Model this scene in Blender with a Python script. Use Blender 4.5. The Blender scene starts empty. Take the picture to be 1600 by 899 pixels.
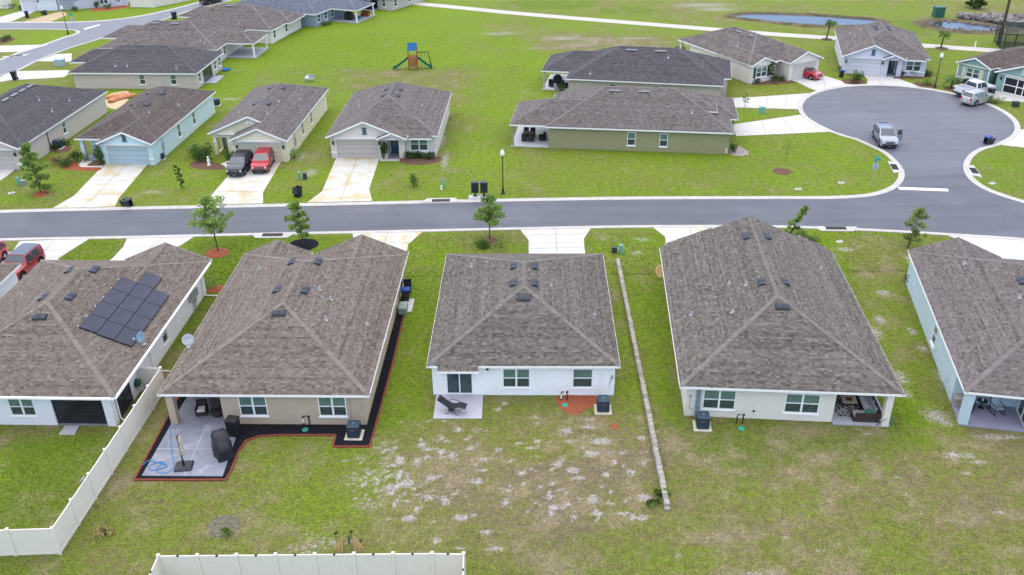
import bpy, math, random
import numpy as np
from mathutils import Vector, Matrix
from mathutils.geometry import tessellate_polygon

rnd = random.Random(7)
nrg = np.random.default_rng(7)
R = math.radians
sc = bpy.context.scene
C = sc.collection

# ------------------------------------------------------------------ camera
CAM_H, PITCH, ROLL, FPX = 35.5, R(29.0), R(-0.64), 1418.0
cam_data = bpy.data.cameras.new('camera')
cam = bpy.data.objects.new('camera', cam_data)
C.objects.link(cam)
cam_data.sensor_width = 36.0
cam_data.lens = FPX / 1600 * 36
cam_data.clip_start = 0.5
cam_data.clip_end = 6000
cam.matrix_world = Matrix.Translation((0, 0, CAM_H)) @ Matrix.Rotation(math.pi / 2 - PITCH, 4, 'X') @ Matrix.Rotation(ROLL, 4, 'Z')
sc.camera = cam
# ------------------------------------------------------------------ sky, sun, exposure
SUN_EL, SUN_AZ = R(82), R(320)
world = bpy.data.worlds.new('World'); sc.world = world; world.use_nodes = True
wn = world.node_tree; bg = wn.nodes['Background']
sky = wn.nodes.new('ShaderNodeTexSky'); sky.sky_type = 'NISHITA'; sky.sun_disc = False
sky.sun_elevation = SUN_EL; sky.sun_rotation = SUN_AZ
sky.air_density = 0.65; sky.dust_density = 0.6; sky.ozone_density = 1.0
bg.inputs['Strength'].default_value = 0.15
wn.links.new(sky.outputs[0], bg.inputs[0])
sun_d = bpy.data.lights.new('sun', 'SUN'); sun_d.energy = 1.5; sun_d.angle = R(130); sun_d.color = (1, .90, .75)
sun = bpy.data.objects.new('sun', sun_d); C.objects.link(sun)
_sd = Vector((math.sin(SUN_AZ) * math.cos(SUN_EL), math.cos(SUN_AZ) * math.cos(SUN_EL), math.sin(SUN_EL)))
sun.rotation_euler = _sd.to_track_quat('Z', 'Y').to_euler()
sun.location = (0, 0, 80)
sc.view_settings.view_transform = 'Standard'
sc.view_settings.look = 'None'
sc.view_settings.gamma = 1
sc.view_settings.exposure = 1.52

# ------------------------------------------------------------------ survey: a photo pixel on level ground (height z) -> metres
def P(px, py, z=0.0):
    u, v = (px - 800) / FPX, (449.5 - py) / FPX
    c, s = math.cos(ROLL), math.sin(ROLL)
    u, v = c * u - s * v, s * u + c * v
    d = (u, math.cos(PITCH) + v * math.sin(PITCH), -math.sin(PITCH) + v * math.cos(PITCH))
    t = (z - CAM_H) / d[2]
    return Vector((d[0] * t, d[1] * t, z))
def PP(pts, z=0.0):
    return [P(x, y, z) for x, y in pts]

# ------------------------------------------------------------------ materials
MATS = {}
def mat(name, col, rough=0.7, spec=0.5, metal=0.0, noise=0.0, nscale=4.0, bump=0.0, bscale=40.0, attr=None, alpha=1.0, emis=None, coat=0.0, mott=None):
    """procedural principled material: colour broken up by two noises, optional bump"""
    if name in MATS: return MATS[name]
    m = bpy.data.materials.new(name); m.use_nodes = True
    nt = m.node_tree; N = nt.nodes; L = nt.links
    b = N['Principled BSDF']
    b.inputs['Roughness'].default_value = rough
    b.inputs['Specular IOR Level'].default_value = spec
    b.inputs['Metallic'].default_value = metal
    if coat: b.inputs['Coat Weight'].default_value = coat; b.inputs['Coat Roughness'].default_value = .08
    c4 = (col[0], col[1], col[2], 1)
    b.inputs['Base Color'].default_value = c4
    src = None
    tc = N.new('ShaderNodeTexCoord')
    if noise > 0:
        n1 = N.new('ShaderNodeTexNoise'); n1.inputs['Scale'].default_value = nscale; n1.inputs['Detail'].default_value = 6; n1.inputs['Roughness'].default_value = .65
        L.new(tc.outputs['Object'], n1.inputs['Vector'])
        mr = N.new('ShaderNodeMapRange'); mr.inputs[1].default_value = .3; mr.inputs[2].default_value = .7
        mr.inputs[3].default_value = 1 - noise; mr.inputs[4].default_value = 1 + noise
        L.new(n1.outputs['Fac'], mr.inputs[0])
        mx = N.new('ShaderNodeMix'); mx.data_type = 'RGBA'; mx.blend_type = 'MULTIPLY'; mx.inputs[0].default_value = 1
        mx.inputs[6].default_value = c4
        L.new(mr.outputs[0], mx.inputs[7])
        src = mx.outputs[2]
        if mott:
            n2 = N.new('ShaderNodeTexNoise'); n2.inputs['Scale'].default_value = mott[1]; n2.inputs['Detail'].default_value = 5
            L.new(tc.outputs['Object'], n2.inputs['Vector'])
            m2 = N.new('ShaderNodeMapRange'); m2.inputs[1].default_value = mott[2]; m2.inputs[2].default_value = mott[2] + .12
            L.new(n2.outputs['Fac'], m2.inputs[0])
            x2 = N.new('ShaderNodeMix'); x2.data_type = 'RGBA'
            L.new(m2.outputs[0], x2.inputs[0]); L.new(src, x2.inputs[6]); x2.inputs[7].default_value = (*mott[0], 1)
            src = x2.outputs[2]
    if attr:
        a = N.new('ShaderNodeAttribute'); a.attribute_name = attr
        mx = N.new('ShaderNodeMix'); mx.data_type = 'RGBA'; mx.blend_type = 'MULTIPLY'; mx.inputs[0].default_value = 1
        if src: L.new(src, mx.inputs[6])
        else: mx.inputs[6].default_value = c4
        L.new(a.outputs['Fac'], mx.inputs[7]); src = mx.outputs[2]
    if src: L.new(src, b.inputs['Base Color'])
    if bump > 0:
        nb = N.new('ShaderNodeTexNoise'); nb.inputs['Scale'].default_value = bscale; nb.inputs['Detail'].default_value = 4
        L.new(tc.outputs['Object'], nb.inputs['Vector'])
        bp = N.new('ShaderNodeBump'); bp.inputs['Strength'].default_value = bump; bp.inputs['Distance'].default_value = .02
        L.new(nb.outputs['Fac'], bp.inputs['Height']); L.new(bp.outputs[0], b.inputs['Normal'])
    if alpha < 1: b.inputs['Alpha'].default_value = alpha
    if emis:
        b.inputs['Emission Color'].default_value = (*emis[0], 1); b.inputs['Emission Strength'].default_value = emis[1]
    MATS[name] = m
    return m
def stucco(name, col): return mat(name, col, .85, .25, noise=.045, nscale=1.3, bump=.25, bscale=60)

M_white = mat('white_trim', (.84, .82, .78), .5, .4, noise=.03)
M_vinyl = mat('cream_vinyl', (.74, .68, .575), .5, .35, noise=.025, nscale=1.0)
M_frame = mat('window_frame', (.80, .79, .76), .4, .5)
M_glass_up = mat('glass_blind_reflection', (.115, .19, .155), .12, .6, noise=.18, nscale=2.5)  # blinds plus a painted-in green reflection of sky and grass
M_glass_lo = mat('glass_screened', (.045, .07, .062), .25, .5, noise=.2, nscale=3)
M_glass_dk = mat('glass_dark', (.02, .028, .032), .08, .6)
M_conc = mat('concrete', (.50, .485, .45), .85, .3, noise=.07, nscale=.7, bump=.12, bscale=30)
M_conc_st = mat('concrete_stained', (.52, .50, .44), .85, .3, noise=.07, nscale=.7, bump=.12, bscale=30, mott=((.47, .40, .24), .55, .5))
M_kerb = mat('kerb_concrete', (.44, .42, .375), .9, .3, noise=.14, nscale=1.2, bump=.15, bscale=30)
M_pave = mat('patio_concrete', (.36, .36, .385), .75, .35, noise=.08, nscale=1.1, bump=.1)
M_pave_dk = mat('painted_patio', (.19, .2, .235), .6, .4, noise=.16, nscale=.9, mott=((.27, .28, .31), .8, .56))
M_black = mat('black_metal', (.012, .013, .015), .45, .5)
M_blackp = mat('black_plastic', (.014, .015, .018), .5, .45)
M_vent = mat('roof_vent_slate', (.022, .027, .04), .5, .4)
M_lead = mat('lead_pipe', (.42, .44, .47), .45, .5, metal=.3)
M_alu = mat('galvanised', (.45, .46, .47), .4, .5, metal=.5)
M_ac = mat('condenser_paint', (.03, .052, .075), .5, .4, noise=.06)
M_ac_lt = mat('condenser_top', (.09, .15, .19), .45, .45)
M_mulch_bk = mat('black_mulch', (.012, .012, .016), .95, .1, noise=.6, nscale=14, bump=1.0, bscale=30)
M_mulch_rd = mat('red_mulch', (.27, .085, .042), .95, .1, noise=.4, nscale=9, bump=1.0, bscale=28)
M_mulch_br = mat('brown_mulch', (.13, .075, .05), .95, .1, noise=.45, nscale=9, bump=1.0, bscale=28)
M_brick = mat('edging_brick', (.22, .055, .035), .9, .2, noise=.25, nscale=6)
M_wood = mat('play_wood', (.33, .11, .042), .7, .3, noise=.25, nscale=5)
M_trunk = mat('bark', (.10, .082, .065), .95, .15, noise=.3, nscale=9, bump=.6, bscale=40)
M_tyre = mat('tyre_rubber', (.012, .012, .013), .85, .2)
M_rim = mat('alloy_rim', (.4, .41, .43), .35, .5, metal=.7)
M_carglass = mat('car_glass', (.035, .045, .055), .08, .9)
M_lampg = mat('frosted_globe', (.8, .8, .78), .35, .5)
M_headl = mat('headlight_lens', (.6, .63, .65), .15, .6)
M_taill = mat('taillight_lens', (.30, .015, .012), .2, .6)

def leaf_mat(name, col):
    m = mat(name, col, .6, .3, attr='shade')
    nt = m.node_tree
    b = nt.nodes['Principled BSDF']
    out = nt.nodes['Material Output']; tr = nt.nodes.new('ShaderNodeBsdfTranslucent'); mx = nt.nodes.new('ShaderNodeMixShader'); mx.inputs[0].default_value = .5
    nt.links.new(b.inputs['Base Color'].links[0].from_socket, tr.inputs[0]); nt.links.new(b.outputs[0], mx.inputs[1]); nt.links.new(tr.outputs[0], mx.inputs[2]); nt.links.new(mx.outputs[0], out.inputs[0])
    return m

# ------------------------------------------------------------------ mesh builder
class MB:
    def __init__(s): s.v = []; s.f = []; s.val = []; s.cur = 1.0
    def add(s, vs, fs):
        n = len(s.v); s.v += [tuple(p) for p in vs]
        for f in fs: s.f.append([i + n for i in f]); s.val.append(s.cur)
        return s
    def poly(s, pts): return s.add(pts, [list(range(len(pts)))])
    def box(s, c, d, rz=0.0, M=None):
        x, y, z = d[0] / 2, d[1] / 2, d[2] / 2
        vs = [Vector((i * x, j * y, k * z)) for i in (-1, 1) for j in (-1, 1) for k in (-1, 1)]
        if M is not None: vs = [M @ p for p in vs]
        elif rz: vs = [Matrix.Rotation(rz, 3, 'Z') @ p for p in vs]
        c = Vector(c); vs = [p + c for p in vs]
        return s.add(vs, [(0, 1, 3, 2), (4, 6, 7, 5), (0, 4, 5, 1), (2, 3, 7, 6), (0, 2, 6, 4), (1, 5, 7, 3)])
    def b2(s, x0, x1, y0, y1, z0, z1): return s.box(((x0 + x1) / 2, (y0 + y1) / 2, (z0 + z1) / 2), (x1 - x0, y1 - y0, z1 - z0))
    def cbox(s, c, d, ch=.03, rz=0.0, taper=1.0):
        """box with chamfered vertical and top edges"""
        x, y, z = d[0] / 2, d[1] / 2, d[2]
        def ring(ix, iy, h, t):
            X, Y = x * t - ix, y * t - iy
            k = ch
            return [(X, Y - k, h), (X, -Y + k, h), (X - k, -Y, h), (-X + k, -Y, h), (-X, -Y + k, h), (-X, Y - k, h), (-X + k, Y, h), (X - k, Y, h)]
        rs = [ring(0, 0, 0, taper), ring(0, 0, z - ch, 1), ring(ch, ch, z, 1)]
        M = Matrix.Rotation(rz, 3, 'Z'); c = Vector(c)
        vs = [M @ Vector(p) + c for r in rs for p in r]
        fs = [[8 * k + i, 8 * k + (i + 1) % 8, 8 * k + 8 + (i + 1) % 8, 8 * k + 8 + i][::-1] for k in (0, 1) for i in range(8)]
        fs += [list(range(8)), [16 + i for i in range(8)][::-1]]
        return s.add(vs, fs)
    def prism(s, poly, z0, z1):
        n = len(poly)
        a = sum(poly[i][0] * poly[(i + 1) % n][1] - poly[(i + 1) % n][0] * poly[i][1] for i in range(n))
        if a < 0: poly = poly[::-1]
        vs = [(p[0], p[1], z0) for p in poly] + [(p[0], p[1], z1) for p in poly]
        fs = [[i, (i + 1) % n, n + (i + 1) % n, n + i] for i in range(n)]
        tri = tessellate_polygon([[Vector((p[0], p[1], 0)) for p in poly]])
        for t in tri:
            A, B_, C_ = (Vector((poly[i][0], poly[i][1], 0)) for i in t)
            if (B_ - A).cross(C_ - A).z < 0: t = t[::-1]
            fs.append([n + i for i in t]); fs.append(list(t)[::-1])
        return s.add(vs, fs)
    def sheet(s, poly, z):
        tri = tessellate_polygon([[Vector((p[0], p[1], 0)) for p in poly]])
        fs = []
        for t in tri:
            A, B_, C_ = (Vector((poly[i][0], poly[i][1], 0)) for i in t)
            fs.append(list(t) if (B_ - A).cross(C_ - A).z > 0 else list(t)[::-1])
        return s.add([(p[0], p[1], z) for p in poly], fs)
    def cyl(s, p0, p1, r0, r1=None, n=8, cap=True):
        r1 = r0 if r1 is None else r1
        p0, p1 = Vector(p0), Vector(p1); d = (p1 - p0).normalized()
        a = d.cross(Vector((0, 0, 1)) if abs(d.z) < .9 else Vector((1, 0, 0))).normalized(); b = d.cross(a)
        vs = []
        for p, r in ((p0, r0), (p1, r1)):
            for i in range(n):
                t = 2 * math.pi * i / n; vs.append(p + a * math.cos(t) * r + b * math.sin(t) * r)
        fs = [[i, (i + 1) % n, n + (i + 1) % n, n + i] for i in range(n)]
        if cap: fs += [list(range(n))[::-1], [n + i for i in range(n)]]
        return s.add(vs, fs)
    def tube(s, pts, r, n=6):
        pts = [Vector(p) for p in pts]
        rr = r if isinstance(r, (list, tuple)) else [r] * len(pts)
        vs = []; fs = []
        up = Vector((0, 0, 1))
        for k, p in enumerate(pts):
            d = (pts[min(k + 1, len(pts) - 1)] - pts[max(k - 1, 0)]).normalized()
            a = d.cross(up if abs(d.z) < .95 else Vector((1, 0, 0))).normalized(); b = a.cross(d)
            for i in range(n):
                t = 2 * math.pi * i / n; vs.append(p + (a * math.cos(t) + b * math.sin(t)) * rr[k])
        for k in range(len(pts) - 1):
            for i in range(n): fs.append([k * n + i, k * n + (i + 1) % n, (k + 1) * n + (i + 1) % n, (k + 1) * n + i])
        fs += [list(range(n))[::-1], [(len(pts) - 1) * n + i for i in range(n)]]
        return s.add(vs, fs)
    def lathe(s, prof, n=12, c=(0, 0, 0), M=None):
        vs = []; fs = []; c = Vector(c)
        for r, z in prof:
            for i in range(n):
                t = 2 * math.pi * i / n; p = Vector((r * math.cos(t), r * math.sin(t), z))
                if M is not None: p = M @ p
                vs.append(p + c)
        for k in range(len(prof) - 1):
            for i in range(n): fs.append([k * n + i, k * n + (i + 1) % n, (k + 1) * n + (i + 1) % n, (k + 1) * n + i])
        fs += [list(range(n))[::-1], [(len(prof) - 1) * n + i for i in range(n)]]
        return s.add(vs, fs)
    def ell(s, c, r, n=10, m=6, jit=0.0, rg=None):
        c = Vector(c); vs = []; fs = []
        for k in range(m + 1):
            ph = math.pi * k / m
            for i in range(n):
                t = 2 * math.pi * i / n
                j = 1 + (rg.uniform(-jit, jit) if rg and 0 < k < m else 0)
                vs.append(c + Vector((r[0] * math.sin(ph) * math.cos(t) * j, r[1] * math.sin(ph) * math.sin(t) * j, -r[2] * math.cos(ph) * j)))
        for k in range(m):
            for i in range(n): fs.append([k * n + i, k * n + (i + 1) % n, (k + 1) * n + (i + 1) % n, (k + 1) * n + i])
        return s.add(vs, fs)
    def mesh(s, name, m, smooth=False, shade=False):
        me = bpy.data.meshes.new(name); me.from_pydata(s.v, [], s.f); me.update()
        if m is not None: me.materials.append(m)
        if smooth: me.shade_smooth()
        if shade:
            a = me.attributes.new('shade', 'FLOAT', 'FACE'); a.data.foreach_set('value', s.val)
        return me
    def build(s, name, m, parent=None, smooth=False, shade=False, loc=None, rz=0):
        o = bpy.data.objects.new(name, s.mesh(name, m, smooth, shade)); C.objects.link(o)
        if smooth == 'auto':
            pass
        if parent is not None: o.parent = parent
        if loc is not None: o.location = loc
        if rz: o.rotation_euler = (0, 0, rz)
        return o

def _isl(s, name, m, parent=None, loc=None, rz=0):
    """every connected piece becomes an object of its own"""
    q = list(range(len(s.v)))
    def g(i):
        while q[i] != i: q[i] = q[q[i]]; i = q[i]
        return i
    for f in s.f:
        for i in f[1:]:
            a, b = g(f[0]), g(i)
            if a != b: q[a] = b
    grp = {}
    for f in s.f: grp.setdefault(g(f[0]), []).append(f)
    out = []
    for fs in grp.values():
        ids = sorted({i for f in fs for i in f}); mp = {i: k for k, i in enumerate(ids)}; b = MB(); b.add([s.v[i] for i in ids], [[mp[i] for i in f] for f in fs]); out.append(b.build(name, m, parent, loc=loc, rz=rz))
    return out
MB.build_each = _isl
def autosmooth(o, ang=35):
    me = o.data; me.shade_smooth()
    try: me.set_sharp_from_angle(angle=R(ang))
    except Exception: pass
    return o
def np_mesh(name, V, Fq, m, parent=None, shade=None, col=None):
    """big quad or triangle mesh from numpy arrays"""
    me = bpy.data.meshes.new(name)
    V = np.asarray(V, np.float32); Fq = np.asarray(Fq, np.int32); k = Fq.shape[1]
    me.vertices.add(len(V)); me.vertices.foreach_set('co', V.ravel())
    me.loops.add(Fq.size); me.loops.foreach_set('vertex_index', Fq.ravel())
    me.polygons.add(len(Fq)); me.polygons.foreach_set('loop_start', np.arange(0, Fq.size, k, dtype=np.int32))
    me.update(calc_edges=True); me.validate()
    me.materials.append(m)
    if shade is not None:
        a = me.attributes.new('shade', 'FLOAT', 'FACE'); a.data.foreach_set('value', np.asarray(shade, np.float32))
    if col is not None:
        a = me.attributes.new('cover', 'FLOAT_COLOR', 'POINT'); a.data.foreach_set('color', np.asarray(col, np.float32).ravel())
    o = bpy.data.objects.new(name, me); C.objects.link(o)
    if parent is not None: o.parent = parent
    return o
def tag(o, label=None, cat=None, group=None, kind=None):
    if label: o['label'] = label
    if cat: o['category'] = cat
    if group: o['group'] = group
    if kind: o['kind'] = kind
    return o
def thing(name, label, cat, loc=(0, 0, 0), rz=0.0, group=None):
    o = bpy.data.objects.new(name, None); o.empty_display_size = .3; C.objects.link(o)
    o.location = loc; o.rotation_euler = (0, 0, rz)
    return tag(o, label, cat, group)
def kids(o): return [c for c in bpy.data.objects if c.parent == o]
def dup(root, loc, rz, label=None, group=None, ch=None):
    r = root.copy(); C.objects.link(r); r.location = loc; r.rotation_euler = (0, 0, rz)
    if label: r['label'] = label
    if group: r['group'] = group
    for c in (ch if ch is not None else kids(root)):
        d = c.copy(); C.objects.link(d); d.parent = r
        for g in kids(c):
            e = g.copy(); C.objects.link(e); e.parent = d
    return r
def smooth_path(pts, n=8, closed=False):
    """Catmull-Rom through 2D/3D points"""
    pts = [Vector(p) for p in pts]; out = []
    N = len(pts)
    for i in range(N if closed else N - 1):
        p0 = pts[(i - 1) % N] if closed or i > 0 else pts[0] * 2 - pts[1]
        p1, p2 = pts[i], pts[(i + 1) % N]
        p3 = pts[(i + 2) % N] if closed or i + 2 < N else pts[-1] * 2 - pts[-2]
        for k in range(n):
            t = k / n
            out.append(.5 * ((2 * p1) + (p2 - p0) * t + (2 * p0 - 5 * p1 + 4 * p2 - p3) * t * t + (3 * p1 - p0 - 3 * p2 + p3) * t ** 3))
    if not closed: out.append(pts[-1])
    return out
def inpoly(X, Y, poly):
    r = np.zeros(X.shape, bool); n = len(poly)
    for i in range(n):
        x0, y0 = poly[i][0], poly[i][1]; x1, y1 = poly[(i + 1) % n][0], poly[(i + 1) % n][1]
        if y0 == y1: continue
        c = ((y0 > Y) != (y1 > Y)) & (X < (x1 - x0) * (Y - y0) / (y1 - y0) + x0)
        r ^= c
    return r
def polydist(X, Y, poly):
    """signed distance, positive inside"""
    d = np.full(X.shape, 1e9); n = len(poly)
    for i in range(n):
        x0, y0 = poly[i][0], poly[i][1]; x1, y1 = poly[(i + 1) % n][0], poly[(i + 1) % n][1]
        L2 = (x1 - x0) ** 2 + (y1 - y0) ** 2 + 1e-9
        t = np.clip(((X - x0) * (x1 - x0) + (Y - y0) * (y1 - y0)) / L2, 0, 1)
        d = np.minimum(d, np.hypot(X - x0 - t * (x1 - x0), Y - y0 - t * (y1 - y0)))
    return np.where(inpoly(X, Y, poly), d, -d)
HARD = []   # polygons with no grass on them

# ================================================================== THE SETTING
M_asph = mat('asphalt', (.081, .085, .096), .6, .5, noise=.10, nscale=.35, bump=.25, bscale=60, mott=((.098, .101, .111), .12, .52))
def wear(m):
    # long wheel-track streaks, fine aggregate and hair cracks in the asphalt
    nt = m.node_tree; N = nt.nodes; L = nt.links; b = N['Principled BSDF']; src = b.inputs['Base Color'].links[0].from_socket; tc = N.new('ShaderNodeTexCoord')
    def mul(sock, fac):
        x = N.new('ShaderNodeMix'); x.data_type = 'RGBA'; x.blend_type = 'MULTIPLY'; x.inputs[0].default_value = 1; L.new(sock, x.inputs[6]); L.new(fac, x.inputs[7]); return x.outputs[2]
    mp = N.new('ShaderNodeMapping'); mp.inputs['Scale'].default_value = (.035, .9, 1); L.new(tc.outputs['Object'], mp.inputs[0])
    n = N.new('ShaderNodeTexNoise'); n.inputs['Scale'].default_value = 1; n.inputs['Detail'].default_value = 5; L.new(mp.outputs[0], n.inputs[0])
    r = N.new('ShaderNodeMapRange'); r.inputs[1].default_value = .3; r.inputs[2].default_value = .7; r.inputs[3].default_value = .86; r.inputs[4].default_value = 1.1; L.new(n.outputs[0], r.inputs[0])
    src = mul(src, r.outputs[0])
    n = N.new('ShaderNodeTexNoise'); n.inputs['Scale'].default_value = 9; n.inputs['Detail'].default_value = 6; n.inputs['Roughness'].default_value = .8; L.new(tc.outputs['Object'], n.inputs[0])
    r = N.new('ShaderNodeMapRange'); r.inputs[1].default_value = .3; r.inputs[2].default_value = .7; r.inputs[3].default_value = .9; r.inputs[4].default_value = 1.1; L.new(n.outputs[0], r.inputs[0])
    src = mul(src, r.outputs[0])
    nd = N.new('ShaderNodeTexNoise'); nd.inputs['Scale'].default_value = .5; L.new(tc.outputs['Object'], nd.inputs[0])
    ad = N.new('ShaderNodeMix'); ad.data_type = 'RGBA'; ad.inputs[0].default_value = .35; L.new(tc.outputs['Object'], ad.inputs[6]); L.new(nd.outputs['Color'], ad.inputs[7])
    v = N.new('ShaderNodeTexVoronoi'); v.feature = 'DISTANCE_TO_EDGE'; v.inputs['Scale'].default_value = .11; L.new(ad.outputs[2], v.inputs[0])
    r = N.new('ShaderNodeMapRange'); r.inputs[1].default_value = .0; r.inputs[2].default_value = .004; r.inputs[3].default_value = .86; r.inputs[4].default_value = 1; L.new(v.outputs[0], r.inputs[0])
    src = mul(src, r.outputs[0]); L.new(src, b.inputs['Base Color'])
wear(M_asph)
M_paint = mat('road_paint', (.72, .73, .74), .6, .4, noise=.08, nscale=3)
CIRC, CR = Vector((47.96, 106.33, 0)), 11.97
far_edge = PP([(-260, 349), (-120, 338.5), (0, 333), (200, 328), (400, 324), (600, 319.5), (800, 315), (1000, 312), (1200, 311.3), (1300, 311), (1360, 307), (1395, 297), (1411, 283), (1413, 268), (1403, 253), (1386, 238), (1366, 228)])
neck_r = PP([(1553, 225.5), (1527, 233), (1510, 246), (1505, 262), (1513, 279), (1535, 295), (1568, 308), (1620, 323), (1720, 347), (1900, 385)])
def ang(p): return math.atan2(p.y - CIRC.y, p.x - CIRC.x)
a0, a1 = ang(P(1342, 217)), ang(P(1567, 219))
if a0 < 0: a0 += 2 * math.pi
while a1 > a0: a1 -= 2 * math.pi
arc = [CIRC + Vector((math.cos(a0 + (a1 - a0) * k / 40), math.sin(a0 + (a1 - a0) * k / 40), 0)) * CR for k in range(41)]
outer = smooth_path(far_edge, 5)[:-1] + arc + smooth_path(neck_r, 5)
near_edge = smooth_path(PP([(1900, 402), (1750, 384), (1600, 372), (1500, 365.5), (1400, 359.5), (1300, 355), (1200, 352), (1000, 352), (800, 355.5), (600, 360), (400, 364), (200, 368.7), (0, 372.6), (-120, 379), (-260, 391)]), 5)
road_poly = outer + near_edge
HARD.append(road_poly)
mb = MB(); mb.sheet(road_poly, .012); tag(mb.build('road', M_asph), kind='structure')
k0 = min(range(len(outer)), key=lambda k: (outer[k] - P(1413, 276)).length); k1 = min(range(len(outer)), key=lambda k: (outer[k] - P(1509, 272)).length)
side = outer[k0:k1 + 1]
mb = MB(); mb.sheet(side, .016); M_asph2 = mat('asphalt_side_street_sheen', (.103, .107, .12), .6, .5, noise=.10, nscale=.35, bump=.25, bscale=60, mott=((.118, .122, .135), .12, .52)); wear(M_asph2)  # side street toned lighter: sky reflection put into the asphalt colour
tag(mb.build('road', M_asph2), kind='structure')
def kerb(name, path, w=.6, h=.055, flip=False):
    prof = [(0.0, .004), (.06, .016), (w * .55, .02), (w * .85, h), (w, h + .004), (w + .02, -.02)]
    vs = []; fs = []; n = len(prof); outl = []
    for k, p in enumerate(path):
        d = (path[min(k + 1, len(path) - 1)] - path[max(k - 1, 0)]); d.z = 0; d.normalize()
        nrm = Vector((-d.y, d.x, 0)) * (-1 if flip else 1)
        for o_, z in prof: vs.append(p + nrm * o_ + Vector((0, 0, z)))
        outl.append(p + nrm * (w + .02))
    for k in range(len(path) - 1):
        for i in range(n - 1):
            q = [k * n + i, (k + 1) * n + i, (k + 1) * n + i + 1, k * n + i + 1]
            fs.append(q if not flip else q[::-1])
    m_ = MB(); m_.add(vs, fs)
    o = m_.build(name, M_kerb); tag(o, kind='structure'); HARD.append(list(path) + outl[::-1]); return o
kerb('kerb', outer); kerb('kerb', near_edge)
# stop bar in the mouth of the side street
mb = MB(); mb.sheet(PP([(1403, 292.5), (1481, 295.5), (1482, 299.5), (1405, 296.7)]), .018); tag(mb.build('stop_line', M_paint), kind='structure')

# second street, top left of the picture
r2_low = PP([(-220, 170), (-100, 143), (0, 117.5), (25, 110), (57, 94), (107, 75), (140, 65), (172, 54), (220, 41), (250, 32), (285, 20), (330, 8), (400, -9), (520, -32)])
r2_up = PP([(520, -42), (400, -21), (345, -6), (320, 2), (275, 14), (225, 25), (175, 32), (125, 35.3), (60, 36), (0, 36), (-120, 36.5), (-220, 38)])
r2_isl = PP([(-220, 47), (-120, 46), (0, 45), (60, 45.3), (100, 45.6), (117, 46.5), (124.5, 49), (124, 52), (114, 56), (100, 60), (72, 70), (37, 81), (0, 94.5), (-100, 120), (-220, 147)])
r2 = smooth_path(r2_low, 4) + smooth_path(r2_up, 4) + smooth_path(r2_isl, 4)
HARD.append(r2)
M_asph_far = mat('asphalt_sky_sheen', (.15, .155, .17), .6, .5, noise=.08, nscale=.4, bump=.2, bscale=50)  # grazing sky sheen painted in as a lighter base colour
mb = MB(); mb.sheet(r2, .012); tag(mb.build('road', M_asph_far), kind='structure')
kerb('kerb', smooth_path(r2_low, 4), .55, flip=True); kerb('kerb', smooth_path(r2_up, 4), .55, flip=True); kerb('kerb', smooth_path(r2_isl, 4), .55, flip=True)
mb = MB(); mb.sheet(PP([(130, 45.3), (154, 38.8), (157, 39.6), (133, 46.6)]), .018); tag(mb.build('stop_line', M_paint), kind='structure')

def drive(pts, m=None, name='driveway', z=.03, joints=True):
    poly = PP(pts)
    HARD.append(poly)
    b = MB(); b.prism(poly, -.05, z); return tag(b.build(name, m or M_conc), kind='structure')
drive([(31, 377.5), (140, 373.6), (118, 387), (92, 404), (84, 420), (40, 480), (-60, 480), (-10, 395), (19, 394)])
drive([(199, 371.5), (307, 368), (281, 385), (262, 392), (255, 405), (165, 412), (176, 404), (193, 386)])
drive([(551, 364.3), (662, 361.3), (638, 382), (634, 402), (552, 405), (552, 372)], M_conc_st)
drive([(812, 358.3), (924, 356), (912, 374), (915, 402), (826, 402), (826, 376)])
drive([(1019, 354.8), (1136, 354.6), (1125, 375), (1118, 392), (1041, 392), (1039, 370)], M_conc_st)
drive([(1476, 367), (1640, 378), (1650, 420), (1560, 420), (1495, 374)])
drive([(0, 261), (28, 261.5), (14, 273), (0, 283), (-60, 322), (-60, 262)])
drive([(165, 255.5), (232, 255.5), (185, 311), (180, 323.2), (82, 325.8), (115, 307)], M_conc_st)
drive([(372, 249), (442, 249), (411, 301), (411, 318.3), (309, 320.4), (325, 312), (355, 277)], M_conc_st)
drive([(527, 243.5), (594, 243.5), (577, 296), (581.5, 314.4), (480, 316.8), (503, 300)], M_conc_st)
drive([(1134, 154), (1180, 152), (1267, 146), (1262, 150), (1252, 160), (1249, 170), (1247, 171), (1136, 168)])
drive([(1144, 195), (1250, 180), (1262, 184.5), (1282, 196), (1303, 206), (1150, 213)])
drive([(1238, 125), (1266, 113), (1278, 116), (1335, 133), (1300, 137), (1278, 143), (1262, 137)])
drive([(1346, 114), (1381, 116.5), (1400, 122), (1438, 136), (1400, 134.5), (1354, 134), (1356, 125)])
drive([(1563, 140), (1640, 150), (1640, 165), (1600, 160), (1552, 157), (1538, 149)])
drive([(1568, 220.5), (1588, 213), (1594, 203), (1660, 200), (1660, 236), (1600, 231), (1560, 226.5)])
drive([(58, 96), (88, 85), (112, 84), (112, 97)]); drive([(-30, 133), (22, 112), (105, 110), (112, 113), (100, 121), (15, 126)])
drive([(0, 72), (40, 71), (76, 70), (38, 81), (0, 82), (-40, 80)]); drive([(172, 55), (190, 50), (232, 41), (222, 48), (200, 52)])
drive([(-10, 30), (35, 17), (58, 17), (20, 33), (6, 35.5), (-10, 35.5)])
M_brown_drive = mat('sandy_drive', (.43, .33, .2), .9, .2, noise=.1, nscale=.6)
drive([(35, 35), (95, 18), (103, 20), (105, 24), (80, 34.5)], M_brown_drive)
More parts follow.
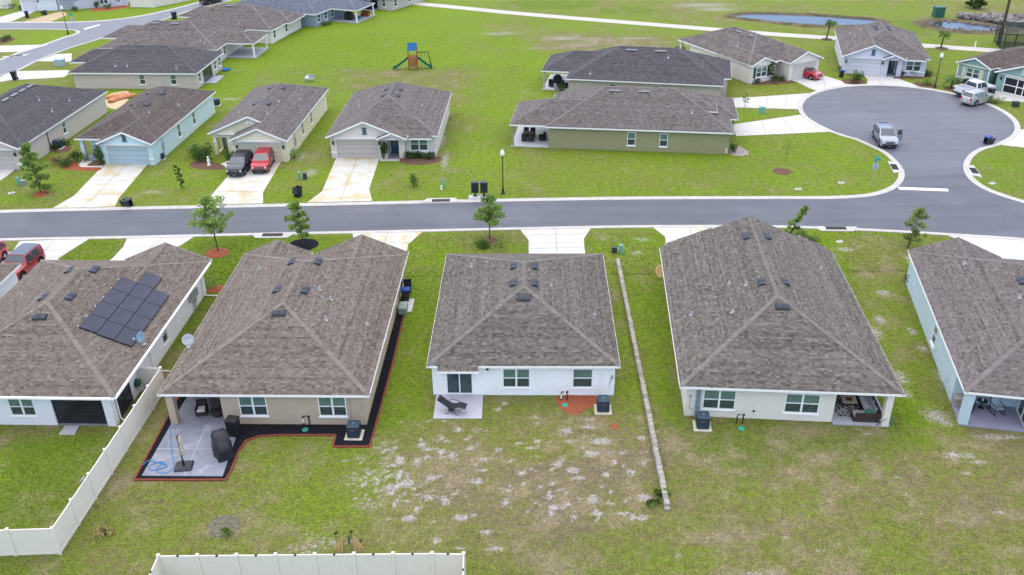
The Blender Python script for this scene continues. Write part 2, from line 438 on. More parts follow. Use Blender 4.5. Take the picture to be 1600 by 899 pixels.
# slabs and paths round the houses
def slab(pts, z=.1, m=None, name='patio'):
    poly = PP(pts); HARD.append(poly); b = MB(); b.prism(poly, -.05, z); return tag(b.build(name, m or M_pave), kind='structure')
def joint(pts, z=.034, w=.035):
    b = MB()
    for p, q in pts:
        p, q = P(*p), P(*q); n = Vector((-(q - p).y, (q - p).x, 0)).normalized() * w / 2; zz = Vector((0, 0, z)); b.poly([p - n + zz, q - n + zz, q + n + zz, p + n + zz])
    tag(b.build('drive_joint', mat('joint_dirt', (.16, .155, .14), .95, .1)), kind='structure')
joint([((868, 358), (870, 394)), ((819, 368), (917, 366)), ((826, 381), (913, 379)), ((827, 389), (914, 387)), ((255, 371), (215, 405)), ((197, 386), (281, 385)), ((85, 376), (45, 420)), ((110, 391), (20, 391)), ((606, 364), (596, 395)), ((552, 379), (640, 380)), ((1078, 357), (1081, 385)), ((1040, 371), (1128, 371))])
joint([((199, 256), (131, 324)), ((140, 283), (209, 283)), ((107, 305), (188, 305)), ((407, 285), (360, 318)), ((338, 300), (411, 300)), ((560, 244), (531, 315)), ((516, 270), (585, 270)), ((503, 296), (577, 296)), ((1200, 151), (1196, 170)), ((1230, 149), (1226, 170)), ((1170, 154), (1166, 168)), ((1190, 189), (1196, 209)), ((1222, 185), (1240, 207)), ((1365, 116), (1380, 135)), ((1350, 125), (1400, 125)), ((1285, 118), (1290, 140))])
slab([(682, 617), (755, 617), (753, 655), (677, 655)], .06, mat('patio_pale', (.40, .39, .42), .75, .35, noise=.06, nscale=1.5))
slab([(102, 666), (124, 666), (117, 680), (91.5, 680)], .05, M_pave, 'step')
slab([(376, 243), (392, 243), (362, 259), (376, 265), (340, 262), (345, 257)], .03, M_conc_st, 'path')
slab([(131, 248), (147, 247.5), (143, 255), (163, 259), (160, 262), (120, 262)], .03, M_conc_st, 'path')
slab([(592, 247), (625, 247), (624, 252), (594, 252)], .05, M_conc_st, 'path')
slab([(1204, 126), (1222, 122), (1241, 124), (1246, 128), (1225, 128)], .04, M_conc, 'path')
# cart path across the golf course
cp = smooth_path(PP([(520, -10), (640, 4.5), (720, 12.5), (800, 20.5), (900, 29), (1000, 37), (1105, 45.5), (1205, 53.5), (1302, 60), (1372, 66), (1442, 71.5), (1550, 79), (1700, 88)]), 5)
L_, R_ = [], []
for k, p in enumerate(cp):
    d = cp[min(k + 1, len(cp) - 1)] - cp[max(k - 1, 0)]; d.normalize(); n_ = Vector((-d.y, d.x, 0))
    L_.append(p + n_ * 1.25); R_.append(p - n_ * 1.25)
HARD.append(L_ + R_[::-1])
mb = MB(); mb.sheet(L_ + R_[::-1], .02)
tag(mb.build('cart_path', mat('cart_path_concrete', (.46, .43, .38), .9, .25, noise=.1, nscale=.5)), kind='structure')
# ponds: water in a shallow dug bank
M_water = mat('pond_water', (.045, .045, .045), .14, .3, bump=.15, bscale=2)
ponds = [smooth_path(PP(q), 5, True) for q in (
    [(1148, 27), (1172, 22), (1215, 22.5), (1265, 25), (1320, 28), (1362, 31), (1368, 35), (1335, 40), (1295, 40), (1250, 37.5), (1195, 33)],
    [(1449, 36), (1470, 33.5), (1500, 35), (1530, 38), (1556, 42.5), (1566, 46.5), (1545, 49), (1510, 48.3), (1475, 45.5), (1455, 41)])]
for q in ponds:
    HARD.append(q); mb = MB(); mb.sheet(q, .015); tag(mb.build('pond', M_water), kind='structure')
    cen = sum(q, Vector()) / len(q)
    b2 = MB(); ring = []
    for p in q:
        d = (p - cen).normalized(); ring.append((p - d * .05 + Vector((0, 0, .01)), p + d * .9 + Vector((0, 0, .28)), p + d * 2.4 + Vector((0, 0, -.02))))
    vs = [x for t in ring for x in t]; n = len(ring)
    fs = [[i * 3 + j, ((i + 1) % n) * 3 + j, ((i + 1) % n) * 3 + j + 1, i * 3 + j + 1] for i in range(n) for j in (0, 1)]
    b2.add(vs, fs); tag(b2.build('pond_bank', mat('bank_earth', (.12, .10, .055), .95, .1, noise=.5, nscale=.5, bump=.6, bscale=8)), kind='structure')

# ------------------------------------------------------------------ ground cover map: lushness, bare sand, deep green, straw
def lines(a, b, step): return list(np.arange(a, b, step))
gx = np.array([-1500, -700, -300, -180, -140, -110] + lines(-90, -50, 1.0) + lines(-50, 62, .25) + lines(62, 110, 1.0) + [110, 140, 180, 300, 700, 1500])
gy = np.array([-600, -200, -60, 0, 15] + lines(25, 72, .25) + lines(72, 130, .7) + lines(130, 200, 1.4) + [200, 230, 280, 400, 700, 1500])
GX, GY = np.meshgrid(gx, gy)
def vnoise(X, Y, s, seed):
    r = np.random.default_rng(seed); T = r.random((64, 64))
    x, y = X / s + 31.7, Y / s + 17.3
    xi, yi = np.floor(x).astype(int), np.floor(y).astype(int); fx, fy = x - xi, y - yi
    fx, fy = fx * fx * (3 - 2 * fx), fy * fy * (3 - 2 * fy)
    g = lambda i, j: T[(yi + j) % 64, (xi + i) % 64]
    return (g(0, 0) * (1 - fx) + g(1, 0) * fx) * (1 - fy) + (g(0, 1) * (1 - fx) + g(1, 1) * fx) * fy
def fbm(X, Y, s, seed, o=4):
    a = 0; w = 1; t = 0
    for k in range(o): a = a + w * vnoise(X, Y, s / 2 ** k, seed + k); t += w; w *= .55
    return a / t
def sm(x, a, b):
    t = np.clip((x - a) / (b - a), 0, 1); return t * t * (3 - 2 * t)
REG = [  # pixel outline, feather (m), lush, sand, deep
    ([(-400, 420), (-400, 130), (800, 130), (800, 420)], 2, .72, .0, .12),
    ([(-600, 700), (40, 545), (1900, 545), (2500, 960), (-600, 960)], 2, .38, .06, .1),
    ([(400, -40), (760, -40), (760, 112), (520, 120), (400, 118), (300, 190), (120, 200)], 4, .95, 0, .15),
    ([(700, 55), (870, 70), (860, 120), (800, 180), (790, 312), (700, 314), (705, 180), (735, 110)], 2.5, .84, .03, .05),
    ([(535, 108), (735, 108), (725, 160), (700, 300), (660, 250), (705, 150), (560, 150)], 3, .42, .12, .1),
    ([(760, 40), (860, 48), (1060, 60), (1060, 75), (960, 92), (850, 80)], 3, .33, .32, 0),
    ([(640, -60), (1900, -60), (1900, 70), (1480, 66), (1200, 48), (900, 24), (640, 0)], 3, .56, .04, .05),
    ([(790, 22), (1060, 48), (1450, 72), (1600, 82), (1600, 62), (1200, 42), (900, 24)], 3, .7, .02, .1),
    ([(860, 240), (1140, 245), (1290, 212), (1400, 250), (1400, 295), (1330, 304), (800, 310), (800, 232)], 1.5, .72, .03, .12),
    ([(1520, 245), (1620, 236), (1620, 310), (1520, 285)], 1.5, .8, 0, .2),
    ([(1150, 172), (1240, 172), (1250, 178), (1150, 192)], 1, .74, .03, 0),
    ([(1140, 155), (1180, 108), (1300, 100), (1310, 160), (1150, 150)], 2, .6, .06, 0),
    ([(1270, 60), (1480, 75), (1500, 125), (1470, 140), (1430, 110), (1300, 100)], 2, .72, .02, .1),
    ([(0, 52), (115, 50), (100, 62), (60, 70), (0, 70)], 1.5, .95, 0, .05),
    ([(90, 34), (110, 18), (210, 14), (320, -6), (330, 0), (225, 24), (150, 32)], 1.5, .98, 0, .1),
    ([(200, 320), (250, 255), (330, 170), (340, 255), (320, 312), (250, 322)], 1.5, .66, .12, .05),
    ([(415, 315), (445, 250), (515, 160), (510, 250), (480, 315)], 1.5, .82, .08, .12),
    ([(420, 300), (455, 255), (500, 215), (515, 250), (505, 262), (470, 300)], 1.5, .6, .22, 0),
    ([(600, 250), (680, 245), (690, 308), (590, 312)], 1.5, .52, .12, .05),
    ([(0, 290), (60, 255), (130, 262), (150, 270), (110, 305), (80, 325), (0, 326)], 1.5, .68, .02, .15),
    ([(290, 385), (320, 368), (420, 370), (430, 420), (330, 470), (250, 580), (170, 690), (300, 480)], 1, .78, .0, .55),
    ([(92, 404), (142, 374), (196, 373), (190, 388), (170, 406)], .8, .92, 0, .35),
    ([(0, 680), (160, 668), (240, 590), (80, 830), (0, 840)], 1, .62, 0, .7), ([(-300, 680), (10, 668), (10, 840), (-300, 850)], 1, .62, 0, .7),
    ([(-300, 872), (110, 868), (120, 960), (-300, 960)], 1.2, .62, .02, .5),  # darker green paints in shade on the near side of the fence
    ([(640, 440), (700, 385), (690, 470), (665, 600), (640, 650), (585, 705), (600, 610)], 1.2, .8, .02, .12),
    ([(655, 372), (820, 360), (826, 390), (700, 398)], 1, .66, .08, .1),
    ([(916, 385), (930, 358), (1018, 358), (1040, 380), (1040, 420), (960, 410)], 1, .7, .12, .1),
    ([(948, 430), (965, 420), (1010, 640), (985, 660), (970, 560)], 1, .62, .1, .1),
    ([(985, 440), (1035, 440), (1060, 620), (1065, 690), (1040, 720), (1030, 640)], .8, .82, .02, .35),
    ([(1225, 365), (1300, 360), (1330, 420), (1370, 480), (1340, 480), (1290, 400)], 1, .92, .0, .1),
    ([(1310, 365), (1480, 365), (1430, 400), (1420, 450), (1480, 630), (1490, 660), (1420, 680), (1370, 560), (1330, 430)], 1.2, .5, .1, .0),
    ([(1395, 590), (1440, 590), (1440, 690), (1390, 700)], .9, .86, .0, .3),
    ([(1050, 680), (1400, 672), (1400, 745), (1200, 770), (1060, 730)], 1.8, .42, .05, .6),  # darker green paints in the shade behind the cream house
    ([(580, 690), (1035, 690), (1040, 800), (900, 850), (640, 830), (590, 780)], 2.2, .13, .33, .0),
    ([(400, 720), (560, 700), (600, 760), (560, 850), (420, 830)], 2, .48, .1, .05),
    ([(1050, 760), (1640, 700), (1640, 960), (1060, 960)], 3, .34, .07, .05),
]
lush = np.full(GX.shape, .66); sand = np.full(GX.shape, .03); deep = np.full(GX.shape, .1)
wob = (fbm(GX, GY, 5, 3) - .5) * 5
for px, fe, l_, s_, d_ in REG:
    poly = PP(px); xs = [p.x for p in poly]; ys = [p.y for p in poly]
    sel = (GX > min(xs) - fe * 3) & (GX < max(xs) + fe * 3) & (GY > min(ys) - fe * 3) & (GY < max(ys) + fe * 3)
    if not sel.any(): continue
    d = polydist(GX[sel], GY[sel], poly) + wob[sel] * min(1, fe / 2)
    w = sm(d, -fe, fe)
    for A, val in ((lush, l_), (sand, s_), (deep, d_)): A[sel] = A[sel] * (1 - w) + val * w
lush += (fbm(GX, GY, 2.2, 11, 5) - .5) * .55; lush += (fbm(GX, GY, 14, 21) - .5) * .35; lush += (fbm(GX * .35, GY, 4, 61) - .5) * .45
deep = np.clip(deep + (fbm(GX, GY, 6, 31) - .5) * .3, 0, 1)
sand += np.clip(fbm(GX, GY, 1.7, 41) - .6, 0, 1) * .5
spr = random.Random(77)
SPOTS = [  # bare patches of white sand: pixel, radius x, radius y in metres, strength
    *[(x, y, rx, ry, .95) for x, y, rx, ry in [(660, 695, .4, .3), (672, 702, .6, .25), (690, 707, .35, .3), (652, 720, .3, .35), (668, 716, .3, .2), (624, 720, .35, .6), (636, 755, .55, .4), (612, 762, .5, .3), (625, 740, .3, .5),
      (885, 673, .45, .35), (920, 668, .5, .3), (939, 690, .8, .35), (925, 709, .55, .4), (872, 726, .35, .3), (895, 735, .5, .3), (904, 747, .5, .25), (877, 719, .3, .2), (1003, 685, .35, .3), (890, 690, .4, .2), (912, 682, .5, .15), (1003, 725, .3, .2), (985, 738, .3, .3), (947, 742, .25, .3), (863, 755, .25, .2), (927, 780, .35, .5), (1007, 778, .5, .4), (975, 803, .6, .2), (990, 810, .3, .25), (1004, 810, .3, .3), (935, 804, .4, .25), (863, 795, .3, .5), (886, 788, .25, .25), (857, 777, .25, .3),
      (715, 672, .35, .25), (745, 672, .3, .2), (690, 685, .25, .25), (698, 690, .25, .15), (760, 672, .3, .15), (735, 700, .4, .2), (707, 712, .3, .4), (757, 718, .4, .25), (780, 703, .3, .2), (752, 735, .35, .2), (680, 745, .5, .2), (668, 778, .4, .3), (695, 783, .3, .5), (640, 810, .5, .35), (720, 810, .5, .3), (745, 752, .5, .35), (712, 770, .3, .2), (681, 845, .3, .3), (760, 832, .4, .25), (775, 858, .6, .2), (716, 857, .3, .2), (790, 785, .25, .4), (795, 765, .3, .2), (830, 700, .25, .2), (835, 652, .3, .2), (777, 640, .3, .3), (788, 631, .3, .25), (920, 655, .5, .2), (896, 810, .3, .2), (840, 690, .3, .2), (815, 740, .3, .2)]],
    *[(spr.uniform(625, 1030), spr.uniform(655, 815), spr.uniform(.09, .26), spr.uniform(.08, .2), spr.uniform(.55, 1.0)) for _ in range(230)],
    *[(spr.gauss(605, 30), spr.gauss(745, 28), spr.uniform(.08, .3), spr.uniform(.08, .25), spr.uniform(.5, 1.0)) for _ in range(150)],
    *[(spr.gauss(500, 45), spr.gauss(845, 14), spr.uniform(.08, .3), spr.uniform(.06, .16), spr.uniform(.4, .85)) for _ in range(50)],
    *[(spr.uniform(1060, 1600), spr.uniform(700, 890), spr.uniform(.08, .22), spr.uniform(.06, .16), spr.uniform(.4, .75)) for _ in range(110)],
    *[(x, y, rx, ry, .55) for x, y, rx, ry in [(560, 750, 1.6, 1.1), (600, 700, 1.2, .8), (575, 790, 1.4, .7), (500, 850, 1.5, .8), (475, 862, 1.2, .5), (470, 660, .8, .4), (560, 715, .7, .5)]],
    *[(x, y, rx, ry, .75) for x, y, rx, ry in [(1462, 650, 1.1, 1.0), (1475, 660, .8, .6), (1370, 520, .5, 1.4), (1375, 500, .6, .9), (1425, 518, .4, .8), (1442, 545, .5, .6), (1408, 590, .6, 1.2), (1415, 615, .5, .8), (1470, 590, .4, 1.2), (1340, 670, .4, .2), (1355, 678, .5, .3), (1490, 712, .7, .5), (1515, 712, .6, .4), (1528, 722, .7, .3), (1545, 682, 1.2, .3), (1580, 683, 1.0, .3), (1560, 685, .7, .3), (1380, 458, .8, .7), (1320, 390, 1.2, .5), (1420, 405, .4, 1.0), (1560, 800, .5, .25), (1510, 740, .4, .3), (1060, 868, .2, .4), (1180, 895, 1.6, .2), (1280, 860, .3, .15), (1228, 842, .3, .15), (1255, 790, .3, .15)]],
    *[(x, y, rx, ry, .7) for x, y, rx, ry in [(880, 60, 5, 1.6), (930, 62, 5, 1.2), (905, 70, 4, 1.2), (990, 60, 4, 1.2), (780, 53, 5, 1.4), (835, 75, 2, .8), (605, 70, 1.2, .8), (1100, 8, 8, 2.5), (1120, 15, 6, 2), (650, 215, .8, 2.0), (695, 250, .6, 4), (690, 220, .6, 4), (470, 245, .8, 2), (485, 270, 1.0, 1.5), (1120, 65, 3, .6), (360, 155, 2, .8), (230, 300, 1, .5), (240, 300, 1.5, .6), (1005, 375, 1.2, .6), (945, 372, 1.3, .5), (970, 388, .6, .4), (995, 395, .8, .5), (1290, 445, .4, .4)]],
]
for x, y, rx, ry, st in SPOTS:
    p = P(x, y); sel = (abs(GX - p.x) < rx * 2.2 + .5) & (abs(GY - p.y) < ry * 2.2 + .5)
    r = np.hypot((GX[sel] - p.x) / rx, (GY[sel] - p.y) / ry)
    sand[sel] = np.maximum(sand[sel], st * 1.0 * np.clip(1.22 - .72 * r, 0, 1))
straw = np.clip((fbm(GX, GY, 1.3, 51, 5) - .40) * 2.0, 0, 1) * np.clip(1.15 - lush, 0, 1)
# mown dark greens of the golf course and mulch rings already have their own places
for x, y, rx, ry in [(858, 7, 9, 4.5), (980, 17, 5.5, 3.0), (1390, 42, 10, 5)]:
    p = P(x, y); r = np.hypot((GX - p.x) / rx, (GY - p.y) / ry); w = sm(1.15 - r, 0, .25); lush = lush * (1 - w) + .8 * w; deep = deep * (1 - w) + .55 * w
lush = np.clip(lush, 0, 1); sand = np.clip(sand, 0, 1)
ny, nx = GX.shape
V = np.stack([GX.ravel(), GY.ravel(), np.zeros(GX.size)], 1)
ii = np.arange(ny * nx).reshape(ny, nx)
Q = np.stack([ii[:-1, :-1], ii[:-1, 1:], ii[1:, 1:], ii[1:, :-1]], -1).reshape(-1, 4)
COV = np.stack([lush.ravel(), sand.ravel(), deep.ravel(), straw.ravel()], 1)

def grass_nodes(m, tuft=False):
    nt = m.node_tree; N = nt.nodes; L = nt.links; b = N['Principled BSDF']
    b.inputs['Roughness'].default_value = .9; b.inputs['Specular IOR Level'].default_value = .12
    at = N.new('ShaderNodeAttribute'); at.attribute_name = 'cover'
    sp = N.new('ShaderNodeSeparateColor'); L.new(at.outputs['Color'], sp.inputs[0])
    tc = N.new('ShaderNodeTexCoord')
    def noise(scale, det=4, rough=.6):
        n = N.new('ShaderNodeTexNoise'); n.inputs['Scale'].default_value = scale; n.inputs['Detail'].default_value = det; n.inputs['Roughness'].default_value = rough
        L.new(tc.outputs['Object'], n.inputs['Vector']); return n.outputs['Fac']
    def math_(op, a, b_=None, c=None):
        n = N.new('ShaderNodeMath'); n.operation = op
        for k, x in enumerate((a, b_, c)):
            if x is None: continue
            if isinstance(x, (int, float)): n.inputs[k].default_value = x
            else: L.new(x, n.inputs[k])
        return n.outputs[0]
    def mix(f, a, b_):
        n = N.new('ShaderNodeMix'); n.data_type = 'RGBA'
        L.new(f, n.inputs[0])
        for k, x in ((6, a), (7, b_)):
            if isinstance(x, tuple): n.inputs[k].default_value = (*x, 1)
            else: L.new(x, n.inputs[k])
        return n.outputs[2]
    fine = noise(5.5, 7, .82); mid = noise(1.1, 6, .75)
    f2 = math_('MULTIPLY_ADD', math_('SUBTRACT', fine, .5), 1.9, sp.outputs[0])
    f2 = math_('MULTIPLY_ADD', math_('SUBTRACT', mid, .5), .95, math_('MULTIPLY_ADD', math_('SUBTRACT', noise(2.6, 5, .7), .5), 1.1, f2))
    rp = N.new('ShaderNodeValToRGB'); L.new(f2, rp.inputs[0]); e = rp.color_ramp.elements
    e[0].position = 0.0; e[0].color = (.165, .130, .075, 1)
    e[1].position = 1.0; e[1].color = (.146, .226, .010, 1)
    for p_, c_ in ((.22, (.168, .150, .055)), (.45, (.152, .170, .034)), (.72, (.142, .194, .018))):
        k = e.new(p_); k.color = (*c_, 1)
    dp = math_('MULTIPLY', sp.outputs[2], math_('MULTIPLY_ADD', mid, .9, .35))
    col = mix(math_('MINIMUM', dp, 1.0), rp.outputs[0], (.072, .118, .012))
    # straw coloured dead blades
    st = N.new('ShaderNodeMapRange'); L.new(math_('MULTIPLY', at.outputs['Alpha'], math_('MULTIPLY_ADD', math_('SUBTRACT', noise(5, 6, .85), .5), 2.6, .5)), st.inputs[0]); st.inputs[1].default_value = .07; st.inputs[2].default_value = .42
    col = mix(st.outputs[0], col, (.25, .20, .12))
    if not tuft:
        # pale sand showing through
        s1 = math_('MULTIPLY_ADD', math_('SUBTRACT', noise(4.2, 6, .82), .5), 2.6, sp.outputs[1])
        sr = N.new('ShaderNodeMapRange'); L.new(s1, sr.inputs[0]); sr.inputs[1].default_value = .50; sr.inputs[2].default_value = .85
        sc_ = N.new('ShaderNodeMapRange'); L.new(noise(.8, 3), sc_.inputs[0])
        sandc = mix(noise(1.3, 3), (.36, .318, .262), (.33, .305, .31))
        col = mix(math_('MULTIPLY', sr.outputs[0], math_('MINIMUM', math_('MULTIPLY', sp.outputs[1], 6.0), 1.0)), col, sandc)
        bp = N.new('ShaderNodeBump'); bp.inputs['Strength'].default_value = .9; bp.inputs['Distance'].default_value = .06
        L.new(noise(13, 6, .8), bp.inputs['Height']); L.new(bp.outputs[0], b.inputs['Normal'])
        br = math_('MULTIPLY', math_('MULTIPLY_ADD', noise(8, 6, .85), 3.0, -.5), math_('MULTIPLY_ADD', noise(2.3, 5, .75), 1.5, .25))
        mm = N.new('ShaderNodeMix'); mm.data_type = 'RGBA'; mm.blend_type = 'MULTIPLY'; mm.inputs[0].default_value = 1
        L.new(col, mm.inputs[6]); L.new(br, mm.inputs[7]); col = mm.outputs[2]
    else:
        sh = N.new('ShaderNodeAttribute'); sh.attribute_name = 'shade'
        mm = N.new('ShaderNodeMix'); mm.data_type = 'RGBA'; mm.blend_type = 'MULTIPLY'; mm.inputs[0].default_value = 1
        L.new(col, mm.inputs[6]); L.new(sh.outputs['Fac'], mm.inputs[7]); col = mm.outputs[2]
    L.new(col, b.inputs['Base Color'])
    return m
M_ground = bpy.data.materials.new('turf_and_sand'); M_ground.use_nodes = True; grass_nodes(M_ground)
tag(np_mesh('ground', V, Q, M_ground, col=COV), kind='structure')

# ================================================================== HOUSES
TONES = {'brown': ((0.086, 0.067, 0.053), (0.163, 0.135, 0.110), (0.237, 0.204, 0.170)), 'grey': ((0.065, 0.056, 0.046), (0.137, 0.121, 0.103), (0.216, 0.195, 0.172)),
         'mauve': ((0.078, 0.064, 0.058), (0.145, 0.126, 0.116), (0.210, 0.187, 0.173)), 'charcoal': ((0.055, 0.050, 0.053), (0.086, 0.081, 0.084), (0.124, 0.117, 0.120)),
         'slate': ((0.079, 0.089, 0.110), (0.121, 0.139, 0.168), (0.168, 0.189, 0.221)), 'umber': ((0.061, 0.048, 0.042), (0.113, 0.092, 0.082), (0.173, 0.145, 0.130))}
def shingle_mat(tone):
    n = 'shingles_' + tone
    if n in MATS: return MATS[n]
    m = mat(n, (.1, .1, .1), .95, .15, bump=.5, bscale=90)
    nt = m.node_tree; N = nt.nodes; L = nt.links; b = N['Principled BSDF']
    a = N.new('ShaderNodeAttribute'); a.attribute_name = 'shade'
    tc = N.new('ShaderNodeTexCoord'); no = N.new('ShaderNodeTexNoise'); no.inputs['Scale'].default_value = 22; no.inputs['Detail'].default_value = 4
    L.new(tc.outputs['Object'], no.inputs['Vector'])
    n2 = N.new('ShaderNodeTexNoise'); n2.inputs['Scale'].default_value = .45; n2.inputs['Detail'].default_value = 3
    L.new(tc.outputs['Object'], n2.inputs['Vector'])
    ma = N.new('ShaderNodeMath'); ma.operation = 'MULTIPLY_ADD'; L.new(no.outputs['Fac'], ma.inputs[0]); ma.inputs[1].default_value = .5; L.new(a.outputs['Fac'], ma.inputs[2])
    mb_ = N.new('ShaderNodeMath'); mb_.operation = 'MULTIPLY_ADD'; L.new(n2.outputs['Fac'], mb_.inputs[0]); mb_.inputs[1].default_value = .22; L.new(ma.outputs[0], mb_.inputs[2])
    su = N.new('ShaderNodeMath'); su.operation = 'SUBTRACT'; L.new(mb_.outputs[0], su.inputs[0]); su.inputs[1].default_value = .38
    r = N.new('ShaderNodeValToRGB'); L.new(su.outputs[0], r.inputs[0]); e = r.color_ramp.elements
    c = TONES[tone]
    e[0].position = 0; e[0].color = (*c[0], 1); e[1].position = 1; e[1].color = (*c[2], 1)
    k = e.new(.5); k.color = (*c[1], 1)
    L.new(r.outputs[0], b.inputs['Base Color'])
    return m
def tabs(plane, lift, expo, wid, rg, V, F_, S, n0):
    """lay shingle tabs over one convex roof plane (first edge = eave)"""
    o = plane[0]; u = (plane[1] - o).normalized(); nn = u.cross(plane[-1] - o).normalized(); v = nn.cross(u)
    q = [((p - o).dot(u), (p - o).dot(v)) for p in plane]
    vm = max(p[1] for p in q); ed = list(zip(q, q[1:] + q[:1]))
    def span(t):
        xs = []
        for (ax, ay), (bx, by) in ed:
            if ay == by:
                if abs(ay - t) < 1e-6: xs += [ax, bx]
                continue
            f = (t - ay) / (by - ay)
            if -1e-6 <= f <= 1 + 1e-6: xs.append(ax + (bx - ax) * f)
        return (min(xs), max(xs)) if xs else None
    nr = max(1, int(vm / expo)); ex = vm / nr
    O, U, Vv, Nn = (np.array(t) for t in (o, u, v, nn))
    for k in range(nr):
        v0, v1 = k * ex, min((k + 1) * ex + .01, vm - 1e-4)
        s0, s1 = span(v0 + 1e-5), span(v1)
        if not s0 or not s1: continue
        lo, hi = min(s0[0], s1[0]), max(s0[1], s1[1])
        w = rg.uniform(.55, 1.5, int((hi - lo) / wid * 1.6) + 3) * wid
        xs = lo - rg.uniform(0, wid) + np.concatenate([[0], np.cumsum(w)]); xs = xs[xs < hi]; xs = np.append(np.clip(xs, lo, None), hi)
        a, b = xs[:-1], xs[1:]
        ok = b - a > .01; a, b = a[ok], b[ok]
        bl, br = np.clip(a, *s0), np.clip(b, *s0); tl, tr = np.clip(a, *s1), np.clip(b, *s1)
        ok = (br - bl > .004) | (tr - tl > .004); bl, br, tl, tr = bl[ok], br[ok], tl[ok], tr[ok]; n = len(bl)
        if not n: continue
        lf = lift + .010 + rg.uniform(0, .006, n)
        def pt(x, vv, h): return O + x[:, None] * U + vv * Vv + (h[:, None] if hasattr(h, '__len__') else h) * Nn
        V.append(np.stack([pt(bl, v0 - .006, lf), pt(br, v0 - .006, lf), pt(tr, v1, lift + .002), pt(tl, v1, lift + .002)], 1).reshape(-1, 3))
        F_.append(n0[0] + np.arange(4 * n).reshape(n, 4)); n0[0] += 4 * n
        base = rg.normal(.43 + rg.normal(0, .075), .13, n); base[rg.random(n) < .14] -= .22; base[rg.random(n) < .12] += .2
        S.append(np.clip(base, 0, 1))
class House:
    def __init__(h, label, wallmat, tone, px, py, yaw, E=2.6, slope=.42, far=False, name='house', dx=0, dy=0, cat='house'):
        p = P(px, py, E); h.E = E; h.s = slope; h.tone = tone; h.wm = wallmat; h.far = far
        h.o = thing(name, label, cat, (p.x, p.y, 0), R(yaw), 'houses of the neighbourhood'); h.yaw = R(yaw); h.pos = p
        h.roof_mb = MB(); h.fas = MB(); h.cap = MB(); h.wall = MB(); h.tr = MB(); h.V, h.F, h.S, h.n0 = [], [], [], [0]
        h.roofs = []; h.foot = []; h.rg = np.random.default_rng(abs(hash(int(px * 7 + py))) % 9999); h.k = 0
        h.roofobj = bpy.data.objects.new('roof', bpy.data.meshes.new('roof')); C.objects.link(h.roofobj); h.roofobj.parent = h.o
    def w(h, x, y, z=0):
        c, s = math.cos(h.yaw), math.sin(h.yaw); return Vector((h.pos.x + c * x - s * y, h.pos.y + s * x + c * y, z))
    # ---- roof volumes
    def roof(h, x0, x1, y0, y1, ends=('hip', 'hip'), axis='y', E=None, slope=None, dep=(None, None), gw=(.32, .32), soffit=True, caps=True):
        E = (h.E if E is None else E) - .014 * h.k; h.k += 1; s = slope or h.s
        T = (lambda a, b, z: Vector((a, b, z))) if axis == 'y' else (lambda a, b, z: Vector((b, a + 0, z)))
        if axis == 'y': A0, A1, B0, B1 = x0, x1, y0, y1
        else: A0, A1, B0, B1 = y0, y1, x0, x1
        W = A1 - A0; hh = W / 2 * s; m = (A0 + A1) / 2
        d0 = (W / 2 if dep[0] is None else dep[0]) if ends[0] == 'hip' else 0
        d1 = (W / 2 if dep[1] is None else dep[1]) if ends[1] == 'hip' else 0
        a, b, c, d = T(A0, B0, E), T(A1, B0, E), T(A1, B1, E), T(A0, B1, E)
        r0, r1 = T(m, B0 + d0, E + hh), T(m, B1 - d1, E + hh)
        rev = axis == 'x'
        pl = [[b, c, r1, r0], [d, a, r0, r1]]
        if ends[0] == 'hip': pl.append([a, b, r0])
        if ends[1] == 'hip': pl.append([c, d, r1])
        if rev: pl = [[q[1], q[0]] + q[2:][::-1] for q in pl]
        h.roofs.append((x0, x1, y0, y1, E, s, axis, pl))
        ctr = T(m, (B0 + B1) / 2, E)
        for q in pl:
            h.plane(q)
            h.eave(q[0], q[1], ctr)
        ridge = [(r0, r1, pl[0], pl[1])]
        if ends[0] == 'hip': ridge += [(a, r0, pl[1], pl[2]), (b, r0, pl[0], pl[2])]
        if ends[1] == 'hip': ridge += [(c, r1, pl[0], pl[-1]), (d, r1, pl[1], pl[-1])]
        if caps:
            for p, q, A, B in ridge: h.caps(p, q, A, B)
        if soffit: h.fas.poly([x_ - Vector((0, 0, .15)) for x_ in ((a, d, c, b) if axis == 'y' else (a, b, c, d))])
        for k, (en, p, q, r, g) in enumerate(((ends[0], a, b, r0, gw[0]), (ends[1], d, c, r1, gw[1]))):
            if en != 'gable': continue
            out = (T(m, B0 - 1, E) - T(m, B0, E)) if k == 0 else (T(m, B1 + 1, E) - T(m, B1, E))
            for e in (p, q):   # rake boards
                lo = e + out * .0; hi = r
                z1, z2 = Vector((0, 0, -.012)), Vector((0, 0, -.19)); o2 = out * .045
                vs = [lo + z1, hi + z1, hi + z2, lo + z2]; vs2 = [v_ + o2 for v_ in vs]
                h.fas.add(vs + vs2, [(0, 1, 2, 3), (7, 6, 5, 4), (0, 4, 5, 1), (2, 6, 7, 3), (1, 5, 6, 2), (0, 3, 7, 4)])
            iv = -out * g; f = .35 / (W / 2)
            h.wall.poly([p.lerp(q, .35 / W) + iv + Vector((0, 0, -.2)), q.lerp(p, .35 / W) + iv + Vector((0, 0, -.2)), q.lerp(r, f) + iv + Vector((0, 0, -.03)), r + iv + Vector((0, 0, -.03)), p.lerp(r, f) + iv + Vector((0, 0, -.03))])
        h.foot.append((x0, x1, y0, y1))
        return len(h.roofs) - 1
    def plane(h, q):
        h.roof_mb.poly(q)
        ex, wd = (.14, .21) if not h.far else (.17, .3)
        tabs(q, .004, ex, wd, h.rg, h.V, h.F, h.S, h.n0)
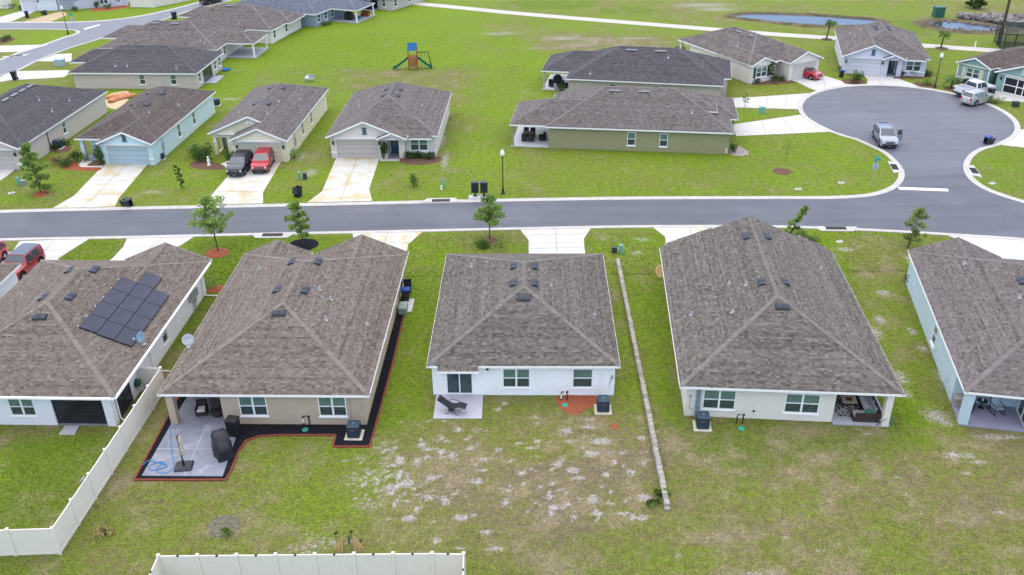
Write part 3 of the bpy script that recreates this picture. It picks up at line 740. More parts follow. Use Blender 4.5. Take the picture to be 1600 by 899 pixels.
    def eave(h, p, q, ctr):
        d = (q - p).normalized(); n = Vector((d.y, -d.x, 0))
        if (p - ctr).dot(n) < 0: n = -n
        mid = (p + q) / 2 + n * .018 + d * .018 + Vector((0, 0, -.083)); L = (q - p).length + .036
        h.fas.box(mid, (L, .036, .15), math.atan2(d.y, d.x))
    def caps(h, p, q, A, B):
        d = (q - p); L = d.length
        if L < .3: return
        d.normalize()
        def side(pl):
            n = (pl[1] - pl[0]).cross(pl[-1] - pl[0]).normalized(); s_ = n.cross(d)
            c = sum(pl, Vector()) / len(pl)
            if s_.dot(c - p) < 0: s_ = -s_
            return s_, n
        (sa, na), (sb, nb) = side(A), side(B); nn = (na + nb).normalized()
        step = .2 if not h.far else .5; k = int(L / step)
        for i in range(k):
            t0, t1 = i * L / k, (i + 1) * L / k + .03
            l0, l1 = .040, .024
            w_ = .15
            c0, c1 = p + d * t0, p + d * min(t1, L)
            h.cap.cur = min(1, max(0, h.rg.normal(.80, .10)))  # caps paler than the tabs; the lit ridge strip is painted in
            h.cap.add([c0 + sa * w_ + na * l0, c0 + nn * (l0 + .012), c0 + sb * w_ + nb * l0, c1 + sa * w_ + na * l1, c1 + nn * (l1 + .012), c1 + sb * w_ + nb * l1], [(0, 1, 4, 3), (1, 2, 5, 4)])
    def surf(h, i, x, y, side):
        x0, x1, y0, y1, E, s, ax, pl = h.roofs[i]
        t = {'L': x - x0, 'R': x1 - x, 'B': y - y0, 'F': y1 - y}[side]
        n = {'L': (-s, 0, 1), 'R': (s, 0, 1), 'B': (0, -s, 1), 'F': (0, s, 1)}[side]
        n = Vector(n).normalized()
        u = {'L': Vector((0, -1, 0)), 'R': Vector((0, 1, 0)), 'B': Vector((1, 0, 0)), 'F': Vector((-1, 0, 0))}[side]
        return Vector((x, y, E + t * s)), u, n
    def vent(h, x, y, side, i=0, kind='hood', size=1.0):
        p, u, n = h.surf(i, x, y, side); v = n.cross(u); b = MB()
        def pt(a, c, hgt): return p + u * a * size + v * c * size + n * hgt * size
        if kind == 'hood':     # two-lobed moulded off-ridge vent
            prof = [(-.26, .02), (-.25, .10), (-.1, .15), (.12, .11), (.26, .03)]
            us = [-.46, -.44, -.03, -.02, .02, .03, .44, .46]; zs = [0, 1, 1, .7, .7, 1, 1, 0]
            vs = [pt(a, c, hgt * k + .012) for a, k in zip(us, zs) for c, hgt in prof]; m_ = len(prof)
            fs = [[i_ * m_ + j, (i_ + 1) * m_ + j, (i_ + 1) * m_ + j + 1, i_ * m_ + j + 1] for i_ in range(len(us) - 1) for j in range(m_ - 1)]
            b.add(vs, fs)
            b.add([pt(-.46, -.26, .012), pt(.46, -.26, .012), pt(.46, -.25, .02), pt(-.46, -.25, .02)], [(0, 1, 2, 3)])
            b.build('roof_vent', M_vent, h.roofobj)
        else:                  # long slant-back vent, pale lid with a dark throat
            z = [pt(-.9, -.2, .01), pt(.9, -.2, .01), pt(.9, -.2, .15), pt(-.9, -.2, .15), pt(-.9, .28, .02), pt(.9, .28, .02)]
            b.add(z, [(0, 1, 2, 3), (0, 3, 4), (1, 5, 2)]); f = b.build('roof_vent', M_black, h.roofobj)
            c_ = MB(); e = n * .012; c_.add([z[3] + e - v * .03, z[2] + e - v * .03, z[5] + e, z[4] + e], [(0, 1, 2, 3)]); c_.build('vent_lid', mat('vent_grey', (.15, .155, .175), .5, .4), f)
    def pipe(h, x, y, side, i=0, tall=.24):
        p, u, n = h.surf(i, x, y, side); b = MB()
        b.cyl(p - Vector((0, 0, .05)), p + Vector((0, 0, tall)), .045, n=8)
        b.cyl(p + n * .004, p + n * .012, .16, n=8); b.cyl(p - Vector((0, 0, .02)), p + Vector((0, 0, .14)), .11, .055, 8)
        b.build('vent_pipe', M_lead, h.roofobj)
    # ---- walls
    def seg(h, p, q, holes=(), z0=-.06, z1=None, reveal=.1):
        """wall from p to q (outside on the right hand), openings (u0,u1,z0,z1)"""
        z1 = (h.E - .13) if z1 is None else z1
        p, q = Vector((*p, 0)), Vector((*q, 0)); L = (q - p).length; u = (q - p) / L; n = Vector((u.y, -u.x, 0))
        us = sorted({0, L, *[t for o_ in holes for t in o_[:2]]}); zs = sorted({z0, z1, *[t for o_ in holes for t in o_[2:4]]})
        for i in range(len(us) - 1):
            for j in range(len(zs) - 1):
                cu, cz = (us[i] + us[i + 1]) / 2, (zs[j] + zs[j + 1]) / 2
                if any(o_[0] < cu < o_[1] and o_[2] < cz < o_[3] for o_ in holes): continue
                f = lambda a, z: p + u * a + Vector((0, 0, z))
                h.wall.poly([f(us[i], zs[j]), f(us[i + 1], zs[j]), f(us[i + 1], zs[j + 1]), f(us[i], zs[j + 1])])
        for a, b, c, d in [o_[:4] for o_ in holes]:
            f = lambda t, z, k: p + u * t + Vector((0, 0, z)) - n * (reveal * k)
            for (t0, w0), (t1, w1) in (((a, c), (a, d)), ((a, d), (b, d)), ((b, d), (b, c)), ((b, c), (a, c))):
                h.wall.poly([f(t0, w0, 0), f(t1, w1, 0), f(t1, w1, 1), f(t0, w0, 1)])
        return (p, u, n)
    def win(h, fr, u0, u1, z0, z1, twin=True, kind='hung', sill=True):
        p, u, n = fr
        def pb(m_, a, b, o0, o1, c, d):
            vs = [p + u * x + n * o + Vector((0, 0, z)) for x in (a, b) for o in (o0, o1) for z in (c, d)]
            m_.add(vs, [(0, 1, 3, 2), (4, 6, 7, 5), (0, 4, 5, 1), (2, 3, 7, 6), (0, 2, 6, 4), (1, 5, 7, 3)])
        e = .065; f = MB(); o0, o1 = -.09, .012
        pb(f, u0, u1, o0, o1, z1 - e, z1); pb(f, u0, u1, o0, o1, z0, z0 + e)
        pb(f, u0, u0 + e, o0, o1, z0 + e, z1 - e); pb(f, u1 - e, u1, o0, o1, z0 + e, z1 - e)
        bays = [(u0 + e, u1 - e)]
        if twin:
            m_ = (u0 + u1) / 2; pb(f, m_ - .06, m_ + .06, o0, o1 - .004, z0 + e, z1 - e); bays = [(u0 + e, m_ - .06), (m_ + .06, u1 - e)]
        zm = (z0 + z1) / 2
        for a, b in bays: pb(f, a, b, o0, o1 - .02, zm - .03, zm + .03)
        fo = f.build('window', M_frame, h.o)
        for a, b in bays:
            g = MB(); pb(g, a, b, -.07, -.045, zm + .03, z1 - e); g.build('pane', M_glass_up if kind == 'hung' else M_glass_dk, fo)
            g = MB(); pb(g, a, b, -.08, -.06, z0 + e, zm - .03); g.build('pane', M_glass_lo if kind == 'hung' else M_glass_dk, fo)
        if sill:
            g = MB(); pb(g, u0 - .06, u1 + .06, 0, .06, z0 - .09, z0 - .002); g.build('sill', M_white, fo)
        return fo
    def slider(h, fr, u0, u1, z0, z1):
        p, u, n = fr
        def pb(m_, a, b, o0, o1, c, d):
            m_.add([p + u * x + n * o + Vector((0, 0, z)) for x in (a, b) for o in (o0, o1) for z in (c, d)], [(0, 1, 3, 2), (4, 6, 7, 5), (0, 4, 5, 1), (2, 3, 7, 6), (0, 2, 6, 4), (1, 5, 7, 3)])
        e = .055; f = MB(); m_ = (u0 + u1) / 2
        pb(f, u0, u1, -.09, .01, z1 - e, z1); pb(f, u0, u1, -.09, .01, z0, z0 + e); pb(f, u0, u0 + e, -.09, .01, z0 + e, z1 - e); pb(f, u1 - e, u1, -.09, .01, z0 + e, z1 - e)
        pb(f, m_ - .04, m_ + .04, -.085, .0, z0 + e, z1 - e)
        fo = f.build('sliding_door', M_frame, h.o)
        g = MB(); pb(g, u0 + e, m_ - .04, -.07, -.05, z0 + e, z1 - e); g.build('pane', mat('door_glass', (.03, .06, .062), .06, .65, noise=.3, nscale=1.5), fo)
        g = MB(); pb(g, m_ + .04, u1 - e, -.06, -.035, z0 + e, z1 - e); g.build('pane', M_glass_lo, fo)
    def garage(h, fr, u0, u1, z1, m, trim=None, header=True):
        p, u, n = fr
        def pb(m_, a, b, o0, o1, c, d):
            m_.add([p + u * x + n * o + Vector((0, 0, z)) for x in (a, b) for o in (o0, o1) for z in (c, d)], [(0, 1, 3, 2), (4, 6, 7, 5), (0, 4, 5, 1), (2, 3, 7, 6), (0, 2, 6, 4), (1, 5, 7, 3)])
        f = MB(); hs = z1 / 4
        for k in range(4):
            pb(f, u0 + .005, u1 - .005, -.09, -.055, k * hs + .012, (k + 1) * hs - .012)
            for j in range(8):
                a = u0 + (u1 - u0) * (j + .12) / 8; b = u0 + (u1 - u0) * (j + .88) / 8
                pb(f, a, b, -.055, -.045, k * hs + .1, (k + 1) * hs - .1)
        d = f.build('garage_door', m, h.o)
        g = MB(); pb(g, u0 + .02, u1 - .02, -.1, -.092, 0, z1); g.build('door_seal', M_black, d)
        if header:
            g = MB(); pb(g, u0 - .12, u1 + .12, .0, .03, z1 - .005, z1 + .17); g.build('door_header', trim or M_white, h.o)
    def louvre(h, fr, uc, z0, z1, w=.42, m=None, out=.0):
        p, u, n = fr; p = p + n * out; m_ = MB()
        def pb(a, b, o0, o1, c, d):
            m_.add([p + u * x + n * o + Vector((0, 0, z)) for x in (a, b) for o in (o0, o1) for z in (c, d)], [(0, 1, 3, 2), (4, 6, 7, 5), (0, 4, 5, 1), (2, 3, 7, 6), (0, 2, 6, 4), (1, 5, 7, 3)])
        pb(uc - w / 2, uc + w / 2, .0, .03, z0, z1)
        pb(uc - w / 2 - .09, uc + w / 2 + .09, .0, .05, z1 + .003, z1 + .1); pb(uc - w / 2 - .09, uc + w / 2 + .09, .0, .05, z0 - .1, z0 - .003)
        k = 7
        for i in range(k): pb(uc - w / 2 + .04, uc + w / 2 - .04, .031, .045, z0 + (z1 - z0) * (i + .25) / k, z0 + (z1 - z0) * (i + .75) / k)
        m_.build('gable_vent', m or mat('slate_blue_paint', (.07, .12, .17), .6, .3), h.o)
    def lantern(h, fr, uc, z):
        p, u, n = fr; m_ = MB(); c = p + u * uc + n * .12 + Vector((0, 0, z))
        m_.box(c, (.17, .17, .32), h.yaw * 0); m_.cyl(c + Vector((0, 0, .16)), c + Vector((0, 0, .26)), .13, .02, 6); m_.box(c - n * .08, (.06, .1, .1))
        m_.build('porch_lantern', M_black, h.o)
    def post(h, x, y, w=.34, z1=None, m=None, name='porch_column', d=None):
        z1 = z1 or h.E - .15; b = MB(); d = d or w
        b.b2(x - w / 2, x + w / 2, y - d / 2, y + d / 2, -.05, z1)
        return b.build(name, m or h.wm, h.o)
    def floor(h, x0, x1, y0, y1, m=None, z=.1):
        b = MB(); b.b2(x0, x1, y0, y1, -.05, z); b.build('patio_floor', m or M_pave, h.o)
        HARD.append([h.w(x0, y0), h.w(x1, y0), h.w(x1, y1), h.w(x0, y1)])
    def done(h, trim=None):
        for x0, x1, y0, y1 in h.foot:
            i = .35; HARD.append([h.w(x0 + i, y0 + i), h.w(x1 - i, y0 + i), h.w(x1 - i, y1 - i), h.w(x0 + i, y1 - i)])
        me = h.roof_mb.mesh('roof', shingle_mat(h.tone), shade=True); h.roof_mb.val = [.4] * len(h.roof_mb.f)
        h.roofobj.data = me
        if h.V:
            tag(np_mesh('shingles', np.concatenate(h.V), np.concatenate(h.F), shingle_mat(h.tone), h.roofobj, shade=np.concatenate(h.S)), kind='stuff')
        if h.cap.v: tag(h.cap.build('ridge_caps', shingle_mat(h.tone), h.roofobj, shade=True), kind='stuff')
        h.fas.build('fascia', trim or M_white, h.roofobj)
        h.wall.build('wall', h.wm, h.o)

W_white = stucco('stucco_white', (.84, .835, .81)); W_lav = stucco('stucco_pale_grey', (.73, .73, .735)); W_tan = stucco('stucco_tan', (.47, .375, .27))
W_cream = stucco('stucco_cream', (.70, .64, .55)); W_blue = stucco('stucco_pale_blue', (.46, .56, .59)); W_aqua = stucco('stucco_aqua', (.53, .655, .66))
W_yel = stucco('stucco_straw', (.68, .635, .45)); W_beige = stucco('stucco_beige', (.63, .565, .49)); W_olive = stucco('stucco_olive', (.30, .28, .15))
W_taupe = stucco('stucco_taupe', (.56, .475, .415)); W_sage = stucco('stucco_sage', (.22, .33, .31)); W_grey = stucco('stucco_blue_grey', (.27, .31, .36))
W_lilac = stucco('stucco_lilac_grey', (.54, .54, .58)); W_sand = stucco('stucco_sand', (.50, .44, .38))

# ---- white house in the middle of the near row
h = House('single-storey white house with open concrete patio, between the tan house and the low block wall', W_white, 'grey', 667, 572, -1.3, slope=.40)
h.roof(0, 12.49, 0, 16.05)
q = [Vector((.7, -.42, 2.6 - .42 * .4 + .02)), Vector((3.35, -.42, 2.6 - .42 * .4 + .02)), Vector((3.35, .35, 2.6 + .35 * .4 + .02)), Vector((.7, .35, 2.6 + .35 * .4 + .02))]
h.plane(q); h.eave(q[0], q[1], Vector((2, 5, 2))); h.fas.poly([(.7, -.42, 2.3), (.7, .3, 2.3), (3.35, .3, 2.3), (3.35, -.42, 2.3)])
for xx in (.7, 3.35): h.wall.poly([(xx, -.4, 2.3), (xx, .35, 2.3), (xx, .35, 2.72), (xx, -.4, 2.44)])
fr = h.seg((.25, .42), (12.24, .42), [(.92, 2.64, .1, 2.1), (4.63, 6.43, .6, 2.11), (9.22, 10.55, .6, 2.11)])
h.slider(fr, .92, 2.64, .1, 2.1); h.win(fr, 4.63, 6.43, .6, 2.11); h.win(fr, 9.22, 10.55, .6, 2.11, twin=False)
h.seg((12.24, .42), (12.24, 15.6)); h.seg((12.24, 15.6), (.25, 15.6)); h.seg((.25, 15.6), (.25, .42))
for x, y, s in ((5.51, 9.66, 'L'), (6.96, 9.62, 'R'), (5.53, 7.1, 'L'), (6.96, 7.08, 'R'), (6.24, 5.2, 'B')): h.vent(x, y, s)
for x, y, s in ((2.25, 12.14, 'L'), (8.13, 7.63, 'R'), (11.2, 5.61, 'R')): h.pipe(x, y, s)
b = MB(); b.cyl((3.9, .34, 2.28), (3.9, .2, 2.12), .07, .1, 8); b.build('flood_light', M_black, h.o)
b = MB(); b.b2(11.1, 11.22, .37, .42, .0, 2.44); b.b2(11.36, 11.42, .38, .42, 0, 2.44); b.build_each('drain_pipe', M_white, h.o)
b = MB(); b.b2(11.98, 12.12, .33, .42, 1.35, 1.62); b.tube([(12.0, .38, 1.4), (11.93, .36, 1.0), (11.9, .2, .7)], .02); b.build('disconnect_box', M_alu, h.o)
h.done(); H3 = h

# ---- tan house with patio extension and black mulch bed
h = House('tan house with black mulch bed, covered grill and grey patio, left of the white house', W_tan, 'brown', 246, 616, -1.67, slope=.425)
h.roof(0, 13.18, 0, 19.2)
h.roof(5.9, 13.18, 14, 19.7, ('gable', 'gable')); h.roof(.05, 5.4, 15, 19.6, ('gable', 'gable'))
fr = h.seg((3.68, .42), (12.75, .42), [(1.13, 2.9, .65, 2.17), (6.16, 7.92, .65, 2.17)])
h.win(fr, 1.13, 2.9, .65, 2.17); h.win(fr, 6.16, 7.92, .65, 2.17)
fr = h.seg((12.75, .42), (12.75, 19.3), [(8.2, 9.1, 1.1, 2.1)]); h.win(fr, 8.2, 9.1, 1.1, 2.1, twin=False)
h.seg((12.75, 19.3), (.3, 19.3)); h.seg((.3, 19.3), (.3, 3.6)); fr = h.seg((.3, 3.6), (3.68, 3.6), [(1.0, 2.8, .1, 2.1)]); h.slider(fr, 1.0, 2.8, .1, 2.1); h.seg((3.68, 3.6), (3.68, .42))
h.post(.50, .5, .45); h.floor(.28, 3.66, .29, 3.6, M_pave_dk, .08)
for x, y, s in ((5.59, 13.3, 'L'), (7.5, 13.2, 'R'), (5.53, 9.1, 'L'), (7.5, 8.9, 'R'), (6.5, 5.75, 'B')): h.vent(x, y, s)
for x, y, s in ((8.32, 9.66, 'R'), (9.22, 8.97, 'R'), (9.4, 6.33, 'R'), (11.91, 7.53, 'R'), (1.5, 14.26, 'L'), (2.6, 14.6, 'L')): h.pipe(x, y, s)
b = MB(); b.b2(11.72, 11.82, .36, .42, .0, 2.44); b.b2(12.5, 12.66, .34, .42, 1.3, 1.7); b.tube([(12.55, .36, 1.3), (12.4, .3, 1.15), (12.0, .3, 1.2)], .018); b.build('disconnect_box', mat('tan_pipe', (.40, .34, .27), .7, .3), h.o)
h.done(); H2 = h

# ---- cream house with the wicker sofa on its patio
h = House('cream house with corner patio holding a wicker sofa, right of the low block wall', W_cream, 'grey', 1063, 604, -4.7, slope=.43)
h.roof(0, 13.61, 0, 19.5, ('hip', 'gable'))
h.roof(.5, 7.5, 14.5, 20.2, ('gable', 'gable')); h.roof(8.9, 13.3, 14.5, 20.4, ('gable', 'gable'))
fr = h.seg((.5, .5), (9.71, .4), [(1.06, 3.1, .6, 2.1), (6.14, 8.28, .57, 2.07)]); h.win(fr, 1.06, 3.1, .6, 2.1); h.win(fr, 6.14, 8.28, .57, 2.07)
h.seg((9.71, .4), (9.71, 3.7)); fr = h.seg((9.71, 3.7), (13.1, 3.7), [(.7, 2.5, .1, 2.1)]); h.slider(fr, .7, 2.5, .1, 2.1)
h.seg((13.1, 3.7), (13.1, 19.1)); h.seg((13.1, 19.1), (.5, 19.1)); h.seg((.5, 19.1), (.5, .5))
h.post(12.9, .32, .42); h.post(12.92, 3.55, .36, d=.5); h.floor(9.73, 13.2, .12, 3.7, M_pave, .1)
for x, y, s in ((6.15, 16.29, 'L'), (7.75, 16.6, 'R'), (6.12, 9.05, 'L'), (7.78, 9.4, 'R'), (6.97, 5.9, 'B')): h.vent(x, y, s)
for x, y, s in ((4.16, 10.34, 'L'), (3.88, 6.5, 'L'), (1.38, 7.84, 'L'), (11.63, 14.79, 'R'), (5.18, 9.41, 'L')): h.pipe(x, y, s)
b = MB(); b.b2(1.12, 1.38, .38, .47, .0, 2.44); b.build('drain_pipe', mat('blue_grey_pipe', (.18, .23, .28), .5, .4), h.o)
b = MB(); b.tube([(.75, .44, 1.55), (.75, .42, .7), (.9, .4, .62), (1.5, .3, .55), (1.6, -.2, .5)], .018); b.tube([(.75, .42, 1.2), (1.25, .43, 1.2)], .014); b.b2(.7, .8, .4, .48, 1.45, 1.7); b.build('power_conduit', M_alu, h.o)
b = MB(); b.cyl((6.9 - 2.1, .38, .62), (6.9 - 2.1, .45, .62), .07, n=8); b.build('vent_cover', M_black, h.o)
h.done(); H4 = h

# ---- pale blue house at the right edge
h = House('pale blue house cut off by the right edge, with two rocking chairs on its patio', W_blue, 'mauve', 1508, 612, -11.6, slope=.42)
h.roof(0, 13, 0, 19.4); h.roof(.02, 6.9, 12, 19.7, ('gable', 'gable'))
h.seg((.2, 18.9), (.2, 2.57)) if False else None
fr = h.seg((.2, 19.2), (.2, 2.57), [(9.85, 10.85, .5, 2.0)]); h.win(fr, 9.85, 10.85, .5, 2.0, twin=False)
h.seg((.2, 2.57), (4.1, 2.57)); fr = h.seg((4.1, 2.57), (4.1, .15), [(.35, 2.15, .1, 2.1)]); h.slider(fr, .35, 2.15, .1, 2.1)
h.seg((4.1, .15), (12.7, .15)); h.seg((12.7, .15), (12.7, 19.2)); h.seg((12.7, 19.2), (.2, 19.2))
h.post(.45, .32, .5); h.floor(.22, 4.1, .02, 2.57, mat('patio_lilac', (.25, .24, .31), .6, .4, noise=.08, nscale=1), .1)
h.pipe(3.0, 15.3, 'L'); h.pipe(5, 9, 'L'); h.vent(5.6, 11, 'L'); h.vent(6.5, 5.6, 'B')
h.done(); H5 = h

# ---- solar house
h = House('pale grey house with solar panels on its roof and a screened porch', W_lav, 'brown', 178, 621, -2.2, slope=.42)
h.roof(-13.6, 0, 0, 18.3); h.roof(-6.9, -.01, 11, 18.7, ('gable', 'gable'))
fr = h.seg((-13.2, .48), (-4.42, .48), [(6.0, 7.65, .72, 2.12)]); h.win(fr, 6.0, 7.65, .72, 2.12)
h.seg((-4.42, .48), (-4.42, 3.2)); fr = h.seg((-4.42, 3.2), (-.58, 3.2), [(.3, 2.4, .1, 2.1)]); h.slider(fr, .3, 2.4, .1, 2.1)
fr = h.seg((-.58, 3.2), (-.58, 17.9), [(5.75, 6.65, .62, 2.1)]); h.win(fr, 5.75, 6.65, .62, 2.1, twin=False)
h.seg((-.58, 17.9), (-13.2, 17.9)); h.seg((-13.2, 17.9), (-13.2, .48))
h.post(-.86, .72, .55); h.floor(-4.4, -.6, .5, 3.2, M_pave_dk, .08)
M_scr = mat('insect_screen', (.015, .017, .018), .6, .3, alpha=.72); M_bronze = mat('bronze_frame', (.022, .022, .024), .5, .4)
def screen(h, p, q, z1, posts, name='porch_screen', door=None):
    p, q = Vector((*p, 0)), Vector((*q, 0)); u = (q - p).normalized(); L = (q - p).length; a_ = math.atan2(u.y, u.x)
    f = MB(); ts = [0, *posts, L]
    for t in ts: f.box(p + u * t + Vector((0, 0, z1 / 2)), (.05, .05, z1), a_)
    for z in (.05, .9, z1 - .03): f.box(p + u * L / 2 + Vector((0, 0, z)), (L - .06, .044, .05), a_)
    fo = f.build(name, M_bronze, h.o)
    for i in range(len(ts) - 1):
        a, b = ts[i] + .03, ts[i + 1] - .03
        g = MB(); n = Vector((u.y, -u.x, 0)) * .008
        for z0, zz in ((.08, .87), (.93, z1 - .06)): g.poly([p + u * a + n + Vector((0, 0, z0)), p + u * b + n + Vector((0, 0, z0)), p + u * b + n + Vector((0, 0, zz)), p + u * a + n + Vector((0, 0, zz))])
        g.build_each('mesh_panel', M_scr, fo)
screen(h, (-4.38, .6), (-1.16, .6), 2.4, (1.05, 2.1)); screen(h, (-.62, 1.02), (-.62, 3.16), 2.4, (1.1,))
for x, y, s in ((-7.75, 12.0, 'L'), (-5.95, 12.0, 'R'), (-7.7, 8.0, 'L'), (-5.9, 8.1, 'R'), (-6.8, 5.6, 'B')): h.vent(x, y, s)
for x, y, s in ((-10.2, 12.4, 'L'), (-10.9, 10.6, 'L')): h.pipe(x, y, s)
b = MB(); b.box((.09, 9.1, 2.53), (.12, 18.2, .12)); b.box((-6.8, -.1, 2.53), (13.6, .12, .12))
for yy in (6.6, 17.2, 1.0):
    b.tube([(.05, yy, 2.5), (-.45, yy, 2.3), (-.5, yy, 2.1), (-.5, yy, .25), (-.4, yy, .12), (.6, yy, .06)], .05, 5)
b.build('gutter', M_white, h.roofobj)
b = MB()
for yy, z0, z1, w_ in ((14.9, .9, 1.7, .35), (15.4, .6, 1.8, .3), (14.4, 1.1, 1.5, .22), (15.9, .9, 1.5, .28)): b.b2(-.58, -.42, yy - w_ / 2, yy + w_ / 2, z0, z1)
for yy in (14.9, 15.4, 15.1): b.cyl((-.5, yy, .0), (-.5, yy, 1.2), .03, n=6)
b.build_each('electric_meter', M_alu, h.o)
b = MB(); Mx = Matrix.Rotation(R(90), 3, 'Y')
b.lathe([(.28, -.04), (.28, .0), (.17, .02), (.17, .12), (.28, .14), (.28, .18)], 12, (-.5, 3.9, .95), Mx); b.tube([(-.35, 3.9, 1.2), (-.2, 4.2, .6), (-.25, 4.6, .1)], .02)
b.build('hose_reel', mat('green_hose', (.02, .10, .06), .5, .4), h.o)
h.done(); H1 = h

# ---- corner of a house at the left edge
h = House('house corner at the left edge, white wall and brown roof beside the red off-roader', stucco('stucco_bright', (.72, .73, .74)), 'brown', 32, 412, -1.0, slope=.42)
h.roof(-12.5, 0, -16, 0); h.seg((-.35, -15.6), (-.35, -.4)); h.seg((-.35, -.4), (-12, -.4)); h.seg((-12, -15.6), (-.35, -15.6)); h.seg((-12, -.4), (-12, -15.6)); h.done(); H0 = h

# ================================================================== HOUSES ACROSS THE STREET
M_gar_tan = mat('garage_taupe', (.47, .42, .38), .5, .4); M_gar_blue = mat('garage_blue', (.38, .47, .51), .5, .4)
M_gar_yel = mat('garage_straw', (.64, .585, .42), .5, .4); M_gar_wht = mat('garage_white', (.62, .61, .63), .5, .4); M_gar_grey = mat('garage_grey', (.36, .38, .41), .5, .4)
M_door_bl = mat('door_blue', (.03, .08, .14), .4, .5); M_door_dk = mat('door_dark', (.03, .032, .036), .4, .5)
def front_door(h, x, y, z1=2.1, w=.95, m=None, face='B'):
    b = MB()
    b.b2(x - w / 2, x + w / 2, y - .06, y - .01, .1, z1); o = b.build('front_door', m or M_door_dk, h.o)
    g = MB(); g.b2(x - w * .25, x + w * .25, y - .075, y - .061, .9, z1 - .25); g.build('door_glass', M_glass_up, o)
    t = MB(); t.b2(x - w / 2 - .1, x - w / 2 - .003, y - .07, y, .1, z1 + .1); t.b2(x + w / 2 + .003, x + w / 2 + .1, y - .07, y, .1, z1 + .1); t.b2(x - w / 2, x + w / 2, y - .07, y, z1 + .003, z1 + .1); t.build('door_frame', M_white, h.o)
def lintel(h, x0, x1, y, z0, z1, m=None, name='band_trim'):
    b = MB(); b.b2(x0, x1, y - .05, y, z0, z1); b.build(name, m or M_white, h.o)

def portico_house(label, wm, gm, tone, px, py, yaw, W, D, far=False):
    """garage gable on the left, small gabled porch in the middle, twin window on the right"""
    k = W / 12.0
    h = House(label, wm, tone, px, py, yaw, slope=.42, far=far)
    h.roof(0, W, .1, D, dep=(None, 4.2)); gA = h.roof(0, 8.36 * k, -.45, 6, ('gable', 'gable')); h.roof(5.5 * k, 8.75 * k, -.6, 3.2, ('gable', 'gable'), E=2.5)
    b0, b1 = 8.95 * k, 11.35 * k; z = 2.6 - .4 * .42
    q = [Vector((b0, -.35, z)), Vector((b1, -.35, z)), Vector((b1, .6, 2.6 + .5 * .42 + .02)), Vector((b0, .6, 2.6 + .5 * .42 + .02))]
    h.plane(q); h.eave(q[0], q[1], Vector((W / 2, 5, 2))); h.fas.poly([(b0, -.35, z - .15), (b0, .5, z - .15), (b1, .5, z - .15), (b1, -.35, z - .15)])
    fr = h.seg((.35, .05), (5.75 * k, .05), [(.65 * k, 5.15 * k, -.05, 2.13)]); h.garage(fr, .65 * k, 5.15 * k, 2.13, gm)
    h.louvre(fr, 4.18 * k - .35, 2.85, 3.45, out=.185); h.lantern(fr, .3, 1.75); h.lantern(fr, 5.32 * k, 1.75)
    h.seg((5.75 * k, .04), (8.4 * k, .04), [(.75 * k, 2.0 * k, -.05, 2.2)], reveal=1.6, z1=2.37)
    front_door(h, 7.1 * k, 1.6, m=M_door_bl)
    b = MB(); b.b2(6.45 * k, 7.8 * k, -.3, 1.6, -.05, .09); b.build('porch_floor', M_pave_dk, h.o)
    h.seg((8.4 * k, .04), (8.4 * k, .6)); fr = h.seg((8.4 * k, .5), (W - .3, .5), [(.55, 2.45, .75, 2.2)]); h.win(fr, .55, 2.45, .75, 2.2)
    lintel(h, .33, 1.0 * k - .02, .05, .62, .74); lintel(h, 8.42 * k, W - .3, .5, .55, .68)
    h.seg((W - .3, .5), (W - .3, D - .4)); h.seg((W - .3, D - .4), (.35, D - .4)); h.seg((.35, D - .4), (.35, .05))
    for x, y, s in ((W / 2 - .8, D - 6.2, 'L'), (W / 2 + .8, D - 6.2, 'R'), (W / 2 - .8, 7.3, 'L'), (W / 2 + .8, 7.3, 'R')): h.vent(x, y, s)
    for x, y, s in ((1.8, 9.5, 'L'), (3.2, 9.6, 'L'), (2.2, 7.6, 'L'), (9.5, 7.2, 'R')): h.pipe(x * k, y, s)
    h.done(); return h
M4 = portico_house('beige house with pale garage door and dark blue gable vent, last before the open lawn', W_beige, M_gar_tan, 'mauve', 510, 212, -2.5, 12.0, 15.8)
C2 = portico_house('lilac grey house with white garage at the head of the cul-de-sac', W_lilac, M_gar_wht, 'mauve', 1316, 86, -13.8, 11.4, 14.9, far=True)

# straw coloured house with two cars on its drive
h = House('straw-yellow house with two front gables, a dark and a red car on its drive', W_yel, 'mauve', 448.7, 219, -3.5)
h.roof(-9.3, 0, 1.9, 18.9, ('gable', 'hip')); h.roof(-6.3, 0, -.15, 8, ('gable', 'gable'))
fr = h.seg((-5.95, .3), (-.3, .3), [(.55, 5.05, -.05, 2.13)]); h.garage(fr, .55, 5.05, 2.13, M_gar_yel); h.lantern(fr, .28, 1.7); h.lantern(fr, 5.35, 1.7)
b = MB()
for dx in (-.22, .22): b.b2(-3.15 + dx - .14, -3.15 + dx + .14, .12, .16, 3.0, 3.25)
for dx in (-.22, .22): b.b2(-4.65 + dx - .14, -4.65 + dx + .14, 2.18, 2.22, 3.6, 3.85)
b.build_each('gable_ornament', M_white, h.o)
h.seg((-.3, .3), (-.3, 18.5), [(6.4, 7.2, .7, 2.15), (10.3, 11.1, .7, 2.15)]); fr = (Vector((-.3, .3, 0)), Vector((0, 1, 0)), Vector((1, 0, 0)))
h.win(fr, 6.4, 7.2, .7, 2.15, False); h.win(fr, 10.3, 11.1, .7, 2.15, False)
h.seg((-.3, 18.5), (-9, 18.5)); h.seg((-9, 18.5), (-9, 4.6)); h.seg((-5.95, 2.25), (-5.95, .3))
fr = h.seg((-7.2, 2.25), (-5.95, 2.25), [(.35, .95, .95, 2.0)]); h.win(fr, .35, .95, .95, 2.0, False)
h.seg((-9, 4.6), (-7.2, 4.6)); front_door(h, -7.7, 4.58); h.seg((-7.2, 4.6), (-7.2, 2.25))
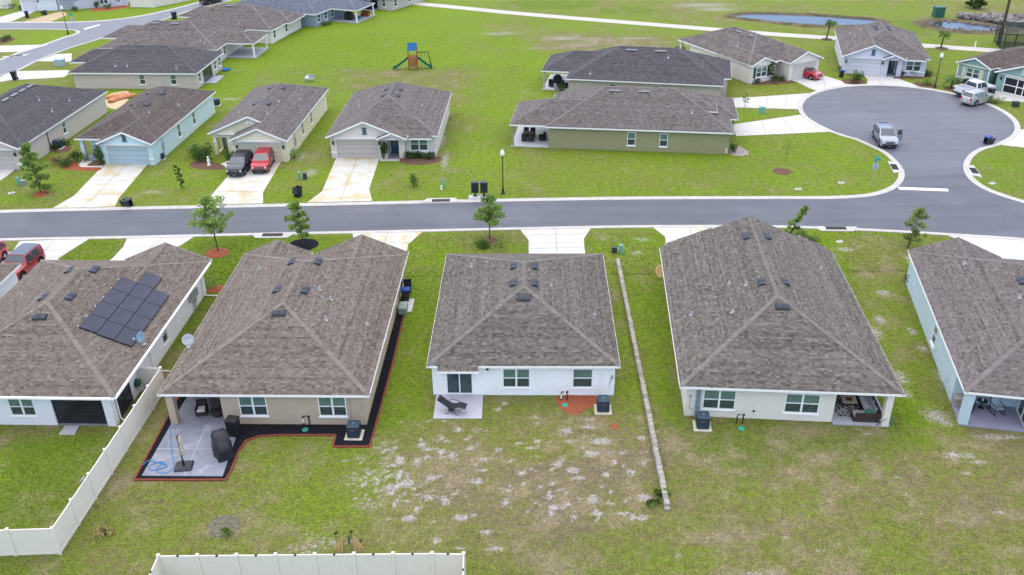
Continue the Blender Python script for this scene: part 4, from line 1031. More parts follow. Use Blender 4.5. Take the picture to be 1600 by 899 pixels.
h.seg((-9, 2.25), (-7.2, 2.25), [(.4, 1.55, -.05, 2.0)], reveal=.3); h.seg((-9, 4.6), (-9, 2.25), [(.45, 1.9, .05, 2.0)], reveal=.3)
lintel(h, -7.15, -5.96, 2.25, .62, .74); lintel(h, -9.02, -8.61, 2.25, 1.5, 1.62)
for x, y, s in ((-5.4, 13.2, 'L'), (-3.9, 13.2, 'R'), (-5.4, 7.2, 'L'), (-3.9, 7.2, 'R')): h.vent(x, y, s)
h.pipe(-3.3, 8.9, 'R'); h.pipe(-1.6, 12, 'R'); h.pipe(-3.3, 4.5, 'R'); h.pipe(-7, 6, 'L')
b = MB(); b.b2(-.3, -.14, 3.2, 3.6, .9, 1.7); b.cyl((-.22, 3.4, 0), (-.22, 3.4, 2.3), .03, n=6); b.build('electric_meter', M_alu, h.o)
h.done(); M3 = h

# pale blue house
h = House('pale aqua blue house with blue garage door, second from the left across the street', W_aqua, 'umber', 237.7, 224, -4.6)
h.roof(-9.1, 0, 1.0, 18.7); h.roof(-6.1, 0, -.2, 9, ('gable', 'gable'))
fr = h.seg((-5.8, .25), (-.3, .25), [(.5, 5.0, -.05, 2.13)]); h.garage(fr, .5, 5.0, 2.13, M_gar_blue); h.louvre(fr, 2.75, 2.75, 3.4, out=.135)
fr = h.seg((-.3, .25), (-.3, 18.3), [(6.8, 7.6, .65, 2.15), (11.2, 12.0, .65, 2.15)]); h.win(fr, 6.8, 7.6, .65, 2.15, False); h.win(fr, 11.2, 12.0, .65, 2.15, False)
h.seg((-.3, 18.3), (-8.8, 18.3)); h.seg((-8.8, 18.3), (-8.8, 3.4)); h.seg((-8.8, 3.4), (-5.8, 3.4)); front_door(h, -6.9, 3.38, m=M_door_bl); h.seg((-5.8, 3.4), (-5.8, .25))
for xx, yy in ((-8.6, 1.5), (-6.35, 1.5)): h.post(xx, yy, .4)
h.floor(-8.8, -5.82, 1.2, 3.4, M_pave_dk, .09); lintel(h, -.78, -.31, .25, .6, .75)
for x, y, s in ((-5.3, 12.2, 'L'), (-3.8, 12.2, 'R'), (-5.3, 8.0, 'L'), (-3.8, 8.0, 'R')): h.vent(x, y, s)
h.pipe(-2.9, 6.4, 'R'); h.pipe(-1.5, 11, 'R')
b = MB(); b.b2(-.3, -.14, 2.6, 2.95, .9, 1.7); b.cyl((-.22, 2.8, 0), (-.22, 2.8, 2.2), .03, n=6); b.build('electric_meter', M_alu, h.o)
h.done(); M2 = h

# dark roofed house at the left edge
h = House('taupe house with charcoal roof and four long roof vents at the left edge', W_taupe, 'charcoal', 30, 231, -4.2)
h.roof(-12.6, 0, .4, 20.3); h.roof(-6.6, 0, -.2, 9, ('gable', 'gable')); 
fr = h.seg((-6.2, .25), (-.35, .25), [(.5, 5.1, -.05, 2.13)]); h.garage(fr, .5, 5.1, 2.13, M_gar_tan); h.lantern(fr, 5.4, 1.75)
fr = h.seg((-.35, .25), (-.35, 19.9), [(9.0, 9.8, .8, 2.15)]); h.win(fr, 9.0, 9.8, .8, 2.15, False); h.seg((-.35, 19.9), (-12.2, 19.9)); h.seg((-12.2, 19.9), (-12.2, .8)); h.seg((-12.2, .8), (-6.2, .8))
for y in (8.6, 10.4, 12.1, 13.8): h.vent(-5.75, y, 'R', kind='slant', size=.7)
for x, y in ((-3.6, 11.4), (-1.5, 14.0), (-1.5, 10)): h.pipe(x, y, 'R', tall=.42)
b = MB(); b.b2(-.35, -.27, 5.9, 6.0, 0, 2.45); b.build('drain_pipe', mat('brown_pipe', (.10, .06, .05), .5, .3), h.o)
lintel(h, -.85, -.36, .25, .6, .75)
h.done(); M1 = h

# ---- two long houses beside the cul-de-sac
def long_house(label, wm, tone, px, py, yaw, L, D, porch, far, wins, wing, dormer=False, E=2.6, slope=.42):
    h = House(label, wm, tone, px, py, yaw, E=E, far=far, slope=slope)
    h.roof(0, L, 0, D, axis='x')
    pl, pd0, pd1 = porch
    h.roof(-pl, 4, pd0, pd1, axis='x', ends=('hip', 'gable'))
    h.roof(L - 6, L + .9, wing[0], wing[1], axis='x', ends=('gable', 'hip'))
    if dormer:
        h.roof(L - 5.6, L - 1.6, D * .27, D * .27 + 3.0, axis='x', ends=('gable', 'hip'), E=E + 1.25, soffit=True)
    fr = h.seg((.35, .4), (L - .35, .4), [(u - .35, u + .55, .62, 2.12) for u in wins])
    for u in wins: h.win(fr, u - .35, u + .55, .62, 2.12, False)
    h.seg((L - .35, .4), (L - .35, D - .4)); h.seg((L - .35, D - .4), (.35, D - .4)); h.seg((.35, D - .4), (.35, .4))
    h.seg((L - .35, wing[0] + .4), (L + .5, wing[0] + .4)); h.seg((L + .5, wing[0] + .4), (L + .5, wing[1] - .4)); h.seg((L + .5, wing[1] - .4), (L - .35, wing[1] - .4))
    h.post(-pl + .3, pd0 + .3, .26, m=wm); h.post(-pl + .3, pd1 - .4, .26, m=wm); h.floor(-pl + .1, .35, pd0 + .1, pd1 - .2, mat('white_patio', (.55, .55, .56), .7, .3), .08)
    return h
h = long_house('olive green house with long grey hip roof, nearest the street by the side road', W_olive, 'mauve', 852, 198, -7.8, 20.3, 12.6, (4.0, .35, 8.4), False, (9.0, 12.5), (4.8, 12.3), True, slope=.45)
for x in (7.4, 10.6): h.vent(x, 5.6, 'B', kind='slant', size=.75)
h.pipe(15.9, 2.6, 'B', tall=.4); b = MB(); b.b2(19.6, 19.9, .3, .38, .1, .7); b.build('meter_box', mat('meter_beige', (.5, .48, .42), .6, .3), h.o)
h.done(); R1 = h
h = long_house('beige house with charcoal roof behind the olive house', stucco('stucco_rose_beige', (.46, .395, .335)), 'charcoal', 884, 123, -11.5, 19.8, 12.4, (3.7, 3.2, 11.0), True, (5.5, 11), (3.4, 12.0), slope=.46)
for x in (7.8, 11.5): h.vent(x, 5.5, 'B', kind='slant', size=.8)
h.pipe(12.6, 4.4, 'B', tall=.4); h.pipe(3.0, 1.0, 'B', tall=.4); h.done(); R2 = h

# ---- cream house with the red saloon
h = House('cream house with dark shutters and a red saloon on its drive', W_cream, 'mauve', 1171, 102, -63.5, far=True)
h.roof(-16.0, 0, 0, 11.2, axis='x'); h.roof(-7, .5, 0, 4.4, axis='x', ends=('gable', 'gable')); h.roof(-7, 1.8, 5.4, 11.3, axis='x', ends=('gable', 'gable'))
fr = h.seg((-13.4, .35), (.1, .35), [(6.1, 6.9, .7, 2.1)]); h.win(fr, 6.1, 6.9, .7, 2.1, False)
fr = h.seg((.1, .35), (.1, 4.1), [(.9, 2.7, .75, 2.05)]); h.win(fr, .9, 2.7, .75, 2.05)
b = MB()
for a in (.42, 2.8): b.b2(.1, .14, .35 + a, .35 + a + .38, .7, 2.1)
b.build_each('shutter', mat('shutter_green', (.03, .055, .05), .5, .3), h.o)
h.seg((.1, 4.1), (-1.2, 4.1)); h.seg((-1.2, 4.1), (-1.2, 5.75)); h.seg((-1.2, 5.75), (1.45, 5.75))
b = MB(); b.b2(-1.2, -1.14, 4.3, 5.3, .1, 2.1); b.build('front_door', M_door_dk, h.o)
fr = h.seg((1.45, 5.75), (1.45, 10.95), [(.6, 4.6, -.05, 2.1)]); h.garage(fr, .6, 4.6, 2.1, mat('garage_cream', (.58, .54, .48), .5, .4), header=False)
h.seg((1.45, 10.95), (-15.6, 10.95)); h.seg((-13.4, 10.95), (-13.4, .35)); h.post(-15.6, .4, .3); h.post(-15.6, 10.8, .3); h.floor(-15.8, -13.4, .1, 10.9)
for x, y in ((-8.6, 4.9), (-5.9, 4.9)): h.vent(x, y, 'B', kind='slant', size=.7)
h.pipe(-5.6, 2.4, 'B'); h.done(); C1 = h

# ---- sage green house with the pool cage
h = House('sage green house with yellow shutters and black garage screen', W_sage, 'umber', 1495, 96, -54, far=True, E=2.5)
h.roof(.6, 13, 1.2, 12, axis='x'); h.roof(0, 4.9, -.1, 7, ('gable', 'gable')); h.roof(5.6, 12.6, -.6, 7, ('gable', 'gable'))
M_trimy = mat('butter_trim', (.60, .56, .38), .6, .3)
fr = h.seg((.3, .2), (4.6, .2), [(1.2, 3.0, .75, 2.0)]); h.win(fr, 1.2, 3.0, .75, 2.0)
b = MB(); b.b2(.95, 1.4, .14, .2, .7, 2.05); b.b2(3.4, 3.85, .14, .2, .7, 2.05); b.build_each('shutter', M_trimy, h.o)
lintel(h, .3, 4.6, .2, 2.2, 2.4, M_trimy); lintel(h, .3, 4.6, .2, .45, .58); b = MB(); b.b2(.24, .36, .12, .2, 0, 2.35); b.b2(4.5, 4.64, .12, .2, 0, 2.35); b.build_each('corner_trim', M_white, h.o)
h.seg((4.6, .2), (4.6, 2.4)); h.seg((4.6, 2.4), (5.9, 2.4)); b = MB(); b.b2(4.75, 5.75, 2.3, 2.38, .1, 2.1); b.build('front_door', mat('door_bright_blue', (.02, .13, .25), .4, .5), h.o)
h.seg((5.9, 2.4), (5.9, -.25)); fr = h.seg((5.9, -.25), (12.3, -.25), [(1.1, 5.6, -.05, 2.1)]); h.garage(fr, 1.1, 5.6, 2.1, M_black, M_trimy); h.lantern(fr, .6, 1.7)
b = MB()
for t in (0, .37, .56, 1.0): b.b2(7.0 + 4.5 * t - .05, 7.0 + 4.5 * t + .05, -.3, -.255, 0, 2.1)
for z in (.06, 1.05, 2.05): b.b2(7.05, 11.45, -.298, -.256, z - .05, z + .05)
b.build('garage_screen_frame', M_white, h.o)
h.louvre(fr, 3.2, 2.75, 3.4, m=M_trimy, out=.035); h.seg((12.3, -.25), (12.3, 11.6)); h.seg((12.3, 11.6), (.9, 11.6)); h.seg((.3, 6), (.3, .2)); h.seg((.9, 11.6), (.9, 6))
h.done(); C3 = h
# pool cage
t = thing('pool_cage', 'black screened pool cage behind the sage green house', 'pool cage', P(1566, 81), R(-14))
f = MB(); pan = MB(); wx, wy, hz = 9.0, 6.0, 2.6
for i in range(7):
    x = wx * i / 6
    for y in (0, wy): f.box((x, y, hz / 2), (.08, .08, hz))
    f.tube([(x, 0, hz), (x, wy / 2, hz + 1.1), (x, wy, hz)], .045, 4)
for y in (0, wy):
    for z in (.05, 1.2, hz): f.box((wx / 2, y, z), (wx, .06, .06))
f.box((wx / 2, wy / 2, hz + 1.1), (wx, .07, .07))
for y in (0, 2, 4, wy):
    for x in (0, wx): f.box((x, y, hz / 2), (.07, .07, hz))
f.build('frame', M_bronze, t)
M_net = mat('pool_netting', (.03, .035, .04), .8, .2, alpha=.62)
pan.poly([(0, .01, .1), (wx, .01, .1), (wx, .01, hz), (0, .01, hz)]); pan.poly([(.01, 0, .1), (.01, wy, .1), (.01, wy, hz), (.01, 0, hz)]); pan.poly([(0, 0, hz + .01), (wx, 0, hz + .01), (wx, wy / 2, hz + 1.1), (0, wy / 2, hz + 1.1)]); pan.poly([(0, wy / 2, hz + 1.1), (wx, wy / 2, hz + 1.1), (wx, wy, hz), (0, wy, hz)])
pan.build('netting', M_net, t)

# ---- the far street, upper left
def far_house(label, wm, tone, px, py, yaw, L, D, E, wins=(), sidewins=(), porch=None, wing=None, back=None, ridge_v=(), mk=None):
    h = House(label, wm, tone, px, py, yaw, E=E, far=True)
    h.roof(-L, 0, 0, D, axis='x')
    if wing: h.roof(*wing, axis='x', ends=('hip', 'gable'))
    if porch:
        h.roof(-3, porch[0], porch[1], porch[2], axis='x', ends=('gable', 'hip'), slope=.36)
        h.post(porch[0] - .3, porch[1] + .25, .2, m=M_white); h.post(porch[0] - .3, porch[2] - .25, .2, m=M_white); h.floor(-.3, porch[0] - .05, porch[1], porch[2])
    fr = h.seg((-L + .4, .4), (-.4, .4), [(L - .4 + u, L - .4 + u + .85, .6, 1.95) for u in wins])
    for u in wins: h.win(fr, L - .4 + u, L - .4 + u + .85, .6, 1.95, False)
    fr = h.seg((-.4, .4), (-.4, D - .4), [(u, u + .8, .6, 1.9) for u in sidewins])
    for u in sidewins: h.win(fr, u, u + .8, .6, 1.9, False, kind='dark')
    h.seg((-.4, D - .4), (-L + .4, D - .4)); h.seg((-L + .4, D - .4), (-L + .4, .4))
    for x, y in ridge_v: h.vent(x, y, 'B', kind='slant', size=.8)
    return h
h = far_house('long taupe house with charcoal roof beside the far street, nearest the camera', W_taupe, 'charcoal', 307, 115, -3.3, 17.6, 11, 2.25, (-8.2, -3.9), (1.0, 7.2, 9.0), wing=(-20.0, -12, 5.4, 10.9))
b = MB(); b.b2(-.4, -.3, 3.2, 6.3, .05, 2.0); b.build('porch_opening', M_glass_dk, h.o); h.floor(-.4, 1.2, 3.0, 6.6); h.pipe(-11.5, 1.3, 'B', tall=.5); h.pipe(-9.9, 1.3, 'B', tall=.5); h.pipe(-3.0, .9, 'B', tall=.5)
h.done(); T1 = h
h = far_house('beige house with brown roof and back porch on white posts, middle of the far street', W_beige, 'mauve', 338, 78, -6, 18, 12.5, 2.25, (), (1.2, 3.0), porch=(4.2, 4.0, 10), wing=(-20.5, -13, 6, 12), ridge_v=((-11.4, 5.6), (-8.3, 5.6)))
h.pipe(-3.0, 1.8, 'B', tall=.5); h.pipe(-2.2, 1.4, 'B', tall=.5); h.done(); T2 = h
h = far_house('cream house with brown hip roof on the far street, before the blue-grey house', W_cream, 'mauve', 424, 48, -13, 17.5, 12, 2.2, (), (.9, 5.2), wing=(-20, -13, 6.5, 12), ridge_v=((-9.5, 5.4),))
h.roof(-5, .6, 5.4, 11.5, axis='x', ends=('gable', 'hip')); h.pipe(-12.5, 1.6, 'B', tall=.5); h.pipe(-6, 1.2, 'B', tall=.5); h.done(); T3 = h
h = far_house('blue-grey house with slate roof and covered back patio', W_grey, 'slate', 493, 23, -21, 18, 12, 2.2, (-4.2,), (.8, 3.0, 5.2), porch=(5.0, 5.0, 11.4)); h.done(); T4 = h
h = far_house('beige house cut off by the top edge, its back porch on a square column', W_sand, 'mauve', 612, -2, -30, 17, 12, 2.3, (-2.6,), (.8, 5.2)); 
b = MB(); b.b2(-6.4, -3.6, .32, .39, .1, 2.0); b.build('porch_opening', M_glass_dk, h.o); h.floor(-6.6, -3.4, -2.2, .4); h.post(-6.2, -1.9, .5); h.roof(-8, -3.2, -2.4, 4, ('hip', 'gable')); h.done(); T5 = h
def street_house(label, wm, gm, x0, x1, y, gar, wins, tone, wpx):
    p0, p1 = P(x0, y[0]), P(x1, y[1]); d = p1 - p0; L = d.length; h = House(label, wm, tone, 0, 0, math.degrees(math.atan2(d.y, d.x)), far=True)
    h.pos = p0; h.o.location = (p0.x, p0.y, 0)
    h.roof(-.4, L + .4, -.4, 13)
    holes = [(a * L, b * L, -.05, 2.1) for a, b in gar] + [(a * L, b * L, .6, 2.1) for a, b in wins]
    fr = h.seg((0, 0), (L, 0), holes)
    for (a, b), g in zip(gar, gm): h.garage(fr, a * L, b * L, 2.1, g, header=False)
    for a, b in wins: h.win(fr, a * L, b * L, .6, 2.1)
    for a, b in gar: h.lantern(fr, b * L + .3, 1.7)
    h.seg((L, 0), (L, 12.6)); h.seg((L, 12.6), (0, 12.6)); h.seg((0, 12.6), (0, 0)); h.done(); return h
street_house('white garage front of a house at the top left edge', stucco('stucco_bright', (.72, .73, .74)), [M_gar_wht], 35, 91, (18, 16.5), [(.05, .45)], [], 'mauve', 0)
street_house('grey house with white twin window and red flower bed at the top edge', W_lilac, [M_gar_grey], 93, 200, (16.5, 9), [(.02, .23)], [(.6, .72), (.84, .9)], 'mauve', 0)

# ================================================================== VEHICLES
def paint(name, col, metal=.25, rough=.3): return mat('paint_' + name, col, rough, .5, metal, coat=.6)
def interp(tab, x):
    for (x0, y0), (x1, y1) in zip(tab, tab[1:]):
        if x <= x1: return y0 + (y1 - y0) * max(0, min(1, (x - x0) / (x1 - x0 + 1e-9)))
    return tab[-1][1]
def vehicle(name, label, cat, loc, head, col, L, Wd, H, top, belt, glass, wheel_r=.36, axles=None, group='parked vehicles', roofcol=None, clear=.2, round_=.10, side_glass=(), lower=None, open_gate=False, open_door=False, bed=None, rails=False):
    """x forward. top: (x, z) roofline from tail to nose; belt height; glass = (windscreen x0 (top), x1 (base), rear x0 (base), x1 (top))"""
    t = thing(name, label, cat, loc, head, group)
    hw = Wd / 2; axles = axles or (-L * .29, L * .31); xs0 = sorted({x for x, z in top} | {-L / 2 + L * i / 34 for i in range(35)} | {a + d * wheel_r for a in axles for d in (-1.22, -1.0, -.7, -.35, 0, .35, .7, 1.0, 1.22)})
    xs0 = [x for x in xs0 if -L / 2 <= x <= L / 2]
    def wid(x):
        f = abs(x) / (L / 2); return hw * (1 - .16 * max(0, (f - .72) / .28) ** 2)
    def bottom(x):
        z = clear + .12 * max(0, (abs(x) / (L / 2) - .85) / .15)
        for a in axles:
            d = abs(x - a) / (wheel_r * 1.2)
            if d < 1: z = max(z, wheel_r + wheel_r * 1.2 * math.sqrt(1 - d * d) * .95 )
        return z
    def y_at(x, z):
        w = wid(x); zt = interp(top, x)
        if z <= belt: return w * (1 - .05 * max(0, (belt - z) / belt - .3))
        return w * (1 - .24 * (z - belt) / max(.3, H - belt))
    n = 11; V = []; F_ = []
    for x in xs0:
        zt = interp(top, x); zb = bottom(x); zbelt = min(belt, zt - .05)
        ring = [(y_at(x, zb) * .93, zb), (y_at(x, zb + .1), zb + .08), (y_at(x, zb + (zbelt - zb) * .5), zb + (zbelt - zb) * .5), (y_at(x, zbelt) , zbelt)]
        zs = zt - .07
        if zs > zbelt + .12: ring += [(y_at(x, zbelt + (zs - zbelt) * .5), zbelt + (zs - zbelt) * .5), (y_at(x, zs), zs)]
        else: ring += [(y_at(x, zbelt) * .985, zbelt + (zt - zbelt) * .3), (y_at(x, zbelt) * .96, zbelt + (zt - zbelt) * .6)]
        yt = ring[-1][0]; ring += [(yt * .9, zt - .012), (yt * .45, zt), (0, zt + .006)]
        full = [(y, z) for y, z in ring] + [(-y, z) for y, z in ring[-2::-1]]
        V += [(x, y, z) for y, z in full]
    m_ = len(full)
    for i in range(len(xs0) - 1):
        for j in range(m_ - 1): F_.append([i * m_ + j, (i + 1) * m_ + j, (i + 1) * m_ + j + 1, i * m_ + j + 1])
    F_.append(list(range(m_))); F_.append([(len(xs0) - 1) * m_ + j for j in range(m_)][::-1])
    b = MB(); b.add(V, F_); body = b.build('body', col, t); autosmooth(body, 40)
    # dark underside and wheel wells
    u = MB(); u.box((0, 0, clear + .2), (L * .9, Wd * .82, .34)); u.build('underbody', M_blackp, t)
    if lower:
        lo = MB()
        for s in (-1, 1):
            lo.box((sum(axles) / 2, s * (hw * .985), clear + .1), (axles[1] - axles[0] - wheel_r * 2.3, .05, .16))
        for e in (-1, 1): lo.cbox((e * (L / 2 - .02), 0, clear + .14), (.12, Wd * .84, .24), .04)
        lo.build_each('bumper_trim', lower, t)
    def patch(mb_, pts, off=.012):
        mb_.poly([Vector(p) + Vector(off_) for p, off_ in pts])
    # side windows
    for s in (-1, 1):
        for (xa, xb, xc, xd) in side_glass:   # bottom from xa..xb, top from xc..xd
            g = MB(); zb_, za = belt + .03, interp(top, (xc + xd) / 2) - .12
            def sp(x, z): return Vector((x, s * (y_at(x, z) + .012), z))
            N_ = 4; vs = []
            for k in range(N_ + 1):
                f = k / N_; z = zb_ + (za - zb_) * f
                vs += [sp(xa + (xc - xa) * f, z), sp(xb + (xd - xb) * f, z)]
            fs = [[2 * k, 2 * k + 1, 2 * k + 3, 2 * k + 2] if s < 0 else [2 * k + 1, 2 * k, 2 * k + 2, 2 * k + 3] for k in range(N_)]
            g.add(vs, fs); g.build('side_window', M_carglass, t)
    # windscreen and rear window laid on the body
    def screen_(x0, x1, nm):
        g = MB(); vs = []
        N_ = 5
        for k in range(N_ + 1):
            x = x0 + (x1 - x0) * k / N_; z = interp(top, x) + .014
            yy = y_at(x, max(belt, z - .09)) * .86
            for j in (-1, -.5, 0, .5, 1): vs.append((x, j * yy, z + .004 * (1 - abs(j))))
        fs = [[k * 5 + j, (k + 1) * 5 + j, (k + 1) * 5 + j + 1, k * 5 + j + 1] for k in range(N_) for j in range(4)]
        g.add(vs, fs); return g.build(nm, M_carglass, t)
    screen_(glass[0], glass[1], 'windscreen')
    if not open_gate: screen_(glass[2], glass[3], 'rear_window')
    # wheels
    for a in axles:
        for s in (-1, 1):
            Mx = Matrix.Rotation(R(90), 3, 'X'); w = MB(); r = wheel_r; y0 = s * (hw - .13)
            w.lathe([(r * .55, -.12), (r * .93, -.12), (r, -.08), (r, .08), (r * .93, .12), (r * .55, .12)], 18, (a, y0, r), Mx)
            wo = w.build('wheel', M_tyre, t); wo.data.shade_smooth() if False else None
            q = MB(); y1 = y0 + s * .112
            q.lathe([(r * .6, -.012), (r * .6, .012)], 16, (a, y1, r), Mx)
            q.build('rim', mat('rim_dark', (.05, .05, .055), .4, .5), wo); q = MB()
            for k in range(5):
                an = 2 * math.pi * k / 5; q.box((a + math.cos(an) * r * .3, y1 + s * .016, r + math.sin(an) * r * .3), (r * .56, .02, r * .2), 0, Matrix.Rotation(-an, 3, 'Y'))
            q.cyl((a, y1, r), (a, y1 + s * .03, r), r * .16, n=10)
            q.build('spokes', M_rim, wo)
    # lights, grille, plates, mirrors, handles
    for s in (-1, 1):
        xf = L / 2 - .10; zf = min(interp(top, xf) - .14, belt - .08)
        g = MB(); g.cbox((xf - .04, s * wid(xf) * .76, zf - .08), (.24, .36, .15), .03, rz=-s * .35); g.build('headlight', M_headl, t)
        xr = -L / 2 + .06; zr = belt - .12
        g = MB(); g.cbox((xr, s * wid(xr) * .84, zr - .16), (.14, .2, .34), .02); g.build('tail_light', M_taill, t)
        xm = glass[1] - .32; g = MB(); g.cbox((xm, s * (y_at(xm, belt) + .13), belt - .02), (.14, .2, .16), .04); g.build('wing_mirror', col if not open_door or s > 0 else col, t)
        g = MB()
        for xh in (.1, -.75): g.box((xh, s * (y_at(xh, belt - .1) + .012), belt - .1), (.18, .02, .03))
        tag(g.build('door_handle', M_rim if name != 'off_road_car' else M_black, t), kind='stuff')
        g = MB(); 
        for xh in (glass[1] - .55, -.25, -1.25):
            if xh < axles[0] + wheel_r * .9: continue
            za, zb_ = clear + .22, belt; N_ = 4
            pts = [Vector((xh, s * (y_at(xh, za + (zb_ - za) * k / N_) + .004), za + (zb_ - za) * k / N_)) for k in range(N_ + 1)]
            for p_, q_ in zip(pts, pts[1:]): g.add([p_ - Vector((.012, 0, 0)), p_ + Vector((.012, 0, 0)), q_ + Vector((.012, 0, 0)), q_ - Vector((.012, 0, 0))], [(0, 1, 2, 3)])
        if g.v: tag(g.build('door_seam', M_blackp, t), kind='stuff')
    zf = belt - .3
    g = MB(); g.cbox((L / 2 - .015, 0, zf - .08), (.07, Wd * .44, .2), .02); gr = g.build('grille', M_black, t)
    g = MB()
    for k in range(3): g.box((L / 2 + .022, 0, zf - .04 + k * .055), (.012, Wd * .4, .015))
    tag(g.build('grille_bar', M_rim, gr), kind='stuff')
    g = MB(); g.box((-L / 2 - .012, 0, clear + .42), (.02, .34, .17)); g.box((L / 2 + .015, 0, clear + .18), (.02, .32, .15)); g.build_each('number_plate', mat('plate', (.6, .6, .56), .5, .3), t)
    if roofcol or rails:
        g = MB()
        xa, xb = glass[3] + .05, glass[0] - .05
        if roofcol:
            vs = []
            for k in range(7):
                x = xa + (xb - xa) * k / 6; z = interp(top, x) + .016; yy = y_at(x, z - .08) * .96
                vs += [(x, -yy, z - .05), (x, -yy * .9, z), (x, 0, z + .01), (x, yy * .9, z), (x, yy, z - .05)]
            g.add(vs, [[k * 5 + j, (k + 1) * 5 + j, (k + 1) * 5 + j + 1, k * 5 + j + 1] for k in range(6) for j in range(4)]); g.build('roof_panel', roofcol, t)
        if rails:
            g = MB()
            for s in (-1, 1):
                y = s * y_at(0, H - .1) * .86; g.tube([(xa + .1, y, H - .03), (xa + .25, y, H + .05), (xb - .35, y, H + .05), (xb - .15, y, H - .03)], .022, 5)
            g.build_each('roof_rail', M_rim, t)
    if open_gate:
        x0 = glass[3]; z0 = interp(top, x0); g = MB()
        M4_ = Matrix.Rotation(R(-12), 3, 'Y')
        g.box((x0 - .5, 0, z0 + .14), (1.05, Wd * .74, .06), 0, M4_); tg = g.build('tailgate', col, t)
        g = MB(); g.box((x0 - .5, 0, z0 + .178), (.72, Wd * .62, .012), 0, M4_); g.build('tailgate_glass', M_carglass, tg)
        g = MB(); g.box((glass[2] + .32, 0, belt * .5 + .25), (.06, Wd * .76, belt * .8)); g.build('boot_opening', M_black, t)
    if open_door:
        s = -1 if open_door < 0 else 1; xh = glass[1] - .5; y = y_at(xh, .8) * s; a_ = R(55) * s
        Mz = Matrix.Rotation(a_ + (math.pi if False else 0), 3, 'Z'); dirv = Vector((-math.cos(R(58)), s * math.sin(R(58)), 0)); 
        p0 = Vector((xh, y, 0)); p1 = p0 + dirv * 1.0; nv = Vector((dirv.y, -dirv.x, 0)) * .05
        g = MB(); zl, zh = clear + .12, belt
        g.add([p0 - nv + Vector((0, 0, zl)), p1 - nv + Vector((0, 0, zl)), p1 - nv + Vector((0, 0, zh)), p0 - nv + Vector((0, 0, zh)), p0 + nv + Vector((0, 0, zl)), p1 + nv + Vector((0, 0, zl)), p1 + nv + Vector((0, 0, zh)), p0 + nv + Vector((0, 0, zh))], [(0, 1, 2, 3), (7, 6, 5, 4), (0, 4, 5, 1), (1, 5, 6, 2), (2, 6, 7, 3), (3, 7, 4, 0)])
        dr = g.build('open_door', col, t)
        g = MB(); iw = Vector((0, -s * .16, 0))
        A, B_, C_, D_ = p0 + dirv * .1 + Vector((0, 0, zh)), p1 + Vector((0, 0, zh)), p1 - dirv * .1 + iw + Vector((0, 0, H - .13)), p0 + dirv * .45 + iw + Vector((0, 0, H - .16))
        g.poly([A, B_, C_, D_]); g.build('door_glass', M_carglass, dr)
    return t
SUV = dict(top=[(-2.3, .62), (-2.27, 1.02), (-2.1, 1.12), (-1.78, 1.6), (-1.2, 1.68), (-.2, 1.7), (.35, 1.64), (1.2, 1.10), (1.75, 1.04), (2.15, .94), (2.28, .78), (2.3, .55)], belt=1.03, glass=(.40, 1.16, -2.08, -1.8),
           side_glass=((-.2, .85, -.2, .38), (-1.2, -.28, -1.15, -.28), (-1.85, -1.28, -1.68, -1.23)), L=4.6, Wd=1.86, H=1.7, wheel_r=.36)
def head(p, q):
    a, b = P(*p), P(*q); return math.atan2(b.y - a.y, b.x - a.x)
c0 = P(377, 266); vehicle('parked_car', 'dark navy SUV nose-out on the drive of the straw-yellow house', 'SUV', (c0.x, c0.y, .03), head((389, 249), (365, 279)), paint('navy', (.010, .014, .028)), roofcol=M_black, lower=M_blackp, **SUV)
c0 = P(412.5, 261); vehicle('parked_car', 'bright red SUV nose-out beside the dark navy SUV', 'SUV', (c0.x, c0.y, .03), head((420, 247), (405, 275)), paint('red', (.42, .012, .03), .15), lower=M_blackp, **{**SUV, 'L': 4.6, 'Wd': 1.82})
t_ = bpy.data.objects[-1] if False else None
# silver SUV with raised tailgate and open door
c0 = P(1381, 222); vehicle('parked_car', 'silver SUV on the road with its tailgate raised and a front door open', 'SUV', (c0.x, c0.y, .012), head((1371, 204), (1393, 236)), paint('silver', (.27, .29, .32), .45), lower=M_blackp, open_gate=True, open_door=1, rails=True, roofcol=paint('silver_roof', (.13, .14, .17), .3), **{**SUV, 'L': 4.85, 'top': [(x * 1.055, z * 1.02) for x, z in SUV['top']], 'glass': tuple(x * 1.055 for x in SUV['glass']), 'side_glass': tuple(tuple(x * 1.055 for x in q) for q in SUV['side_glass']), 'Wd': 1.92, 'H': 1.73, 'wheel_r': .38})
# champagne estate SUV by the kerb
c0 = P(1525, 161); vehicle('parked_car', 'champagne boxy SUV with roof rails parked at the kerb, tail to the camera', 'SUV', (c0.x, c0.y, .012), head((1508, 165), (1543, 156)), paint('champagne', (.42, .385, .35), .35), lower=paint('champagne_lower', (.26, .235, .21), .2), rails=True,
    L=4.6, Wd=1.84, H=1.72, top=[(-2.3, .6), (-2.28, 1.02), (-2.22, 1.1), (-1.98, 1.66), (-1.6, 1.72), (0, 1.73), (.3, 1.69), (.95, 1.12), (1.3, 1.08), (2.12, .98), (2.26, .82), (2.3, .55)], belt=1.05, glass=(.34, .92, -2.19, -2.0), side_glass=((-.05, .68, -.05, .26), (-.95, -.13, -.95, -.13), (-1.95, -1.05, -1.82, -1.05)), wheel_r=.37)
